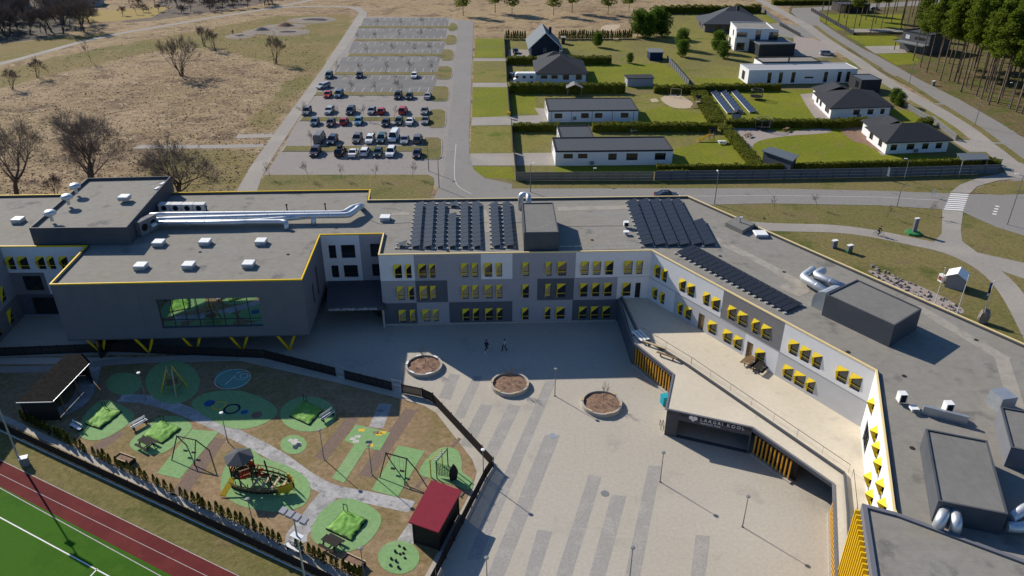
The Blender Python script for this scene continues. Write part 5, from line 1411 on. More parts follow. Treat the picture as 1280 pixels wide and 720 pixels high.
# =============================================================== VEHICLES
CAR = {}
def car_proto(kind):
    """car standing at the origin, nose towards -Y"""
    dims = {'hatch': (4.1, 1.78, 1.48), 'saloon': (4.6, 1.82, 1.45), 'estate': (4.7, 1.82, 1.50), 'suv': (4.65, 1.88, 1.70), 'van': (5.3, 1.98, 2.15)}[kind]
    L_, W, H = dims; w = W/2
    root = thing('parked_car', 'car', 'car', (0, 0, 0))
    # side profile: (y, z); nose at -L/2
    n, r = -L_/2, L_/2
    belt = .92 if kind in ('hatch', 'saloon') else (1.0 if kind != 'van' else 1.15)
    if kind == 'van': low = [(n, .35), (n, .75), (n+.25, 1.05), (n+.9, belt), (r-.05, belt), (r, .9), (r, .35)]
    elif kind == 'saloon': low = [(n, .30), (n, .62), (n+.25, .78), (n+1.25, belt), (r-1.0, belt+.06), (r-.1, belt), (r, .7), (r, .32)]
    else: low = [(n, .32), (n, .66), (n+.22, .84), (n+1.1, belt), (r-.12, belt+.05), (r, .8), (r, .34)]
    def sect(mb, prof, wl, wh, zref0, zref1):
        k = len(prof); base = len(mb.v)
        for sg_ in (-1, 1):
            for y, z in prof:
                t = min(1, max(0, (z-zref0)/(zref1-zref0))); ww = wl+(wh-wl)*t
                e = min(abs(y-n), abs(r-y)); ww *= (.86+.14*min(1, e/.45))
                mb.v.append((sg_*ww, y, z))
        for i in range(k):
            j = (i+1) % k; mb.f.append((base+i, base+j, base+k+j, base+k+i)); mb.mi.append(0)
        mb.f.append(tuple(base+i for i in range(k))); mb.mi.append(0); mb.f.append(tuple(base+k+i for i in reversed(range(k)))); mb.mi.append(0)
    mb = MB(); sect(mb, low, w, w*.96, .3, 1.0)
    # roof panel and pillars in body colour
    if kind == 'van': top = (n+1.25, n+.75, r-.15, r-.02)
    elif kind == 'saloon': top = (n+2.05, n+1.3, r-1.55, r-.75)
    elif kind == 'hatch': top = (n+1.75, n+1.15, r-.75, r-.15)
    else: top = (n+1.85, n+1.2, r-.55, r-.1)
    rt = w*.74
    y0, yb0, y1, yb1 = top
    mb.hexa([(-rt, y0, H-.06), (rt, y0, H-.06), (rt, y1, H-.06), (-rt, y1, H-.06), (-rt*.94, y0+.1, H), (rt*.94, y0+.1, H), (rt*.94, y1-.1, H), (-rt*.94, y1-.1, H)])
    for sg_ in (-1, 1):
        for (ya, yb) in ((yb0, y0), (yb1, y1)):
            mb.tube([(sg_*w*.93, ya, belt), (sg_*rt, yb, H-.04)], .05, 4)
        ym = (y0+y1)/2; mb.tube([(sg_*w*.94, ym, belt), (sg_*rt, ym, H-.04)], .045, 4)
        mb.fbox((sg_*w*.97-(0 if sg_ > 0 else .18), yb0+.35, belt-.02), (.18, 0, 0), (0, .1, 0), (0, 0, .13))
    body = mb.build('body', M('car_paint_grey', (.2, .2, .2), .3, 0), root)
    mb = MB(); g = w*.92
    b4 = [(-g, yb0, belt-.01), (g, yb0, belt-.01), (g, yb1, belt-.01), (-g, yb1, belt-.01)]; t4 = [(-rt*.98, y0+.02, H-.07), (rt*.98, y0+.02, H-.07), (rt*.98, y1-.02, H-.07), (-rt*.98, y1-.02, H-.07)]
    if kind == 'van': b4[2] = (g, yb0+2.2, belt-.01); b4[3] = (-g, yb0+2.2, belt-.01); t4[2] = (rt, y0+1.8, H-.07); t4[3] = (-rt, y0+1.8, H-.07)
    mb.hexa(b4+t4); mb.build('windows', glass_m, root)
    if kind == 'van':
        mb = MB(); mb.hexa([(-g, yb0+2.21, belt-.01), (g, yb0+2.21, belt-.01), (g, yb1, belt), (-g, yb1, belt), (-rt, y0+1.81, H-.07), (rt, y0+1.81, H-.07), (rt, y1, H-.07), (-rt, y1, H-.07)]); mb.build('cargo_body', M('car_paint_grey', (.2, .2, .2)), root)
    for sx_ in (-1, 1):
        for yy in (n+.82, r-.85):
            mb = MB(); x = sx_*(w-.11); mb.tube([(x-.11, yy, .32), (x+.11, yy, .32)], .32, 14); wh = mb.build('wheel', tyre_m, root)
            mb = MB(); mb.tube([(x+sx_*.09, yy, .32), (x+sx_*.118, yy, .32)], .2, 10); mb.build('rim', rim_m, wh)
        mb = MB(); mb.fbox((sx_*w*.66-.18, n-.012, .62), (.36, 0, 0), (0, .12, .02), (0, 0, .14)); mb.build('headlight', lamp_w, root)
        mb = MB(); mb.fbox((sx_*w*.70-.14, r-.10, .76), (.28, 0, 0), (0, .115, 0), (0, 0, .16)); mb.build('tail_light', tail_m, root)
    return root
for k_ in ('hatch', 'saloon', 'estate', 'suv', 'van'): CAR[k_] = [car_proto(k_), False]
PAINT = dict(teal=(.02, .07, .08), navy=(.022, .03, .05), white=(.78, .78, .76), silver=(.38, .39, .40), red=(.42, .022, .02), steel=(.075, .12, .165), black=(.022, .022, .026),
             grey=(.10, .105, .115), sky=(.10, .22, .32), brown=(.05, .035, .033), plum=(.05, .035, .045), green=(.02, .045, .04), taupe=(.12, .11, .10), lgrey=(.22, .24, .27))
PM = {k_: M('car_paint_'+k_, v, .28, 0, spec=.6) for k_, v in PAINT.items()}
def car(kind, px, col, lab, rz=0.0, group='cars parked in the car park', cat='car'):
    c = gp(*px)
    if not CAR[kind][1]:
        r = CAR[kind][0]; CAR[kind][1] = True
    else: r = copy_tree(CAR[kind][0])
    place(r, c, rz, label=lab, group=group); r['category'] = cat
    for ch in r.children:
        if ch.name.split('.')[0] in ('body', 'cargo_body'):
            ch.material_slots[0].link = 'OBJECT'; ch.material_slots[0].material = PM[col]
    return r
# (kind, x, y, colour, label)
cars = [
 ('suv', 411.6, 97, 'teal', 'dark teal car alone at the top left of the parking rows, by the walkway'),
 ('hatch', 449.5, 96.5, 'navy', 'dark blue car alone below the fourth grass island'),
 ('hatch', 518, 97, 'white', 'white car alone below the fourth grass island, right side'),
 ('estate', 404.5, 110, 'silver', 'silver car angled beside the walkway'),
 ('hatch', 410, 121, 'red', 'red car beside the steel-blue car at the left edge'),
 ('suv', 424, 120.5, 'steel', 'steel-blue car right of the leftmost red car'),
 ('suv', 498, 122.5, 'black', 'black car left of another black car under the fifth island'),
 ('hatch', 512, 123, 'black', 'black car right of another black car under the fifth island'),
 ('saloon', 535, 122.5, 'silver', 'silver saloon at the right end under the fifth island'),
 ('suv', 384, 142, 'grey', 'dark grey car at the left end above the sixth island'),
 ('estate', 412, 141, 'silver', 'silver estate car above the sixth island, left'),
 ('suv', 438.7, 141.5, 'navy', 'dark blue car above the sixth island'),
 ('hatch', 465, 141.5, 'lgrey', 'light grey hatchback left of a red hatchback'),
 ('hatch', 477, 141.5, 'red', 'red hatchback right of a light grey hatchback'),
 ('suv', 504, 141, 'red', 'tall red car standing apart above the sixth island'),
 ('saloon', 531, 141.5, 'grey', 'grey saloon at the right end above the sixth island'),
 ('hatch', 394, 155.5, 'steel', 'steel-blue hatchback at the left end below the sixth island'),
 ('hatch', 414, 156.5, 'brown', 'dark brown car below the sixth island'),
 ('hatch', 430.5, 154.5, 'red', 'red car beside a light blue car below the sixth island'),
 ('hatch', 448.6, 154.5, 'sky', 'light blue hatchback below the sixth island'),
 ('hatch', 482.5, 156.5, 'black', 'black hatchback alone below the sixth island'),
 ('hatch', 499, 154.5, 'green', 'dark green car left of a white car below the sixth island'),
 ('saloon', 513, 154.5, 'white', 'white car left of a dark grey saloon below the sixth island'),
 ('saloon', 532, 153.5, 'grey', 'dark grey saloon right of a white car'),
 ('van', 400, 176.5, 'grey', 'dark grey van at the left end above the seventh island'),
 ('suv', 416, 178.5, 'navy', 'dark blue-grey car next to the dark grey van'),
 ('suv', 447, 176.5, 'taupe', 'brown-grey car above the seventh island'),
 ('estate', 463, 177, 'white', 'white estate right of the brown-grey car'),
 ('suv', 477.5, 176.5, 'teal', 'teal car left of the white van'),
 ('van', 493, 174.5, 'white', 'white van, the tallest vehicle in the car park'),
 ('saloon', 506.4, 178, 'lgrey', 'silver-blue saloon right of the white van'),
 ('suv', 522.6, 177, 'taupe', 'brown-grey car at the right end above the seventh island'),
 ('suv', 394.8, 193, 'plum', 'dark purple car at the left end of the front row'),
 ('suv', 426, 193, 'black', 'black car with a roof box in the front row'),
 ('saloon', 442, 194, 'white', 'white saloon left of the white estate, front row'),
 ('estate', 456.7, 192.5, 'white', 'longer white estate in the front row'),
 ('hatch', 473, 194, 'green', 'dark green hatchback between two white cars, front row'),
 ('suv', 489, 193.5, 'white', 'white car right of the dark green hatchback, front row'),
 ('hatch', 521.7, 195.5, 'black', 'black car at the right end of the front row')]
rr = random.Random(5)
for q in cars:
    rz = (math.pi if rr.random() < .25 else 0) + rr.uniform(-.04, .04) - .02
    if q[1] == 404.5: rz = -.5
    o = car(q[0], (q[1], q[2]), q[3], q[4], rz)
    if 'roof box' in q[4]:
        mb = MB(); c = o.location; mb.hexa([(-.4, -.9, 1.72), (.4, -.9, 1.72), (.4, 1.0, 1.72), (-.4, 1.0, 1.72), (-.3, -.7, 2.05), (.3, -.7, 2.05), (.36, .9, 2.05), (-.36, .9, 2.05)])
        mb2 = mb.build('roof_box', tyre_m); mb2.parent = o
car('suv', (1033, 69), 'silver', 'silver car parked on the driveway by the footpath', 1.5, 'cars parked at the houses')
car('hatch', (644.5, 66.5), 'black', 'black car in the yard of the gabled house', .1, 'cars parked at the houses')
car('suv', (643, 99), 'navy', 'dark car behind the white camper van', 0.4, 'cars parked at the houses')
car('saloon', (833, 247.5), 'black', 'black car on the road just behind the school roof', 1.57, 'cars on the road')
car('hatch', (1094, 13), 'grey', 'grey car near the timber house in the forest', 1.2, 'cars parked at the houses')
# camper van
c = gp(656, 103.5); t = thing('camper_van', 'white camper van with a rounded alcove parked by the hipped bungalow', 'camper van', c)
mb = MB(); mb.v = []; prof = [(-3.3, .5), (-3.3, 1.1), (-2.4, 1.5), (-2.9, 2.0), (-2.7, 2.8), (-2.2, 3.0), (3.0, 3.0), (3.3, 2.7), (3.3, .5)]
k = len(prof)
for sg_ in (-1, 1): mb.v += [(c.x+x, c.y+sg_*1.1, z) for x, z in prof]
for i in range(k): mb.f.append((i, (i+1) % k, k+(i+1) % k, k+i)); mb.mi.append(0)
mb.f.append(tuple(range(k))); mb.mi.append(0); mb.f.append(tuple(range(2*k-1, k-1, -1))); mb.mi.append(0)
mb.build('body', white_metal, t)
for x in (-2.3, -.2, 1.9):
    mb = MB(); mb.fbox((c.x+x-.45, c.y-1.14, 1.55), (.9, 0, 0), (0, .05, 0), (0, 0, .7)); mb.build('window', glass_m, t)
for x in (-2.1, 2.0):
    for y in (-1, 1): mb = MB(); mb.tube([(c.x+x, c.y+y-.1, .36), (c.x+x, c.y+y+.1, .36)], .36, 12); mb.build('wheel', tyre_m, t)

# =============================================================== ROOF EQUIPMENT
ZF_ = 10.33
def skylight(px, lab, s=1.35, z=ZF_, h=.55):
    c = G(px[0], px[1], z+h)
    t = thing('roof_light', lab, 'roof light', (c.x, c.y, z), 0, 'white box roof lights')
    mb = MB(); mb.box(c.x, c.y, z, s, s, h-.06); mb.build('kerb', galv_d, t)
    mb = MB(); mb.hexa([(c.x-s*.56, c.y-s*.56, z+h-.059), (c.x+s*.56, c.y-s*.56, z+h-.059), (c.x+s*.56, c.y+s*.56, z+h-.059), (c.x-s*.56, c.y+s*.56, z+h-.059),
        (c.x-s*.5, c.y-s*.5, z+h+.06), (c.x+s*.5, c.y-s*.5, z+h+.06), (c.x+s*.5, c.y+s*.5, z+h+.06), (c.x-s*.5, c.y+s*.5, z+h+.06)]); mb.build('lid', white_metal, t)
for (x, y, lab, z) in ((22, 273, 'white roof light at the far left, left of the big plant room', ZF_), (155, 245, 'white roof light on top of the left plant room', 12.78), (198, 301.5, 'white roof light half in the plant room shadow', ZF_),
    (256, 300.5, 'middle roof light of the upper row on the left roof', ZF_), (326, 300, 'rightmost roof light of the upper row on the left roof', ZF_), (175.5, 330.5, 'leftmost roof light of the row nearest the left roof edge', ZF_),
    (235.5, 329.5, 'middle roof light of the row nearest the left roof edge', ZF_), (310.5, 328, 'rightmost roof light of the row nearest the left roof edge', ZF_), (481.5, 270.5, 'grey roof light between the pipes and the solar rows', ZF_)):
    skylight((x, y), lab, z=z)
# slab hatch and glass dome near the outer edge
a = [G(x, y, 10.95) for x, y in ((907, 278), (928.5, 288), (944.5, 279), (921.5, 270.5))]
t = thing('roof_hatch', 'low dark slab hatch at the outer roof edge', 'roof hatch', (a[0].x, a[0].y, ZF_)); a = a if ccw(a) else a[::-1]
mb = MB(); mb.prism([xy(q) for q in a], ZF_, 10.95); mb.build('slab', roofing_d, t); c = sum(a, Vector())/4; mb = MB(); mb.tube([(c.x, c.y+.3, 10.951), (c.x, c.y+.3, 11.7), (c.x+.3, c.y, 11.8)], .12, 8); mb.build('vent_pipe', galv_d, t)
skylight((951, 291), 'glass-topped roof light beside the dark slab hatch', 1.6, h=.4)
def turbine(px, z, lab):
    c = G(px[0], px[1], z+1.3); t = thing('roof_ventilator', lab, 'ventilator', (c.x, c.y, z), 0, 'mushroom ventilators on the left plant room')
    mb = MB(); mb.tube([(c.x, c.y, z), (c.x, c.y, z+.9)], .22, 10); mb.build('pipe', galv, t)
    mb = MB(); mb.lathe([(.3, z+.85), (.75, z+.95), (.80, z+1.25), (.55, z+1.5), (.1, z+1.6)], c.x, c.y, 14); mb.build('cowl', galv, t, smooth=True)
turbine((93, 231.5), 12.78, 'mushroom ventilator farthest from the plant room front edge'); turbine((83, 252-7), 12.78, 'middle mushroom ventilator on the plant room roof'); turbine((62, 270-5), 12.78, 'mushroom ventilator nearest the plant room front corner')
def pipe(name, lab, runs, r=.42, mat=galv, cat='ventilation duct', k=12, rings=True):
    t = thing(name, lab, cat, runs[0][0])
    for q in runs:
        q = [Vector(p) for p in q]
        # round the bends
        s = [q[0]]
        for i in range(1, len(q)-1):
            a = (q[i-1]-q[i]); b = (q[i+1]-q[i]); d = min(r*1.3, a.length*.45, b.length*.45)
            p0, p2 = q[i]+a.normalized()*d, q[i]+b.normalized()*d
            for j in range(5):
                tt = j/4; s.append(p0*(1-tt)**2 + q[i]*2*tt*(1-tt) + p2*tt**2)
        s.append(q[-1]); mb = MB(); mb.tube(s, r, k); o = mb.build('duct', mat, t, smooth=False)
        for pl in o.data.polygons:
            if len(pl.vertices) == 4: pl.use_smooth = True
        if rings:
            rb = MB(); acc = 0
            for i in range(len(q)-1):
                L_ = (q[i+1]-q[i]).length; d = (q[i+1]-q[i]).normalized(); n = int(L_/3.0)
                for j in range(1, n+1): p = q[i]+d*(j*L_/(n+1)); rb.tube([p-d*.04, p+d*.04], r*1.07, k)
            if rb.v: rb.build('flange', mat, o)
    return t
def g_(x, y, z): return G(x, y, z)
zz = 11.5
pipe('ventilation_duct', 'pair of long silver ducts running from the plant room across the left roof', [
    [g_(186, 270, 11.8), g_(205, 268.5, 11.5), g_(430, 266.5, 11.5), g_(442, 259, 11.5), g_(452, 257, 11.5), g_(452, 260, ZF_)],
    [g_(186, 276, 11.6), g_(205, 274.5, 11.4), g_(360, 270, 11.4), g_(436, 269, 11.4), g_(446, 262, 11.4), g_(449, 258, 11.45)]], .42)
pipe('ventilation_duct', 'shorter silver duct lying in front of the long pair', [[g_(190, 279, 11.3), g_(300, 278, 11.2), g_(388, 270.5, 11.2), g_(392, 272, 11.2), g_(392, 281, ZF_)], [g_(188, 283, 11.2), g_(200, 278, 11.2), g_(352, 277, 11.2), g_(358, 278, 11.2), g_(358, 287, ZF_)]], .36)
pipe('ventilation_duct', 'two bent silver ducts joining the right plant room', [[g_(1041, 369, 11.2), g_(1003, 346.5, 11.2), g_(1016, 337, 11.2)], [g_(1060, 362, 11.2), g_(1018, 343.5, 11.2), g_(1029, 338, 11.2)]], .48)
pipe('ventilation_duct', 'curved silver chimney duct behind the middle plant room', [[g_(651, 262, ZF_), g_(651, 243, 12.6), g_(660, 243, 12.6), g_(661, 254, 12.0)]], .4)
# boxy curved intake on the end wall of the right plant room
P_0 = pp3
ca_, cb_ = G(1029, 372, 10.33), G(1045, 364, 12.0)
Fe = Fr(G(1016, 382, ZF_), G(1027.5, 392.5, ZF_)); t = thing('curved_duct', 'boxy silver duct curving down at the end of the right plant room', 'ventilation duct', Fe.o)
mb = MB(); base_ = G(1027, 390, ZF_); dv = (G(1071.5, 349, 13)-G(1032.5, 367.5, 13)); dv.z = 0; dv.normalize(); uv = Vector((dv.y, -dv.x, 0)); 
if uv.x > 0: uv = -uv
prof = [(0, 0), (-1.5, 0)] + [(-1.5+1.5*(1-math.cos(a_*math.pi/12)), .9+1.5*math.sin(a_*math.pi/12)) for a_ in range(7)]
k = len(prof); w_ = 2.6
for e in (0.2, 0.2+w_):
    for s_, z_ in prof: mb.v.append(tuple(base_ + uv*(-s_+.05) + dv*e + Vector((0, 0, z_))))
for i in range(k): mb.f.append((i, (i+1) % k, k+(i+1) % k, k+i)); mb.mi.append(0)
mb.f.append(tuple(range(k))); mb.mi.append(0); mb.f.append(tuple(range(2*k-1, k-1, -1))); mb.mi.append(0)
mb.build('casing', galv_d, t)
pipe('ventilation_duct', 'left of two short silver elbows on the south plant room', [[g_(1182, 638, 11.6), g_(1176, 650, 11.6), g_(1170, 664, ZF_)]], .42)
pipe('ventilation_duct', 'right of two short silver elbows on the south plant room', [[g_(1194, 640, 11.6), g_(1196, 655, 11.6), g_(1192, 668, ZF_)]], .42)
pipe('ventilation_duct', 'pair of silver ducts at the lower right edge', [[g_(1262, 648, 11.4), g_(1300, 626, 11.4)], [g_(1258, 658, 11.1), g_(1278, 660, 11.1), g_(1310, 645, 11.1)]], .42)
def acunit(c, rz, lab, n=1, name='air_conditioner', sx_=1.0, sy_=.42, sz=1.3, mat=offwhite):
    t = thing(name, lab, 'air conditioner', c, rz, 'air conditioning units beside the plant room')
    for i in range(n):
        q = Vector(c)+Matrix.Rotation(rz, 3, 'Z') @ Vector((i*(sx_+.08), 0, 0))
        mb = MB(); mb.box(q.x, q.y, c[2]+.15, sx_, sy_, sz, rz); cs = mb.build('casing', mat, t)
        f = Matrix.Rotation(rz, 3, 'Z') @ Vector((0, -1, 0)); mb = MB(); m_ = q+f*(sy_/2+.003)+Vector((0, 0, .15+sz/2)); mb.tube([m_, m_+f*.03], min(sx_, sz)*.36, 14); mb.build('fan_grille', tyre_m, cs)
        mb = MB(); mb.box(q.x, q.y, c[2], sx_*.9, sy_*.8, .149, rz); mb.build('feet', grey_pole, cs)
for i, (x, y, z) in enumerate(((199, 246, 11.2), (205.5, 240, 11.2), (199, 257, 10.4), (204, 251, 10.4))):
    c = G(x, y, z); acunit((c.x, c.y, z), 1.35, ['upper left', 'upper right', 'lower left', 'lower right'][i]+' white unit of four stacked on the plant room side', mat=white_metal)
c = G(208, 264, ZF_); acunit((c.x, c.y, ZF_), 0, 'row of four low units on the roof by the plant room', 4, sx_=1.6, sy_=1.1, sz=1.1)
c = G(183, 292, ZF_); acunit((c.x-.2, c.y-.3, ZF_), 1.2, 'pair of tall grey units standing in the plant room shadow', 2, sx_=1.5, sy_=.9, sz=2.0, mat=wall_mid)
def mast(px, lab, z=ZF_, h=.9):
    c = G(px[0], px[1], z); t = thing('roof_vent', lab, 'vent', c); mb = MB(); mb.tube([(c.x, c.y, z), (c.x, c.y, z+h)], .09, 8); mb.build('pipe', wood_dk, t); mb = MB(); mb.lathe([(.16, z+h-.05), (.17, z+h+.06), (.02, z+h+.12)], c.x, c.y, 8); mb.build('cap', tyre_m, t)
mast((259, 265), 'small dark vent pipe behind the long ducts, left'); mast((359, 263), 'thin vent pipe behind the long ducts, centre'); mast((407, 262), 'small dark vent pipe behind the long ducts, right')
# small fans in the middle and on the right roof
def fanbox(px, lab, h=.9):
    c = G(px[0], px[1], ZF_+h); t = thing('roof_fan', lab, 'roof fan', (c.x, c.y, ZF_))
    mb = MB(); mb.box(c.x, c.y, ZF_+.3, .7, .7, h-.3); mb.build('housing', white_metal, t); mb = MB(); mb.tube([(c.x, c.y, ZF_), (c.x, c.y, ZF_+.299)], .2, 8); mb.build('base', galv_d, t)
    mb = MB(); mb.box(c.x, c.y-.36, ZF_+.35, .5, .02, h-.42); mb.build('louvre', tyre_m, t)
fanbox((783, 277), 'white fan box between the middle plant room and the solar rows'); fanbox((783, 289), 'small white fan just in front of another fan box', .5)
fanbox((1129, 491), 'white fan box near the lit white facade corner', 1.2); fanbox((1143, 509), 'low fan box right of the corner one', .5); fanbox((1187, 503), 'white fan box beside the low wall on the right roof', 1.3)
F = Fr(G(1152, 518, ZF_), G(1208, 532, ZF_)); t = thing('roof_upstand', 'low wall standing on the right roof', 'wall', F.p(0, ZF_)); mb = MB(); mb.fbox(F.p(0, ZF_, 0), F.u*F.L, -F.n*.3, (0, 0, .9)); mb.build('upstand', galv_d, t)
# roof safety line
for A, B_ in (((700, 308), (800, 306)),):
    a, b = G(*A, 10.7), G(*B_, 10.7); t = thing('safety_rail', 'thin pale safety rail on the roof edge beside the plant room', 'rail', (a.x, a.y, ZF_)); mb = MB(); mb.tube([a, b], .03, 5); mb.build('rail', white_metal, t)
    for k_ in range(6):
        p = a+(b-a)*(k_/5); mb = MB(); mb.tube([(p.x, p.y, ZF_), (p.x, p.y, 10.69)], .02, 4); mb.build('post', white_metal, t)
# solar rows
def solar(quad_px, lab, n, group, tilt=.28, m=1, z=ZF_, high='r'):
    a, b, c, d = [G(x, y, z+.25) for x, y in quad_px]     # top-left, top-right, bottom-right, bottom-left
    t = thing('solar_row', lab, 'solar panels', (d.x, d.y, z), 0, group)
    for i in range(n):
        for j in range(m):
            t0, t1 = i/n+.002, (i+1)/n-.002; s0, s1 = j/m+.004, (j+1)/m-.004
            def Q(s, q): return a*(1-s)*(1-q)+b*s*(1-q)+c*s*q+d*(1-s)*q
            P4 = [Q(s0, t1), Q(s1, t1), Q(s1, t0), Q(s0, t0)]
            zs = [tilt*((s if m == 1 else s*m-j)) for s in (s0, s1, s1, s0)] if high == 'r' else [tilt*(1-((s*m-j))) for s in (s0, s1, s1, s0)]
            lo = [p+Vector((0, 0, h_-.04)) for p, h_ in zip(P4, zs)]; hi = [p+Vector((0, 0, .05)) for p in lo]
            mb = MB(); mb.hexa(lo+hi); mb.build('panel', solar_m, t)
    mb = MB()
    for i in range(n+1):
        q = i/n
        for e in (0, 1):
            p = a*(1-e)*(1-q)+b*e*(1-q)+c*e*q+d*(1-e)*q; mb.box(p.x+(.12 if e else -.12), p.y, z, .3, .3, .16)
            if e: mb.box(p.x, p.y, z+.16, .06, .06, .1+tilt*.8)
    mb.build('ballast', rack_m, t)
GL = 'solar rows left of the middle plant room'; GR = 'solar rows right of the middle plant room'
LR = [((520, 253.7), (529.3, 253.4), (525, 309), (513, 309)), ((533, 253.6), (543, 253.2), (539.8, 309), (529, 309)), ((547.5, 253.6), (556.8, 253.2), (554.5, 309), (544.5, 309)), ((560.5, 267.5), (570.3, 267), (569.8, 309), (559.8, 309)),
      ((576, 253.4), (585, 253), (585.5, 309), (575.5, 309)), ((590, 253), (599, 252.6), (601, 309), (590.5, 309)), ((613, 254), (622, 253.4), (625.5, 308), (615, 308.3)), ((628, 253.4), (637, 253), (642.3, 308), (631, 308))]
on = ['first', 'second', 'third', 'fourth, shortened', 'fifth', 'sixth', 'seventh', 'eighth']
for i, q in enumerate(LR): solar(q, on[i]+' dark solar row from the left, left of the plant room', 8 if i == 3 else 11, GL)
solar(((562, 253.6), (571.5, 253), (571, 258), (561.5, 258)), 'single solar panel behind the shortened row', 1, GL); solar(((498, 303.5), (508.5, 302.5), (507, 307.5), (496, 308.5)), 'single solar panel at the lower left of the rows', 1, GL)
RRr = [((783.5, 251.5), (794.5, 249.5), (816.5, 306), (803.5, 306.5)), ((798, 250.3), (809.5, 249), (832, 306), (819.5, 306.5)), ((812, 250.3), (823, 249), (848, 306), (835, 306.5)), ((825.5, 250), (836.7, 249), (862, 306), (850, 306.5)), ((839, 250), (849, 249), (878, 305), (865, 306)), ((866.7, 276), (878, 274.5), (894.5, 305.5), (880, 306.5))]
on = ['leftmost', 'second', 'third', 'fourth', 'fifth', 'short rightmost']
for i, q in enumerate(RRr): solar(q, on[i]+' slanting solar row right of the plant room', 6 if i == 5 else 11, GR)
solar(((845.5, 315), (865.5, 306), (1003, 380.5), (983, 389.5)), 'long wide solar field along the inner roof edge', 20, 'solar rows on the diagonal roof', .12, 4)
# metal vent on roofs small dark spots
# =============================================================== TREES
def bare_tree_mesh(seed, h, spread, levels=5, multi=1, kids_=3, trunk_r=None, start=.28, twig=.014, droop=.0, split=.62):
    """returns trunk MB (thick limbs) and crown MB (twigs)"""
    rnd = random.Random(seed); tr, cr = MB(), MB()
    def grow(p, d, L_, r, lev):
        n = 3 if lev < 3 else 2; pts = [p]; q = p; dd = d
        for i in range(n):
            dd = (dd + Vector((rnd.uniform(-1, 1), rnd.uniform(-1, 1), rnd.uniform(-.6, .8)))*.22).normalized()
            q = q + dd*L_/n; pts.append(q)
        r1 = r*.62
        rs = [r+(r1-r)*i/n for i in range(n+1)]
        mb = tr if lev < 2 else cr
        mb.tube(pts, rs, 6 if lev < 2 else (4 if lev < 3 else 3), cap=False)
        if lev >= levels: return
        k = kids_ + (1 if rnd.random() < .5 else 0) + (1 if lev >= levels-2 else 0)
        for i in range(k):
            t = rnd.uniform(.35, 1.0) if i else 1.0
            j = min(n-1, int(t*n)); base = pts[j] + (pts[j+1]-pts[j])*(t*n-j if t < 1 else 1)
            a = rnd.uniform(0, 6.283); s = spread*rnd.uniform(.55, 1.15)*(1 if i else .6)*(1.35 if lev == 0 else .9)
            x = dd.cross(Vector((.3, .2, 1))).normalized(); y = dd.cross(x)
            nd = (dd*math.cos(s)+(x*math.cos(a)+y*math.sin(a))*math.sin(s)); nd.z += .06-droop*lev; nd.normalize()
            grow(base, nd, L_*rnd.uniform(.6, .82), max(twig, r1*rnd.uniform(.55, .8)), lev+1)
    R0 = trunk_r or h*.022
    for m_ in range(multi):
        d = Vector((rnd.uniform(-.3, .3), rnd.uniform(-.3, .3), 1)).normalized() if multi > 1 else Vector((rnd.uniform(-.05, .05), rnd.uniform(-.05, .05), 1)).normalized()
        grow(Vector((rnd.uniform(-.25, .25)*(multi > 1), rnd.uniform(-.25, .25)*(multi > 1), 0)), d, h*start, R0, 0)
    return tr, cr
def norm_h(tr, cr, h):
    zs = [v[2] for v in cr.v] or [1]; s = h/max(zs)
    for mb in (tr, cr): mb.v = [(x*s, y*s, z*s) for x, y, z in mb.v]
TP = {}
def tree_proto(key, fn, name, cat):
    tr, cr, tm, cm = fn()
    r = thing(name, 'tree', cat, (0, 0, 0)); tr.build('trunk', tm, r); cr.build('crown', cm, r); TP[key] = [r, False]
def tree(key, loc, s=1, rz=0, label=None, group=None):
    if not TP[key][1]: r = TP[key][0]; TP[key][1] = True
    else: r = copy_tree(TP[key][0])
    return place(r, loc, rz, s, label, group)
def bt(seed, h, sp, **k):
    def f():
        tr, cr = bare_tree_mesh(seed, h, sp, **k); norm_h(tr, cr, h); return tr, cr, bark, bark_gr
    return f
tree_proto('oak1', bt(3, 14, .72, levels=6, kids_=3, start=.16, twig=.006, trunk_r=.22), 'bare_oak', 'bare tree')
tree_proto('oak2', bt(23, 14, .66, levels=6, kids_=3, start=.16, twig=.006, multi=3, trunk_r=.15), 'bare_oak', 'bare tree')
tree_proto('oak3', bt(9, 12, .72, levels=6, kids_=3, start=.16, twig=.006, multi=2, trunk_r=.17), 'bare_oak', 'bare tree')
tree_proto('willow1', bt(4, 11, .40, levels=6, kids_=2, start=.17, multi=9, trunk_r=.06, twig=.008), 'bare_willow', 'bare tree')
tree_proto('willow2', bt(6, 9, .40, levels=6, kids_=2, start=.17, multi=6, trunk_r=.05, twig=.008), 'bare_willow', 'bare tree')
tree_proto('sapling1', bt(11, 4.2, .42, levels=4, kids_=3, start=.42, trunk_r=.05, twig=.010), 'young_street_tree', 'young tree')
tree_proto('sapling2', bt(12, 4.6, .38, levels=4, kids_=3, start=.45, trunk_r=.05, twig=.010), 'young_street_tree', 'young tree')
tree_proto('wood1', bt(31, 12, .45, levels=5, kids_=3, start=.34, trunk_r=.16, twig=.022), 'bare_tree', 'bare tree')
tree_proto('wood2', bt(32, 11, .5, levels=5, kids_=3, start=.3, trunk_r=.16, twig=.022, multi=3), 'bare_tree', 'bare tree')
tree('oak1', gp(24, 251), 1.12, .4, 'bare spreading tree at the far left behind the school roof')
tree('oak2', gp(114, 238), 1.16, 1.1, 'widest bare tree, right behind the left plant room')
tree('oak3', gp(226, 253), 1.16, 2.4, 'bare tree with crooked branches behind the roof ducts')
tree('willow2', gp(70, 247), .6, .7, 'low reddish bare bush between two large bare trees')
tree('willow1', gp(228, 95), 1.12, 0, 'dense multi-stemmed bare tree standing alone in the dry field')
tree('willow2', gp(345, 80), 1.12, 2, 'small multi-stemmed bare tree beside the pump track')
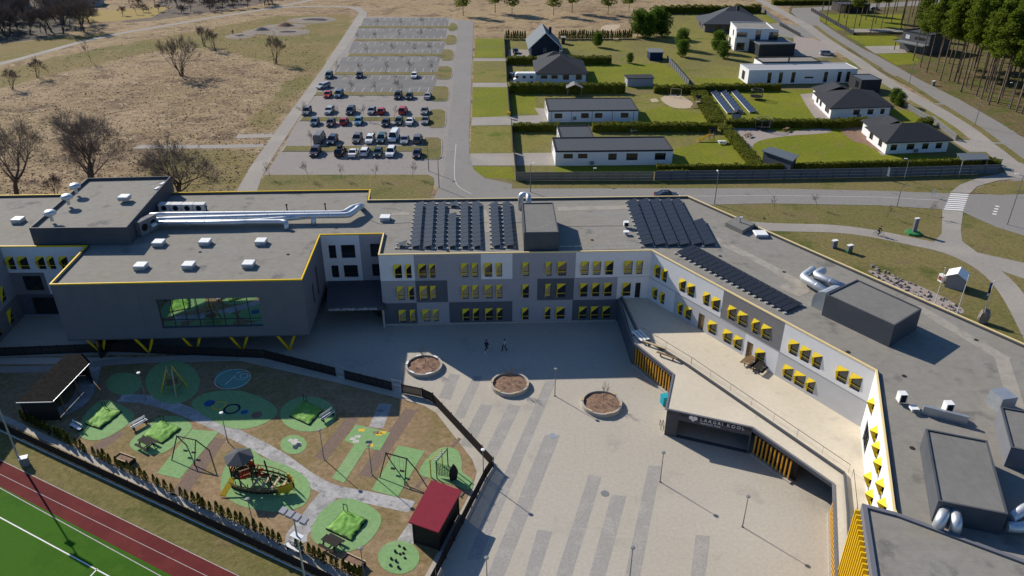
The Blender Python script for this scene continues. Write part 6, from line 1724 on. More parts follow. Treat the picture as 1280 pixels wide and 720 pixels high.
tree('willow2', gp(256, 58), .9, 3, 'left of two thin bare trees left of the pump track', 'thin bare trees in the field')
tree('willow2', gp(269, 63), .85, 4, 'right of two thin bare trees left of the pump track', 'thin bare trees in the field')
tree('sapling1', gp(114, 78), 1.9, 0, 'thin bare tree alone under the field path', 'thin bare trees in the field')
tree('willow2', gp(47, 97), .75, 1, 'bare bush with a shadow beside the field path', 'thin bare trees in the field')
tree('willow2', gp(16, 112), .75, 2, 'bare bush at the left edge of the field', 'thin bare trees in the field')
tree('sapling2', gp(62, 96), 1, 2, 'very small bare bush by the field path', 'thin bare trees in the field')
# young trees in the islands
rnd = random.Random(3)
si = 0
isl_names = ['topmost', 'second', 'third', 'fourth', 'fifth', 'sixth', 'seventh']
for r_, (y, xs) in enumerate(((34, (471, 500, 530)), (50.8, (447, 471, 498, 525)), (69, (460, 490, 518, 540)), (92.5, (420, 452, 482, 512, 541)), (117.5, (438, 470, 500, 503)), (149, (380, 421, 455, 493)), (186, (390, 470)))):
    for i, x in enumerate(xs):
        si += 1
        tree('sapling%d' % (1+si % 2), gp(x, y), rnd.uniform(.75, 1.1), rnd.uniform(0, 6), 'young bare tree in the %s grass island of the car park' % isl_names[r_], 'young trees in the car park islands')
for i, x in enumerate((338, 386, 427, 469, 516)):
    tree('sapling%d' % (1+i % 2), gp(x, 223), rnd.uniform(.7, .9), i, 'young bare tree on the verge below the car park', 'young trees on the verge below the car park')
for i, (x, y) in enumerate(((968, 262), (1020, 260), (1109, 272), (1160, 270))):
    tree('sapling%d' % (1+i % 2), gp(x, y), .7, i, 'small bare tree on the verge beside the road behind the school', 'small trees on the roadside verge')
# bare wood at the top left
rnd = random.Random(8)
pts = []
for i in range(125):
    x = rnd.uniform(-60, 118); ymax = 46-.05*max(0, x); y = rnd.uniform(-14, ymax)
    pts.append((x, y))
for i in range(70):
    x = rnd.uniform(120, 345); y = rnd.uniform(2, 30-.105*(x-120)) if rnd.random() < .8 else rnd.uniform(-5, 4); pts.append((x, y))
for i, (x, y) in enumerate(pts):
    if 95 < x < 150 and 6 < y < 28: continue
    tree('wood%d' % (1+i % 2), gp(x, y), rnd.uniform(.75, 1.15) if x < 118 else rnd.uniform(.3, .6), rnd.uniform(0, 6), 'grey bare tree in the wood at the top left' if x < 118 else 'low bare bush along the top of the field path', 'bare trees of the top left wood' if x < 118 else 'bare bushes above the field path')
sheet('yellow_field', [(94, 14), (150, 12), (215, 8), (190, 22), (140, 27), (95, 28)], .03, M('yellow_grass', (.30, .22, .07), .95, .2, 1))
sheet('wood_floor', [(-120, -10), (92, -10), (96, 38), (40, 50), (-60, 62)], .011, M('wood_floor', (.085, .075, .062), .95, .35, .6, layers=[(.1, (.13, .11, .075), .48, .66)]))
sheet('scrub', [(100, 30), (190, 26), (300, 10), (350, 0), (330, -20), (200, -10), (196, 12), (150, 28)], .013, M('scrub', (.115, .09, .075), .95, .35, .6, layers=[(.1, (.16, .13, .09), .48, .66)]))

def leaf_ball(mb, rnd, c, rx, ry, rz, n, leaf):
    for _ in range(n):
        while True:
            p = Vector((rnd.uniform(-1, 1), rnd.uniform(-1, 1), rnd.uniform(-1, 1)))
            if p.length < 1: break
        p = p.normalized()*(p.length**.35)
        q = Vector((c[0]+p.x*rx, c[1]+p.y*ry, c[2]+p.z*rz))
        a = Vector((rnd.uniform(-1, 1), rnd.uniform(-1, 1), rnd.uniform(-.5, .5))).normalized(); b = a.cross(Vector((rnd.uniform(-1, 1), rnd.uniform(-1, 1), rnd.uniform(-1, 1)))).normalized(); l = leaf*rnd.uniform(.6, 1.3)
        mb.quad(q-a*l-b*l*.35, q+a*l-b*l*.35, q+a*l*.7+b*l*.35, q-a*l*.7+b*l*.35)
def pine(seed, h, crown_base, cr_r, n_cl, n_leaf, leaf, lean=.0, low=False):
    def f():
        rnd = random.Random(seed); tr, cr = MB(), MB()
        bend = Vector((rnd.uniform(-1, 1), rnd.uniform(-1, 1), 0))*lean
        pts = [Vector((0, 0, h*t))+bend*(t*t)*h for t in (0, .25, .5, .75, .97)]
        r = h*.0065+.04; tr.tube(pts, [r*1.25, r, r*.85, r*.6, r*.2], 7, cap=False)
        for i in range(n_cl):
            t = crown_base + (1-crown_base)*(i+.5)/n_cl; a = i*2.4+rnd.uniform(-.5, .5)
            env = math.sin(math.pi*min(1, (t-crown_base)/(1-crown_base)*.86+.14))**.7 if not low else math.sin(math.pi*(.12+.80*(t-crown_base)/(1-crown_base)))**.6
            rr_ = cr_r*env*rnd.uniform(.3, 1.0)
            p0 = Vector((0, 0, h*(t-.04)))+bend*t*t*h; c = p0+Vector((math.cos(a)*rr_*.75, math.sin(a)*rr_*.75, h*.02+rnd.uniform(0, .03)*h))
            tr.tube([p0, (p0+c)/2+Vector((0, 0, .1)), c], [r*.35, r*.22, r*.1], 4, cap=False)
            b = cr_r*(rnd.uniform(.32, .52) if low else rnd.uniform(.20, .40))
            leaf_ball(cr, rnd, c, b, b, b*.62, n_leaf, leaf)
        if not low:
            for i in range(7):   # dead stubs below the crown
                t = rnd.uniform(.35, crown_base); a = rnd.uniform(0, 6.28); p0 = Vector((0, 0, h*t))+bend*t*t*h; tr.tube([p0, p0+Vector((math.cos(a), math.sin(a), .1))*rnd.uniform(.4, 1.4)], [.04, .015], 3, cap=False)
        return tr, cr, bark_pine, pine_leaf if not low else garden_leaf
    return f
for i in range(4): tree_proto('pine%d' % i, pine(40+i, 21+i*1.1, .58, 3.9, 44, 90, .30, .02), 'forest_pine', 'pine')
tree_proto('gpine0', pine(60, 9, .16, 3.6, 34, 150, .26, .01, True), 'garden_evergreen', 'evergreen tree')
tree_proto('gpine1', pine(61, 9, .14, 3.9, 34, 150, .26, .01, True), 'garden_evergreen', 'evergreen tree')
tree_proto('fpine', pine(70, 15, .30, 5.2, 24, 120, .34, .02), 'field_pine', 'pine')
# the pine forest
rnd = random.Random(21)
edge = [(1141, 76), (1150, 84), (1158, 91), (1170, 90), (1175, 101), (1186, 101), (1193, 102), (1197, 104), (1201, 115), (1207, 108), (1213, 112), (1220, 120), (1226, 124), (1234, 126), (1236, 131), (1247, 130), (1252, 122), (1262, 136), (1270, 140), (1277, 142), (1285, 150)]
front = list(edge)
placed = []
for (x, y) in edge: placed.append(gp(x, y))
tries = 0
while len(placed) < 285 and tries < 20000:
    tries += 1
    x, y = rnd.uniform(1125, 1400), rnd.uniform(-30, 150)
    lim = 60+(x-1125)*.60
    if y > min(lim, 150): continue
    if 1115 < x < 1166 and 38 < y < 74: continue
    p = gp(x, y)
    if any((p-q).length < 3.5 for q in placed): continue
    placed.append(p)
for i, p in enumerate(placed):
    tree('pine%d' % rnd.randrange(4), p, rnd.uniform(.82, 1.08), rnd.uniform(0, 6.28), 'tall bare-trunked pine at the forest edge facing the road' if i < len(edge) else 'tall green pine inside the forest at the top right', 'pines at the forest edge' if i < len(edge) else 'pines of the top right forest')
for i, (x, y) in enumerate(((1028, 13), (1032, 30), (1048, 27), (1055, 22), (1057, 33), (1066, 42), (1074, 33), (1082, 25), (1088, 41), (1094, 30), (1101, 36), (1108, 22), (1114, 28), (1096, 12), (1110, 8), (1120, 14))):
    tree('pine%d' % (i % 4), gp(x, y), rnd.uniform(.75, .95), i*1.3, 'thin tall pine in the fenced forest garden', 'thin pines in the forest garden')
for i, (x, y, s, lab) in enumerate(((579, 19.5, .9, 'dark pine at the top end of the car park road'), (619, 16, 1.0, 'tall thin pine beyond the thuja row, left'), (640, 17, .8, 'shaggy pine beyond the thuja row'), (692, 19, .85, 'round-crowned pine beyond the gabled house'), (715, 16, 1.0, 'thin straight pine beyond the thuja row, centre'), (760, 18, .85, 'open-crowned pine left of the big green trees'), (786, 15, .85, 'bushy pine just behind the big green trees'))):
    tree('fpine', gp(x, y), s, i, lab)
for i, (x, y, s, lab) in enumerate(((797, 46, 1.05, 'left crown of the big green garden tree clump'), (809, 48, 1.0, 'middle crown of the big green garden tree clump'), (820, 45, 1.1, 'rear crown of the big green garden tree clump'), (828, 46, .9, 'right crown of the big green garden tree clump'),
    (852, 62, .75, 'green tree on the olive lawn right of the clump'), (853, 71, .6, 'smaller green tree just below its neighbour on the olive lawn'), (897, 65, .75, 'green tree left of the white cube house'), (904, 73, .6, 'smaller green tree left of the white cube house'),
    (747, 59, .55, 'small round green tree in the garden of the gabled house'), (787, 79, .35, 'tiny dark conifer beside the square shed lawn'), (1117, 130, .45, 'dark green bush behind the black-roofed bungalow'), (1124, 133, .4, 'small green bush by the slatted fence'))):
    tree('gpine%d' % (i % 2), gp(x, y), s, i*1.7, lab)
# thujas
def thuja_proto():
    rnd = random.Random(77); tr, cr = MB(), MB(); h = 1.5
    tr.tube([(0, 0, 0), (0, 0, h*.8)], [.04, .015], 5)
    for i in range(240):
        t = rnd.random(); z = .08+t*(h-.08); r = .24*(1-t)**.7*min(1, .55+t*3)+.02; a = rnd.uniform(0, 6.28); q = Vector((math.cos(a)*r, math.sin(a)*r, z))
        d = Vector((math.cos(a)*.3, math.sin(a)*.3, 1)).normalized(); s = Vector((-math.sin(a), math.cos(a), 0)); l = .13
        cr.quad(q-s*l*.4, q+s*l*.4, q+s*l*.25+d*l, q-s*l*.25+d*l)
    return tr, cr, wood_dk, thuja_leaf
tree_proto('thuja', thuja_proto, 'thuja', 'shrub')
def thuja_row(a, b, n, s, lab, grp, world=False):
    A, B_ = gp(*a), gp(*b)
    for i in range(n):
        p = A+(B_-A)*(i/(n-1)); p += Vector((rnd.uniform(-.1, .1), rnd.uniform(-.1, .1), 0)); k_ = s*rnd.uniform(.85, 1.15)
        tree('thuja', p, (k_*rnd.uniform(.9, 1.1), k_*rnd.uniform(.9, 1.1), k_), rnd.uniform(0, 6), lab, grp)
thuja_row((28, 524), (108, 566), 14, .95, 'small pointed thuja in the row nearest the dark shelter', 'thujas along the lower fence')
thuja_row((118, 569), (216, 617), 14, .9, 'small pointed thuja in the row by the left planter', 'thujas along the lower fence')
thuja_row((228, 622), (352, 680), 17, .95, 'small pointed thuja in the row below the pirate ship', 'thujas along the lower fence')
thuja_row((372, 688), (452, 724), 12, .95, 'small pointed thuja in the row by the right planter', 'thujas along the lower fence')
thuja_row((633, 49), (656, 49), 9, 1.9, 'dark columnar thuja left of the gabled house roof', 'thuja row beyond the gabled house')
thuja_row((699, 49), (789, 48), 36, 1.9, 'dark columnar thuja between the gabled house and the tree clump', 'thuja row beyond the gabled house')

# =============================================================== PLAYGROUND
def fence_run(name, lab, pts, h, mat, post=2.0, world=False):
    P_ = [Vector(q) for q in pts] if world else GG(pts)
    t = thing(name, lab, 'fence', P_[0]); mb, pb = MB(), MB()
    for i in range(len(P_)-1):
        F = Fr(P_[i], P_[i+1]); s = 0
        while s < F.L-.05:
            mb.fbox(F.p(s, .06, 0), F.u*.10, F.n*.025, (0, 0, h-.06)); s += .125
        for z in (.2, h-.25): pb.fbox(F.p(0, z, -.055), F.u*F.L, F.n*.05, (0, 0, .07))
        n = max(1, int(F.L/post))
        for k_ in range(n+1): pb.fbox(F.p(k_*F.L/n-.04, 0, -.11), F.u*.08, F.n*.05, (0, 0, h+.03))
    mb.build('slats', mat, t); pb.build('frame', steel_dk, t)
    return t
fence_run('playground_fence', 'dark slatted fence running from under the overhang to the first gate', [(-80, 449), (140, 440), (330, 448), (421, 471)], 1.35, fence_dk)
fence_run('playground_fence', 'dark slatted fence between the two pale gates', [(431, 474), (491, 489)], 1.35, fence_dk)
fence_run('playground_fence', 'dark slatted fence from the second gate down to the plaza corner', [(502, 491.5), (528, 497), (541, 503), (616, 584)], 1.35, fence_dk)
fence_run('playground_fence', 'dark slatted fence running from the plaza corner past the red roof', [(616, 584), (607, 598), (545, 722), (520, 770)], 1.35, fence_dk)
fence_run('sports_fence', 'long dark fence between the thujas and the running track', [(-80, 498), (7, 539), (60, 564), (320, 685), (410, 727), (500, 770)], 1.15, fence_dk)
for a, b, lab in (((421, 471), (431, 474), 'pale-framed gate nearer the school overhang'), ((491, 489), (502, 491.5), 'pale-framed gate nearer the round planters')):
    A, B_ = gp(*a), gp(*b); F = Fr(A, B_); t = thing('gate', lab, 'gate', A)
    for s in (0, F.L): mb = MB(); mb.tube([F.p(s, 0), F.p(s, 1.75)], .05, 6); mb.build('gate_post', galv_d, t)
    mb = MB(); [mb.tube([F.p(.08, z), F.p(F.L-.08, z)], .035, 5) for z in (.2, 1.0, 1.7)]; [mb.tube([F.p(s, .2), F.p(s, 1.7)], .02, 4) for s in (.1, F.L-.1)]; mb.build('leaf', galv_d, t)
# covered sandpits
def sandpit(px, lab, seed, h=.30):
    c4 = [G(x, y, h) for x, y in px]; t = thing('covered_sandpit', lab, 'sandpit', (c4[0].x, c4[0].y, 0)); n = 18; mb = MB()
    def Q(s, q): return c4[0]*(1-s)*(1-q)+c4[1]*s*(1-q)+c4[2]*s*q+c4[3]*(1-s)*q
    for i in range(n+1):
        for j in range(n+1):
            s, q = i/n, j/n; p = Q(s, q); e = min(s, 1-s, q, 1-q)
            z = h + .09*mnoise.noise(Vector((p.x*.9, p.y*.9, seed))) + .10*mnoise.noise(Vector((p.x*3, p.y*3, seed))) + .10*min(1, e*3) - .02
            if e == 0: z = h-.1+.05*mnoise.noise(Vector((p.x*3, p.y*3, seed)))
            mb.v.append((p.x+.12*mnoise.noise(Vector((p.x*2, p.y*2, seed+5))), p.y+.12*mnoise.noise(Vector((p.x*2, p.y*2, seed+9))), z))
    for i in range(n):
        for j in range(n): a = i*(n+1)+j; mb.f.append((a, a+1, a+n+2, a+n+1)); mb.mi.append(0)
    mb.build('tarpaulin', tarp_m, t, smooth=True)
    mb = MB(); pc = c4 if ccw(c4) else c4[::-1]; I_ = inset(pc, .12); O_ = inset(pc, -.06)
    for i in range(4):
        j = (i+1) % 4; a, b, c, d = O_[i], O_[j], I_[j], I_[i]
        mb.hexa([(a[0], a[1], 0), (b[0], b[1], 0), (c[0], c[1], 0), (d[0], d[1], 0), (a[0], a[1], h-.14), (b[0], b[1], h-.14), (c[0], c[1], h-.14), (d[0], d[1], h-.14)])
    mb.build('border', wood_dk, t)
    mb = MB(); p = Q(.02, .98); [mb.tube([Q(s, q)+Vector((0, 0, -.1)), Q(s, q)+Vector((0, 0, .75))], .04, 5) for s, q in ((.0, .02), (.16, .0))]; 
    mb.tube([Q(0, .02)+Vector((0, 0, .7)), Q(.16, 0)+Vector((0, 0, .7))], .04, 5); mb.build('winding_handle', steel_dk, t)
sandpit([(129, 507), (151, 513), (125, 534), (106.5, 528)], 'green-covered sandpit nearest the dark shelter', 1)
sandpit([(201, 524), (225, 534), (202, 552), (178, 543)], 'green-covered sandpit beside the left picnic bench', 2)
sandpit([(380, 500), (403, 511), (386, 529), (362, 518)], 'green-covered sandpit half in the school shadow', 3)
sandpit([(430, 636.5), (458, 648), (438, 673), (408, 659)], 'green-covered sandpit nearest the bottom edge', 4)
# benches
def bench(px, rz, lab, mat=white_metal):
    c = gp(*px); t = thing('bench', lab, 'bench', c, rz)
    Rm = Matrix.Rotation(rz, 3, 'Z')
    def B(x, y, z, a, b, d, mb): mb.fbox(Vector(c)+Rm @ Vector((x-a/2, y-b/2, z)), Rm @ Vector((a, 0, 0)), Rm @ Vector((0, b, 0)), (0, 0, d))
    mb = MB(); [B(0, y, .43, 1.8, .12, .05, mb) for y in (-.14, 0, .14)]; mb.build('seat', mat, t)
    mb = MB(); [B(0, .26, z, 1.8, .04, .12, mb) for z in (.6, .76)]; mb.build('backrest', mat, t)
    for s in (-.7, .7): mb = MB(); B(s, 0, 0, .07, .42, .429, mb); B(s, .305, .0, .07, .05, .9, mb); mb.build('leg', steel_dk, t)
bench((96, 537), -.55, 'pale bench on the turf near the dark shelter'); bench((175, 533), .95, 'pale bench between the two left sandpits'); bench((410, 523), .95, 'pale bench right of the half-shaded sandpit', galv_d)
picnic(gp(184, 558), -.55, 'dark picnic bench beside the left sandpit', wood_dk); picnic(gp(415, 683), -.55, 'dark picnic bench at the lowest sandpit', wood_dk)
bench((368, 689), -.5, 'bench with white seat beside the floodlight mast')
# planter boxes
def planter(px0, px1, lab):
    A, B_ = gp(*px0), gp(*px1); F = Fr(A, B_); t = thing('planter_box', lab, 'planter', A); mb = MB(); w = .9; e = .08
    for (s, d, a, b) in ((0, 0, F.L, e), (0, w-e, F.L, e), (0, e, e, w-2*e), (F.L-e, e, e, w-2*e)): mb.fbox(F.p(s, 0, -d), F.u*a, -F.n*b, (0, 0, .55))
    mb.build('box', wood_dk, t); mb = MB(); mb.fbox(F.p(-.03, .551, .03), F.u*(F.L+.06), -F.n*.1, (0, 0, .03)); mb.fbox(F.p(-.03, .551, -w+.07), F.u*(F.L+.06), -F.n*.1, (0, 0, .03)); mb.build('rim', wood_lt, t)
    mb = MB(); mb.fbox(F.p(e+.002, .1, -e-.002), F.u*(F.L-2*e-.004), -F.n*(w-2*e-.004), (0, 0, .36)); mb.build('soil', soil_m, t)
planter((143, 577), (162, 584), 'wooden planter box by the left thuja rows'); planter((427, 705), (450, 716), 'wooden planter box by the right thuja row')
# swings
def rubber_swing(tops, feet, lab):
    a, b = [G(x, y, 2.35) for x, y in tops]; t = thing('playground_swing', lab, 'swing', (a.x, a.y, 0))
    u = (b-a).normalized(); F = Fr(a, b)
    for s in (0, F.L):
        for sg_ in (-1, 1): mb = MB(); mb.tube([F.p(s+(.25 if s else -.25), 0, sg_*1.25), F.p(s, 2.35, 0)], .06, 6); mb.build('leg', steel_dk, t)
    mb = MB(); mb.tube([F.p(-.1, 2.35), F.p(F.L+.1, 2.35)], .07, 6); mb.build('crossbar', steel_dk, t)
    for k_ in range(2):
        s = F.L*(.28+.44*k_); mb = MB(); mb.fbox(F.p(s-.24, .5, -.12), F.u*.48, F.n*.24, (0, 0, .06)); st = mb.build('seat', tyre_m, t)
        for q in (-.22, .22): mb = MB(); mb.tube([F.p(s+q, .56), F.p(s+q, 2.35)], .012, 3); mb.build('chain', grey_pole, st)
rubber_swing(((221, 545), (244.5, 550)), 0, 'black swing frame on the green strip left of the ship'); rubber_swing(((482.6, 566.4), (508.3, 573.3)), 0, 'black swing frame on the green strip above the red roof')
# monkey bars with net and board
A, B_, C_, D_ = [G(x, y, 2.2) for x, y in ((537.5, 576), (552, 562), (559, 561.5), (545, 577.5))]
t = thing('climber', 'yellow and black climbing frame with a green net ramp', 'climbing frame', (A.x, A.y, 0))
for p, m_ in ((A, yel_m), (B_, yel_m), (C_, steel_dk), (D_, steel_dk)): mb = MB(); mb.tube([(p.x, p.y, 0), (p.x, p.y, 2.35)], .06, 6); mb.build('post', m_, t)
for p, q, m_ in ((A, B_, yel_m), (D_, C_, steel_dk)): mb = MB(); mb.tube([p, q], .05, 6); mb.build('rail', m_, t)
for k_ in range(1, 7): p, q = A+(B_-A)*k_/7, D_+(C_-D_)*k_/7; mb = MB(); mb.tube([p, q], .035, 5); mb.build('rung', white_metal, t)
p0, p1, p2, p3 = G(546, 578, 1.4), G(548, 594, .25), G(563, 596, .25), G(565, 585, 1.2)
mb = MB(); 
for i in range(9):
    s = i/8; mb.tube([p0+(p3-p0)*s, p1+(p2-p1)*s], .03, 4); mb.tube([p0+(p1-p0)*s, p3+(p2-p3)*s], .03, 4)
mb.build('net', green_p, t)
mb = MB(); c = gp(562, 603); F = Fr(c, c+Vector((.9, .5, 0))); pr = [F.p(s, z) for s, z in ((.1, 0), (.8, 0), (1.0, 1.1), (.75, 1.8), (.5, 2.2), (.1, 1.6), (0, .9))]
n = len(pr); mb.poly(pr); mb.poly([p-F.n*.06 for p in pr][::-1]); [mb.quad(pr[i], pr[(i+1) % n], pr[(i+1) % n]-F.n*.06, pr[i]-F.n*.06) for i in range(n)]
mb.build('climbing_board', steel_dk, t)
# small climber in the shade
c = gp(218, 488); t = thing('climbing_tower', 'yellow wooden climbing tower on the round shaded pad', 'climbing frame', c)
tops = []
for i in range(4):
    a = .5+i*math.pi/2; b = Vector((c.x+1.5*math.cos(a), c.y+1.5*math.sin(a), 0)); e = Vector((c.x+.5*math.cos(a+.5), c.y+.5*math.sin(a+.5), 2.9)); tops.append((b, e)); mb = MB(); mb.tube([b, e+(e-b)*.1], .07, 6); mb.build('post', wood_lt if i % 2 else yel_m, t)
for z in (.7, 1.5, 2.2):
    for i in range(4):
        (b, e), (b2, e2) = tops[i], tops[(i+1) % 4]; mb = MB(); mb.tube([b+(e-b)*z/2.9, b2+(e2-b2)*z/2.9], .04, 5); mb.build('rung', wood_br, t)
mb = MB(); mb.box(c.x, c.y, 1.2, 1.3, 1.3, .07, .5); mb.build('platform', wood_br, t)
# pirate ship
bow, stern = gp(368, 613), gp(296, 601)
t = thing('play_ship', 'wooden play ship with a dark-roofed red tower, mast and yellow bow', 'play ship', stern)
F = Fr(stern, bow); Ls = F.L
def hull(s): return 1.30*math.sin(math.pi*min(1, .22+s*.78))**.6 if s < .97 else .12
n = 16
for sg_ in (-1, 1):
    for rail, (z0, z1) in enumerate(((.05, .34), (.42, .66), (.92, 1.02))):
        mb = MB()
        for i in range(n):
            s, s2 = i/n, (i+1)/n; flare = 1+.12*rail
            a, b = F.p(s*Ls, z0+.25*s**3, sg_*hull(s)*flare), F.p(s2*Ls, z0+.25*s2**3, sg_*hull(s2)*flare); h_ = Vector((0, 0, z1-z0))
            o_ = F.n*sg_*.05; mb.hexa([a, b, b+o_, a+o_, a+h_, b+h_, b+o_+h_, a+o_+h_])
        mb.build('hull_board', wood_br if rail else wood_dk, t)
    for i in range(1, 9): s = i/9; mb = MB(); p = F.p(s*Ls, 0, sg_*(hull(s)+.02)); mb.tube([p, p+Vector((0, 0, 1.1))], .05, 5); mb.build('rib', wood_br, t)
mb = MB()
for i in range(13, n):
    s, s2 = i/n, (i+1)/n
    for sg_ in (-1, 1):
        a, b = F.p(s*Ls, .1, sg_*hull(s)*1.2), F.p(s2*Ls, .3, sg_*hull(s2)*1.2); h_ = Vector((0, 0, 1.0)); o_ = F.n*sg_*.05; mb.hexa([a, b, b+o_, a+o_, a+h_, b+h_, b+o_+h_, a+o_+h_])
mb.build('bow_panel', yel_m, t)
for s in (.35, .5, .66, .8): mb = MB(); mb.fbox(F.p(s*Ls, .45, -hull(s)), F.u*.25, F.n*2*hull(s), (0, 0, .07)); mb.build('thwart', wood_lt, t)
mb = MB(); mb.tube([F.p(.62*Ls, 0, 0), F.p(.60*Ls, 3.6, .3)], .08, 6); mb.build('mast', wood_dk, t)
for (z0, m_) in ((1.35, red_m), (1.8, red_m)):
    for k_ in range(6):
        a = k_*math.pi/3; mb = MB(); c = F.p(.15*Ls, 0); x, y = c.x+1.0*math.cos(a), c.y+1.0*math.sin(a); mb.box(x, y, z0, .95, .05, .32, a+math.pi/2); mb.build('tower_board', m_ if k_ % 2 else wood_dk, t)
c = F.p(.15*Ls, 0)
for k_ in range(6): a = k_*math.pi/3+.52; mb = MB(); mb.tube([(c.x+1.15*math.cos(a), c.y+1.15*math.sin(a), 0), (c.x+1.15*math.cos(a), c.y+1.15*math.sin(a), 3.15)], .06, 5); mb.build('tower_post', wood_dk, t)
mb = MB(); mb.lathe([(1.1, 1.25), (1.1, 1.32)], c.x, c.y, 6); mb.build('tower_floor', wood_br, t)
mb = MB(); mb.lathe([(1.5, 3.05), (1.5, 3.11), (.1, 3.75)], c.x-.2, c.y+.2, 6); mb.build('tower_roof', tile_gry, t)
c2 = F.p(.32*Ls, 0, -.7); mb = MB(); [mb.box(c2.x+.4*math.cos(a), c2.y+.4*math.sin(a), .4+.36*i, .6, .06, .3, a) for i, a in enumerate((0, .8, 1.6, 2.4, 3.2, 4.0))]; mb.build('red_steps', red_m, t)
mb = MB(); a0, b0 = F.p(.05*Ls, 1.2, .9), F.p(-.02*Ls, .15, 2.4); v = F.u*.3; mb.hexa([a0-v, a0+v, b0+v, b0-v]+[q+Vector((0, 0, .08)) for q in (a0-v, a0+v, b0+v, b0-v)]); mb.build('slide', yel_m, t)
# springy posts in the green circle
for i, (x, y) in enumerate(((499, 683), (505, 686), (494, 690), (500, 693), (489, 699), (495, 702), (504, 692), (488, 707), (498, 710), (506, 698))):
    c = gp(x, y); o = MB().lathe([(.11, 0), (.12, .1+.05*(i % 3)), (.1, .14+.05*(i % 3))], c.x, c.y, 8).build('stepping_post', tyre_m); tag(o, 'low black stepping post on the lowest green circle', 'stepping post', 'stepping posts on the green circle')
# shelters
def shelter(px, z, lab, roofm, wallm, slope=(.0, .0, .0, .0), walls=(0, 1, 2, 3), th=.14):
    q = [G(x, y, z+s) for (x, y), s in zip(px, slope)]; cc = sum(q, Vector())/len(q); t = thing('shelter', lab, 'shelter', (cc.x, cc.y, 0)); mb = MB(); dn = Vector((0, 0, -th))
    k = len(q); lo = [p+dn for p in q]; mb.poly(q); mb.poly(lo[::-1]); [mb.quad(lo[i], lo[(i+1) % k], q[(i+1) % k], q[i]) for i in range(k)]; r = mb.build('roof', roofm, t)
    I_ = [p+(Vector((cc.x, cc.y, p.z))-p).normalized()*.45 for p in q]
    for i in range(k):
        p = I_[i]; mb = MB(); mb.box(p.x, p.y, 0, .14, .14, p.z-th-.004); mb.build('post', wallm, t)
    for i in walls:
        a, b = I_[i], I_[(i+1) % k]; F = Fr(a, b); mb = MB(); s = .1
        hh_ = min(a.z, b.z)-th-.25
        while s < F.L-.15: mb.fbox(F.p(s, .05), F.u*.13, F.n*.03, (0, 0, hh_)); s += .14
        mb.build('wall_boards', wallm, t)
    return t
shelter([(539, 600), (577, 613), (548, 665.5), (510.5, 652.5)], 2.75, 'small black shelter with a bright crimson metal roof', red_roof, wood_dk, (.15, 0, 0, .15), (1, 2, 3))
t = shelter([(20, 503), (65, 502), (113, 452), (103, 442), (82, 443.5)], 2.9, 'long dark shelter with a plain grey-black roof', M('black_roofing_felt', (.022, .021, .020), 1.0, .3, 2, spec=0.0), wood_dk, (0, 0, .0, .0, .0), (0, 2, 3, 4))
mb = MB(); a, b = G(20, 503, 2.95), G(65, 502, 2.95); F = Fr(a, b); mb.fbox(F.p(0, 2.86, .004), F.u*F.L, F.n*.05, (0, 0, .09)); mb.build('roof_edge', white_metal, t)
mb = MB(); a, b = G(65, 502, 2.95), G(113, 452, 2.95); F = Fr(a, b); mb.fbox(F.p(.05, 2.86, .06), F.u*F.L, F.n*.05, (0, 0, .09)); mb.build('roof_edge', galv_d, t)
for s in range(2, int(F.L), 3):
    mb = MB(); mb.tube([F.p(s, 0, -.5), F.p(s, 2.7, -.5)], .08, 6); mb.build('front_post', wood_br, t)

# =============================================================== LAMPS, POLES
def lamp(px, h, lab, group, r=.045, head=.2, headm=None, cone=True):
    c = gp(*px); t = thing('lamp_post', lab, 'lamp post', c, 0, group)
    mb = MB(); mb.tube([(c.x, c.y, 0), (c.x, c.y, h*.5), (c.x, c.y, h-.1)], [r*1.3, r, r*.8], 7); mb.build('pole', grey_pole, t)
    mb = MB(); mb.lathe([(head*.3, h-.2), (head, h-.12), (head, h-.03), (head*.3, h)], c.x, c.y, 12); mb.build('lamp_head', headm or grey_pole, t)
    mb = MB(); mb.lathe([(.14, 0), (.14, .05), (.07, .06)], c.x, c.y, 10); mb.build('base_plate', grey_pole, t)
GP = 'lamp posts on the plaza'; GK = 'lamp posts in the playground'
lamp((693.5, 495), 3.9, 'plaza lamp post between the round planters', GP); lamp((825, 602.5), 3.9, 'plaza lamp post left of the podium sign', GP); lamp((928, 658.7), 3.9, 'plaza lamp post nearest the lower right of the plaza', GP)
lamp((787, 724), 3.9, 'plaza lamp post at the bottom edge of the picture', GP); lamp((609, 737), 3.9, 'plaza lamp post right of the lower playground fence', GP)
lamp((182.5, 500), 3.9, 'playground lamp with a white head in the school shadow', GK, headm=white_metal); lamp((284.7, 552.5), 4.0, 'playground lamp beside the painted rings', GK, headm=white_metal); lamp((405, 574.5), 4.0, 'playground lamp near the small painted circle', GK)
lamp((465, 594), 4.0, 'playground lamp left of the right swing frame', GK); lamp((604.5, 600), 4.0, 'playground lamp at the fence corner', GK, headm=white_metal); lamp((456, 726), 4.0, 'playground lamp by the right planter box', GK); lamp((318, 663), 4.0, 'playground lamp below the play ship', GK)
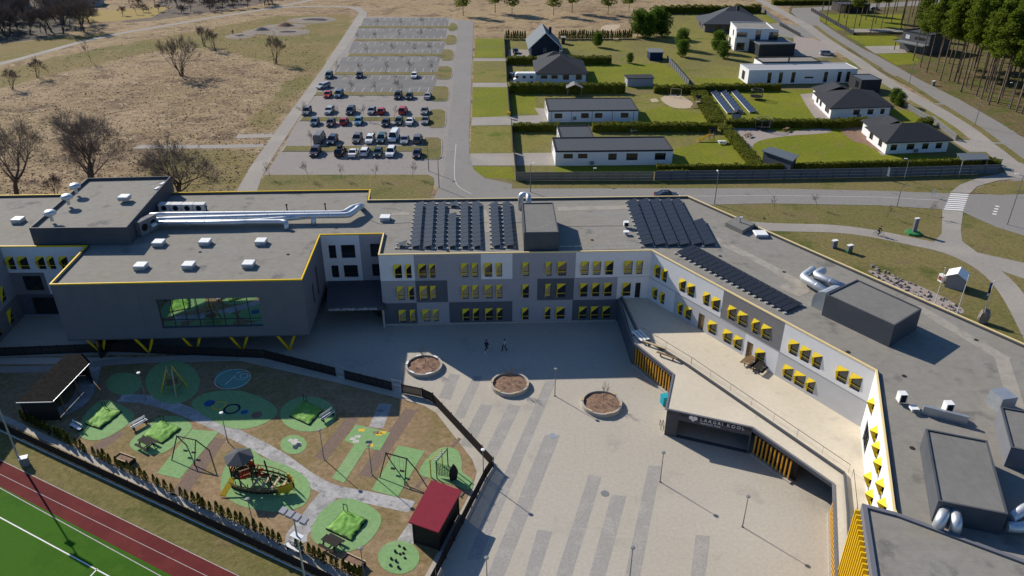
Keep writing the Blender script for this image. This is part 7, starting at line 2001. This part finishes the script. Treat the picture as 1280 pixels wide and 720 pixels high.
def flood(base, h, lab, n=4, ang=-.5):
    t = thing('floodlight_mast', lab, 'floodlight', base); mb = MB(); b = Vector(base); mb.tube([b, b+Vector((0, 0, h*.5)), b+Vector((0, 0, h))], [.11, .085, .06], 9); mb.build('mast', galv_d, t)
    u = Vector((math.cos(ang), math.sin(ang), 0)); mb = MB(); mb.tube([b+u*-1.25+Vector((0, 0, h)), b+u*1.25+Vector((0, 0, h))], .05, 5); mb.build('crossarm', galv_d, t)
    for i in range(n):
        p = b+u*(-.99+.66*i)+Vector((0, 0, h)); v = Vector((-u.y, u.x, 0)); mb = MB(); mb.fbox(p-u*.25-v*.22+Vector((0, 0, .05)), u*.5, v*.5+Vector((0, 0, .12)), Vector((0, 0, .22))); mb.build('lamp_head', wall_light, t)
    mb = MB(); q = b-Vector((.0, .0, 0)); mb.box(b.x, b.y, h*.86-.02, 1.0, .5, .05, ang); mb.build('bracket', galv_d, t)
flood(Vector((-15.9, 41.2, 0)), 12.6, 'tall four-lamp floodlight mast at the bottom of the picture')
flood(Vector((-50.9, 61.3, 0)), 10.2, 'tall floodlight mast at the left edge, its lamps out of view')
c = gp(30, 581); t = thing('power_cabinet', 'white-topped cabinet at the foot of the left floodlight mast', 'cabinet', c); mb = MB(); mb.box(c.x+.25, c.y-.05, 0, .7, .55, 1.0, .4); mb.build('body', grey_pole, t); mb = MB(); mb.box(c.x+.25, c.y-.05, 1.001, .8, .65, .07, .4); mb.build('lid', white_metal, t)
# street lamps and road signs
def street(px, h, lab, arm=(1.2, 0), headm=white_metal, mat=grey_pole):
    c = gp(*px); t = thing('street_lamp', lab, 'street lamp', c, 0, 'street lamps'); mb = MB(); mb.tube([c, c+Vector((0, 0, h*.6)), c+Vector((0, 0, h))], [.09, .07, .05], 7); mb.build('pole', mat, t)
    e = c+Vector((arm[0], arm[1], h+.15)); mb = MB(); mb.tube([c+Vector((0, 0, h-.05)), e], .04, 5); mb.build('arm', mat, t); mb = MB(); mb.box(e.x, e.y, e.z-.04, .6, .22, .1, math.atan2(arm[1], arm[0])); mb.build('lamp_head', headm, t)
street((1130, 225), 4.2, 'street lamp with white head in front of the dark road fence', (-.6, .2)); street((1121, 258.5), 4.0, 'dark street lamp on the verge below the road', (.9, 0), grey_pole); street((1259, 281), 9.0, 'tall street lamp at the junction', (-1, .3)); street((1218, 158), 6.0, 'street lamp between the footpath and the forest road', (.8, 0), grey_pole)
street((893, 255), 6.0, 'thin street lamp behind the diagonal roof', (.0, .9)); street((663, 240), 5.5, 'street lamp near the curved chimney duct', (.5, .3)); street((1136, 106), 6.5, 'thin lamp on the strip between path and road', (.8, .2), grey_pole); street((741.5, 228), 2.8, 'short pale post in front of the board fence', (.2, 0)); street((1259, 138), 7, 'street lamp with white head in front of the forest', (-1.2, -.2))
street((1198, 222), 3.5, 'slim pole beside the curved footpath', (.3, 0), grey_pole); street((549, 235), 6, 'street lamp where the car park road bends', (.8, 0), grey_pole); street((536, 214), 5, 'lamp post at the right end of the front parking row', (-.6, 0), grey_pole)
def flagpole(px, h, lab, flag=None, r=.05):
    c = gp(*px); t = thing('flagpole', lab, 'flagpole', c, 0, None); mb = MB(); mb.tube([c, c+Vector((0, 0, h))], [r*1.3, r*.7], 7); mb.build('pole', white_metal, t); mb = MB(); mb.ball((c.x, c.y, h+.06), .09, k=8, m=5); mb.build('finial', white_metal, t)
    if flag:
        fb = MB(); n = 6
        for i in range(n):
            for s in (0, 1): fb.v.append((c.x-.06-.34*s-.04*math.sin(i), c.y+.05*math.sin(i*1.5+s), h-.2-i*.4))
        for i in range(n-1): a = 2*i; fb.f.append((a, a+1, a+3, a+2)); fb.mi.append(flag[0][min(i, len(flag[0])-1)])
        fb.build('flag', flag[1], t)
flagpole((1168, 381), 5.8, 'left empty white flagpole beside the white kiosk'); flagpole((1196, 392), 5.9, 'middle empty white flagpole'); flagpole((1226, 402), 6.2, 'right flagpole with a hanging blue, black and white flag', ((0, 0, 1, 1, 2), [blue_m, tyre_m, white_metal]))
def banner(px, lab, h=2.8):
    c = gp(*px); t = thing('banner_flag', lab, 'banner', c); mb = MB(); mb.tube([c, c+Vector((0, 0, h))], .03, 5); mb.build('pole', grey_pole, t); mb = MB(); mb.hexa([(c.x+.03, c.y-.02, .9), (c.x+.55, c.y-.02, .7), (c.x+.55, c.y+.02, .7), (c.x+.03, c.y+.02, .9), (c.x+.03, c.y-.02, h), (c.x+.35, c.y-.02, h-.3), (c.x+.35, c.y+.02, h-.3), (c.x+.03, c.y+.02, h)]); mb.build('cloth', white_metal, t)
banner((1107, 225), 'white banner standing on the verge by the dark road fence'); banner((1164, 247), 'white sign on the road left of the crossing', 1.8)
def sign(px, lab, cat, kind):
    c = gp(*px); t = thing(kind, lab, cat, c)
    if kind == 'pylon_sign':
        mb = MB(); mb.lathe([(1.3, 0), (1.25, .35), (.9, .45)], c.x, c.y, 10); mb.build('green_base', green_p, t); mb = MB(); mb.box(c.x+.1, c.y, .451, .75, .35, 2.3, .3); mb.build('panel', wall_mid, t); mb = MB(); mb.box(c.x+.1, c.y, 2.752, .8, .45, .12, .3); mb.build('cap', white_metal, t)
    else:
        mb = MB(); mb.box(c.x, c.y, 0, .9, .5, 1.25, .4); mb.build('body', wall_mid, t); mb = MB(); mb.box(c.x, c.y, 1.251, 1.0, .6, .1, .4); mb.build('lid', white_metal, t)
        if kind == 'green_cabinet': mb = MB(); mb.box(c.x-.1, c.y-.1, .2, .92, .52, .3, .4); mb.build('green_band', green_p, t)
sign((1141, 292), 'grey pylon sign on a green base on the verge', 'sign', 'pylon_sign'); sign((1042, 309.5), 'white-topped utility cabinet, left of two', 'cabinet', 'utility_cabinet'); sign((1061, 315.5), 'white-topped cabinet with a green band, right of two', 'cabinet', 'green_cabinet')
sign((1166, 107), 'white box cabinet at the forest edge', 'cabinet', 'utility_cabinet')
# kiosk
c = gp(1190, 359); F = Fr(gp(1180, 358.5), gp(1203, 364.5)); t = thing('kiosk', 'small white gabled kiosk on the grass by the flagpoles', 'kiosk', c)
mb = MB(); Lk, dk, hk = F.L, 2.3, 1.9; mb.prism([xy(F.p(0, 0)), xy(F.p(Lk, 0)), xy(F.p(Lk, 0, -dk)), xy(F.p(0, 0, -dk))], 0, hk); 
for d_ in (0, -dk): mb.poly([F.p(0, hk, d_), F.p(Lk, hk, d_), F.p(Lk/2, hk+.65, d_)])
mb.build('wall', wall_light, t)
mb = MB(); dn = Vector((0, 0, .07))
for s0, s1 in ((-.2, Lk/2), (Lk+.2, Lk/2)):
    a, b, c_, d_ = F.p(s0, hk-.1, .25), F.p(s1, hk+.7, .25), F.p(s1, hk+.7, -dk-.25), F.p(s0, hk-.1, -dk-.25); mb.hexa([a, b, c_, d_, a+dn, b+dn, c_+dn, d_+dn])
mb.build('roof', white_metal, t); mb = MB(); mb.fbox(F.p(Lk+.004, .05, -.6), F.u*.04, -F.n*1.0, (0, 0, 1.6)); mb.build('door', wood_dk, t)
c = gp(1176, 352); t = thing('parcel_stand', 'small red and white stand beside the white kiosk', 'stand', c); mb = MB(); mb.box(c.x, c.y, 0, .5, .9, 1.2, .3); mb.build('frame', white_metal, t); mb = MB(); mb.box(c.x, c.y-.03, .3, .54, .8, .6, .3); mb.build('red_panel', M('dull_red_panel', (.25, .06, .06), .7, .1, 2), t)
# stone and rocks
c = gp(1228, 403); o = MB().ball((c.x, c.y, .9), (.75, .5, 1.3), k=14, m=10, jit=.35).build('standing_stone', stone_m); tag(o, 'upright pale boulder at the foot of the right flagpole', 'boulder')
rnd = random.Random(44); mb = MB()
for i in range(95):
    s = rnd.random(); x = 1088+s*112; y = 337+s*52+rnd.uniform(-6, 7); p = gp(x, y); r = rnd.uniform(.10, .34); mb.ball((p.x, p.y, r*.4), (r, r*rnd.uniform(.7, 1), r*.7), k=6, m=4, jit=.4)
tag(mb.build('rock_scatter', stone_m), 'bed of loose pale stones along the outer school wall', 'rocks'); bpy.data.objects['rock_scatter']['kind'] = 'stuff'
# =============================================================== PLAZA THINGS
for i, (x, y, rx, lab) in enumerate(((530, 457, 23, 'leftmost round planter on the plaza'), (637.5, 480, 24, 'middle round planter, partly in the shadow edge'), (752, 504, 25.5, 'rightmost round planter on the plaza'))):
    c = G(x, y, .3); c.z = 0; r = (G(x+rx, y, .5)-G(x, y, .5)).x; t = thing('round_planter', lab, 'planter', c, 0, 'round planters on the plaza')
    mb = MB(); k = 40; base = 0
    for rr_, z in ((r, 0), (r, .5), (r-.22, .5), (r-.22, .2)):
        for j in range(k): a = 2*math.pi*j/k; mb.v.append((c.x+rr_*math.cos(a), c.y+rr_*math.sin(a), z))
    for q in range(3):
        for j in range(k): mb.f.append((q*k+j, q*k+(j+1) % k, (q+1)*k+(j+1) % k, (q+1)*k+j)); mb.mi.append(0)
    mb.build('ring_wall', concrete, t)
    mb = MB(); m = 8
    for q in range(m+1):
        for j in range(k): a = 2*math.pi*j/k; rr_ = (r-.225)*(1-q/m)+.001; x_, y_ = c.x+rr_*math.cos(a), c.y+rr_*math.sin(a); mb.v.append((x_, y_, .30+.10*mnoise.noise(Vector((x_*1.5, y_*1.5, 0)))+.1*q/m))
    for q in range(m):
        for j in range(k): mb.f.append((q*k+j, q*k+(j+1) % k, (q+1)*k+(j+1) % k, (q+1)*k+j)); mb.mi.append(0)
    mb.build('soil', soil_m, t, smooth=True)
    mb = MB()
    for j in range(5):
        a = .9+j*1.05+i; p = c+Vector((math.cos(a)*(r-.15), math.sin(a)*(r-.15), .503)); mb.box(p.x, p.y, .503, .7, .26, .05, a+math.pi/2)
    mb.build('seat_pads', wood_lt if i else white_metal, t)
    tree('sapling%d' % (1+i % 2), (c.x+.2, c.y+.3, .35), .62, i*2.0, ['thin bare shrub in the leftmost round planter', 'thin bare shrub in the middle round planter', 'thin bare shrub in the rightmost round planter'][i])
    for j in range(9):
        a = j*2.4; rr_ = (r-.5)*((j+1)/9)**.5; pp = (c.x+rr_*math.cos(a), c.y+rr_*math.sin(a), .33)
        tree('sapling%d' % (1+j % 2), pp, .16, a, 'tiny bare twig plant in a round planter', 'twig plants in the round planters')
# bins, manholes
c = gp(831, 505); t = thing('waste_container', 'bright turquoise container beside the podium wall', 'container', c); mb = MB(); mb.box(c.x, c.y, .08, .9, .8, 1.05, .3); mb.build('bin_body', cyan_m, t); mb = MB(); mb.box(c.x, c.y, 1.131, .96, .86, .1, .3); mb.build('lid', cyan_m, t)
for s in (-.3, .3): mb = MB(); mb.tube([(c.x+s, c.y-.3, .08), (c.x+s+.05, c.y-.3, .08)], .08, 8); mb.build('wheel', tyre_m, t)
c = gp(826, 537); t = thing('bicycle_stand', 'small dark stand at the podium corner', 'bicycle stand', c); mb = MB(); [mb.tube([(c.x+.3*i, c.y, 0), (c.x+.3*i, c.y+.1, .8), (c.x+.3*i, c.y+.7, .8), (c.x+.3*i, c.y+.8, 0)], .035, 5) for i in (0, 1)]; mb.build('hoop', steel_dk, t)
for (x, y, lab) in ((691, 545, 'round manhole cover at the top of a grey stripe'), (756, 617, 'small round manhole cover between grey stripes'), (592, 620, 'round manhole cover inside the playground fence')):
    c = gp(x, y); mb = MB(); mb.lathe([(.42, .03), (.42, .036), (.3, .04), (.29, .036), (.01, .036)], c.x, c.y, 20); tag(mb.build('manhole_cover', galv_d if y < 600 else grey_pole), lab, 'manhole cover')
# terrace furniture
def terrace_bench(px, rz, lab, mat, n=3, L_=2.2):
    c = G(px[0], px[1], ZD+.4); t = thing('terrace_bench', lab, 'bench', (c.x, c.y, ZD), rz); Rm = Matrix.Rotation(rz, 3, 'Z'); c = Vector((c.x, c.y, ZD+.004))
    for i in range(n):
        mb = MB(); y = i*.45; mb.fbox(c+Rm @ Vector((-L_/2, y, .38)), Rm @ Vector((L_, 0, 0)), Rm @ Vector((0, .3, 0)), (0, 0, .08)); mb.build('seat_plank', mat, t)
        for s in (-.8, .8): mb = MB(); mb.fbox(c+Rm @ Vector((s-.05, y+.05, 0)), Rm @ Vector((.1, 0, 0)), Rm @ Vector((0, .2, 0)), (0, 0, .38)); mb.build('leg', steel_dk, t)
terrace_bench((806, 418), 1.95, 'white slatted bench in the shade end of the terrace', white_metal, 3, 2.4); terrace_bench((818, 432), -.62, 'pale long bench along the terrace edge, upper', wood_lt, 1, 3.0); terrace_bench((833, 445), -.62, 'brown bench along the terrace edge, lower', wood_br, 1, 2.6)
picnic(G(937, 456, ZD), .85, 'light brown picnic table on the terrace by the brown door', wood_br); picnic(G(948, 463, ZD), .85, 'dark picnic table on the terrace nearest the facade', wood_dk)
# =============================================================== PEOPLE
def skin_body(name, joints, edges, radii, mat, parent, sub=1):
    me = bpy.data.meshes.new(name); root = parent
    inv = ROOTS[root.name]; me.from_pydata([tuple(inv @ Vector(j)) for j in joints], edges, []); me.update()
    o = bpy.data.objects.new(name, me); COL.objects.link(o)
    sk = o.modifiers.new('skin', 'SKIN'); layer = me.skin_vertices[0] if me.skin_vertices else None
    if layer is None:
        bm = bmesh.new(); bm.from_mesh(me); bm.verts.layers.skin.verify(); bm.to_mesh(me); bm.free(); layer = me.skin_vertices[0]
    for i, r in enumerate(radii): layer.data[i].radius = (r, r); layer.data[i].use_root = (i == 0)
    ss = o.modifiers.new('sub', 'SUBSURF'); ss.levels = sub; ss.render_levels = sub
    dg = bpy.context.evaluated_depsgraph_get(); m2 = bpy.data.meshes.new_from_object(o.evaluated_get(dg)); 
    bpy.data.objects.remove(o); m2.name = name; m2.materials.clear(); m2.materials.append(mat)
    for p in m2.polygons: p.use_smooth = True
    ob = bpy.data.objects.new(name, m2); COL.objects.link(ob); ob.parent = parent
    return ob
def person(base, rz, pose, top, bottom, shoe, lab, hair=hair_m):
    t = thing('person', lab, 'person', base, rz); W = Matrix.Translation(Vector(base)) @ Matrix.Rotation(rz, 4, 'Z')
    J = pose; w = {k_: tuple(W @ Vector(v)) for k_, v in J.items()}
    names = ['pelvis', 'belly', 'chest', 'neck', 'head', 'crown', 'shl', 'ell', 'wrl', 'hdl', 'shr', 'elr', 'wrr', 'hdr', 'hpl', 'knl', 'anl', 'tol', 'hpr', 'knr', 'anr', 'tor']
    rad = dict(pelvis=.14, belly=.13, chest=.145, neck=.055, head=.09, crown=.075, shl=.06, ell=.045, wrl=.032, hdl=.035, shr=.06, elr=.045, wrr=.032, hdr=.035, hpl=.09, knl=.06, anl=.045, tol=.035, hpr=.09, knr=.06, anr=.045, tor=.035)
    ed = [('pelvis', 'belly'), ('belly', 'chest'), ('chest', 'neck'), ('neck', 'head'), ('head', 'crown'), ('chest', 'shl'), ('shl', 'ell'), ('ell', 'wrl'), ('wrl', 'hdl'), ('chest', 'shr'), ('shr', 'elr'), ('elr', 'wrr'), ('wrr', 'hdr'), ('pelvis', 'hpl'), ('hpl', 'knl'), ('knl', 'anl'), ('anl', 'tol'), ('pelvis', 'hpr'), ('hpr', 'knr'), ('knr', 'anr'), ('anr', 'tor')]
    ix = {n_: i for i, n_ in enumerate(names)}
    skin_body('body', [w[n_] for n_ in names], [(ix[a], ix[b]) for a, b in ed], [rad[n_] for n_ in names], skin_m, t)
    def part(nm, ns, es, grow, mat):
        ii = {n_: i for i, n_ in enumerate(ns)}; skin_body(nm, [w[n_] for n_ in ns], [(ii[a], ii[b]) for a, b in es], [rad[n_]+grow for n_ in ns], mat, t)
    part('jacket', ['chest', 'belly', 'pelvis', 'shl', 'ell', 'wrl', 'shr', 'elr', 'wrr'], [('chest', 'belly'), ('belly', 'pelvis'), ('chest', 'shl'), ('shl', 'ell'), ('ell', 'wrl'), ('chest', 'shr'), ('shr', 'elr'), ('elr', 'wrr')], .028, top)
    part('trousers', ['pelvis', 'hpl', 'knl', 'anl', 'hpr', 'knr', 'anr'], [('pelvis', 'hpl'), ('hpl', 'knl'), ('knl', 'anl'), ('pelvis', 'hpr'), ('hpr', 'knr'), ('knr', 'anr')], .020, bottom)
    for a, b in (('anl', 'tol'), ('anr', 'tor')):
        A, B_ = Vector(w[a]), Vector(w[b]); mb = MB(); mb.tube([A-(B_-A)*.3-Vector((0, 0, .03)), B_+(B_-A)*.15], [.065, .05], 8); mb.build('shoe', shoe, t)
    h = Vector(w['head']); u = (Vector(w['crown'])-Vector(w['neck'])).normalized(); f = (W.to_3x3() @ Vector((0, -1, 0)))
    mb = MB(); c = h+u*.05-f*.025; mb.ball(tuple(c), (.115, .115, .125), k=10, m=7); mb.build('hair', hair, t)
    for e in (-.035, .035):
        q = h+f*.093+(W.to_3x3() @ Vector((e, 0, .015))); mb = MB(); mb.ball(tuple(q), .012, k=6, m=4); mb.build('eye', tyre_m, t)
    mb = MB(); q = h+f*.098-Vector((0, 0, .01)); mb.ball(tuple(q), (.014, .02, .02), k=6, m=4); mb.build('nose', skin_m, t)
    return t
def walkpose(s=1):
    return dict(pelvis=(0, 0, .95), belly=(0, 0, 1.1), chest=(0, -.02, 1.33), neck=(0, -.02, 1.5), head=(0, -.04, 1.62), crown=(0, -.03, 1.72), shl=(.19, 0, 1.42), ell=(.25, .10*s, 1.16), wrl=(.25, .02*s, .93), hdl=(.25, -.03*s, .86),
        shr=(-.19, 0, 1.42), elr=(-.25, -.08*s, 1.16), wrr=(-.24, -.2*s, .96), hdr=(-.24, -.25*s, .90), hpl=(.09, 0, .9), knl=(.10, -.22*s, .52), anl=(.10, -.25*s, .09), tol=(.10, -.42*s, .04), hpr=(-.09, 0, .9), knr=(-.10, .06*s, .5), anr=(-.10, .32*s, .13), tor=(-.10, .20*s, .04))
person(gp(608.5, 439), -1.0, walkpose(), navy_m, wood_dk, white_metal, 'person in dark clothes and pale shoes walking on the shaded plaza')
person(gp(630.5, 438.5), 2.1, walkpose(-1), M('pale_grey_jacket', (.42, .45, .48), .8, .1, 5), navy_m, tyre_m, 'person in a pale jacket and dark trousers on the shaded plaza')
person(gp(291.5, 43), .3, walkpose(), wood_dk, wood_dk, tyre_m, 'distant person in dark clothes beside the pump track')
# cyclist
base = gp(1098, 294.5); rz = 1.35
t = thing('bicycle', 'dark bicycle ridden along the curved path', 'bicycle', base, rz); W = Matrix.Translation(base) @ Matrix.Rotation(rz, 4, 'Z')
def wp(x, y, z): return tuple(W @ Vector((x, y, z)))
for y in (-.52, .52):
    mb = MB(); mb.tube([wp(0, y+.34*math.cos(a*math.pi/10), .35+.34*math.sin(a*math.pi/10)) for a in range(21)], .022, 5, cap=False); wl_ = mb.build('wheel', tyre_m, t)
    mb = MB(); [mb.tube([wp(0, y, .35), wp(0, y+.33*math.cos(a*math.pi/5), .35+.33*math.sin(a*math.pi/5))], .004, 3) for a in range(10)]; mb.build('spokes', galv_d, wl_)
mb = MB(); [mb.tube([wp(*a), wp(*b)], .02, 5) for a, b in (((0, .52, .35), (0, .05, .32)), ((0, .05, .32), (0, .2, .85)), ((0, .05, .32), (0, -.36, .8)), ((0, .2, .85), (0, -.36, .85)), ((0, .2, .8), (0, .52, .35)), ((0, -.36, .95), (0, -.52, .35)))]; mb.build('frame', steel_dk, t)
mb = MB(); mb.tube([wp(-.25, -.3, 1.02), wp(0, -.38, 1.0), wp(.25, -.3, 1.02)], .015, 5); mb.build('handlebar', steel_dk, t); mb = MB(); mb.fbox(wp(-.07, .1, .93), W.to_3x3() @ Vector((.14, 0, 0)), W.to_3x3() @ Vector((0, .25, 0)), (0, 0, .05)); mb.build('saddle', tyre_m, t)
ride = dict(pelvis=(0, .2, 1.06), belly=(0, .12, 1.2), chest=(0, -.02, 1.42), neck=(0, -.1, 1.56), head=(0, -.14, 1.67), crown=(0, -.14, 1.77), shl=(.18, -.04, 1.48), ell=(.25, -.16, 1.24), wrl=(.24, -.28, 1.06), hdl=(.24, -.32, 1.04), shr=(-.18, -.04, 1.48), elr=(-.25, -.16, 1.24), wrr=(-.24, -.28, 1.06), hdr=(-.24, -.32, 1.04),
    hpl=(.09, .18, 1.0), knl=(.11, -.16, .75), anl=(.11, -.02, .38), tol=(.11, -.16, .34), hpr=(-.09, .18, 1.0), knr=(-.11, -.1, .62), anr=(-.11, .12, .2), tor=(-.11, -.02, .16))
person(base, rz, ride, wood_dk, navy_m, tyre_m, 'cyclist in dark clothes riding on the curved path behind the school')

# tussocks of dry grass over the rough field: nobody could count them
rnd = random.Random(91); mb = MB(); cnt = 0
while cnt < 9000:
    x, y = rnd.uniform(-20, 400), rnd.uniform(20, 246)
    if y < 92-.26*x or x > 455-.72*(y-10): continue
    p = gp(x, y)
    if abs(mnoise.noise(Vector((p.x*.035, p.y*.035, 4)))) < .06 and rnd.random() < .7: continue
    if any(inside((p.x, p.y), [(q.x, q.y) for q in GP_]) for GP_ in ()): continue
    if 181 < y < 186 or (168.5 < y < 172.5 and x > 290): continue
    cnt += 1; h = rnd.uniform(.06, .20); n = 2
    for k_ in range(n):
        a = rnd.uniform(0, 6.28); r = rnd.uniform(.1, .45); d = Vector((math.cos(a), math.sin(a), 0)); e = Vector((-d.y, d.x, 0))*rnd.uniform(.08, .25)
        b0 = p+d*r*.2; mb.poly([b0-e, b0+e, b0+d*r+Vector((0, 0, h))])
tf = mb.build('grass_tussocks', M('dry_tussock_grass', (.38, .29, .17), .95, .35, .8, layers=[(.1, (.20, .14, .09), .45, .6)])); struct(tf, 'stuff', 'dry straw-coloured tussocks scattered over the rough field')
# =============================================================== CAMERA, LIGHT
def finish():
    w = bpy.data.worlds.new('World'); sc.world = w; w.use_nodes = True
    nt = w.node_tree; bg = nt.nodes['Background']; sky = nt.nodes.new('ShaderNodeTexSky')
    sky.sky_type = 'NISHITA'; sky.sun_disc = False
    sky.sun_elevation = R(SUN_EL)
    # sun stands opposite to the shadows: azimuth of (-DX, -DY)
    az = math.atan2(-SUN_DX, -SUN_DY)
    sky.sun_rotation = az
    tn = nt.nodes.new('ShaderNodeMix'); tn.data_type = 'RGBA'; tn.blend_type = 'MULTIPLY'; tn.inputs['Factor'].default_value = 1; tn.inputs['B'].default_value = (.72, .98, 1.30, 1)
    nt.links.new(sky.outputs['Color'], tn.inputs['A']); nt.links.new(tn.outputs['Result'], bg.inputs['Color']); bg.inputs['Strength'].default_value = .068
    sky.ozone_density = 3.0; sky.dust_density = .6; sky.air_density = 1.2
    sd = bpy.data.lights.new('sun', 'SUN'); sd.energy = 5.0; sd.angle = R(.5); sd.color = (1.0, .92, .80)
    so = bpy.data.objects.new('sun', sd); COL.objects.link(so)
    e = R(SUN_EL); h = Vector((SUN_DX, SUN_DY)).normalized()
    d = Vector((h.x*math.cos(e), h.y*math.cos(e), -math.sin(e)))
    so.rotation_euler = d.to_track_quat('-Z', 'Y').to_euler(); so.location = (-60, 150, 120)
    cd = bpy.data.cameras.new('camera'); cd.sensor_width = 36; cd.lens = 36*FOC/1280; cd.clip_end = 6000; cd.clip_start = .5
    co = bpy.data.objects.new('camera', cd); COL.objects.link(co); co.location = (0, 0, CAM_H)
    co.rotation_euler = (math.pi/2 - PITCH, 0, 0); sc.camera = co
    sc.view_settings.view_transform = 'Standard'; sc.view_settings.look = 'None'; sc.view_settings.exposure = .24; sc.view_settings.gamma = 1
    sc.view_settings.use_curve_mapping = False
    sc.render.resolution_x = 1024; sc.render.resolution_y = 576
finish()
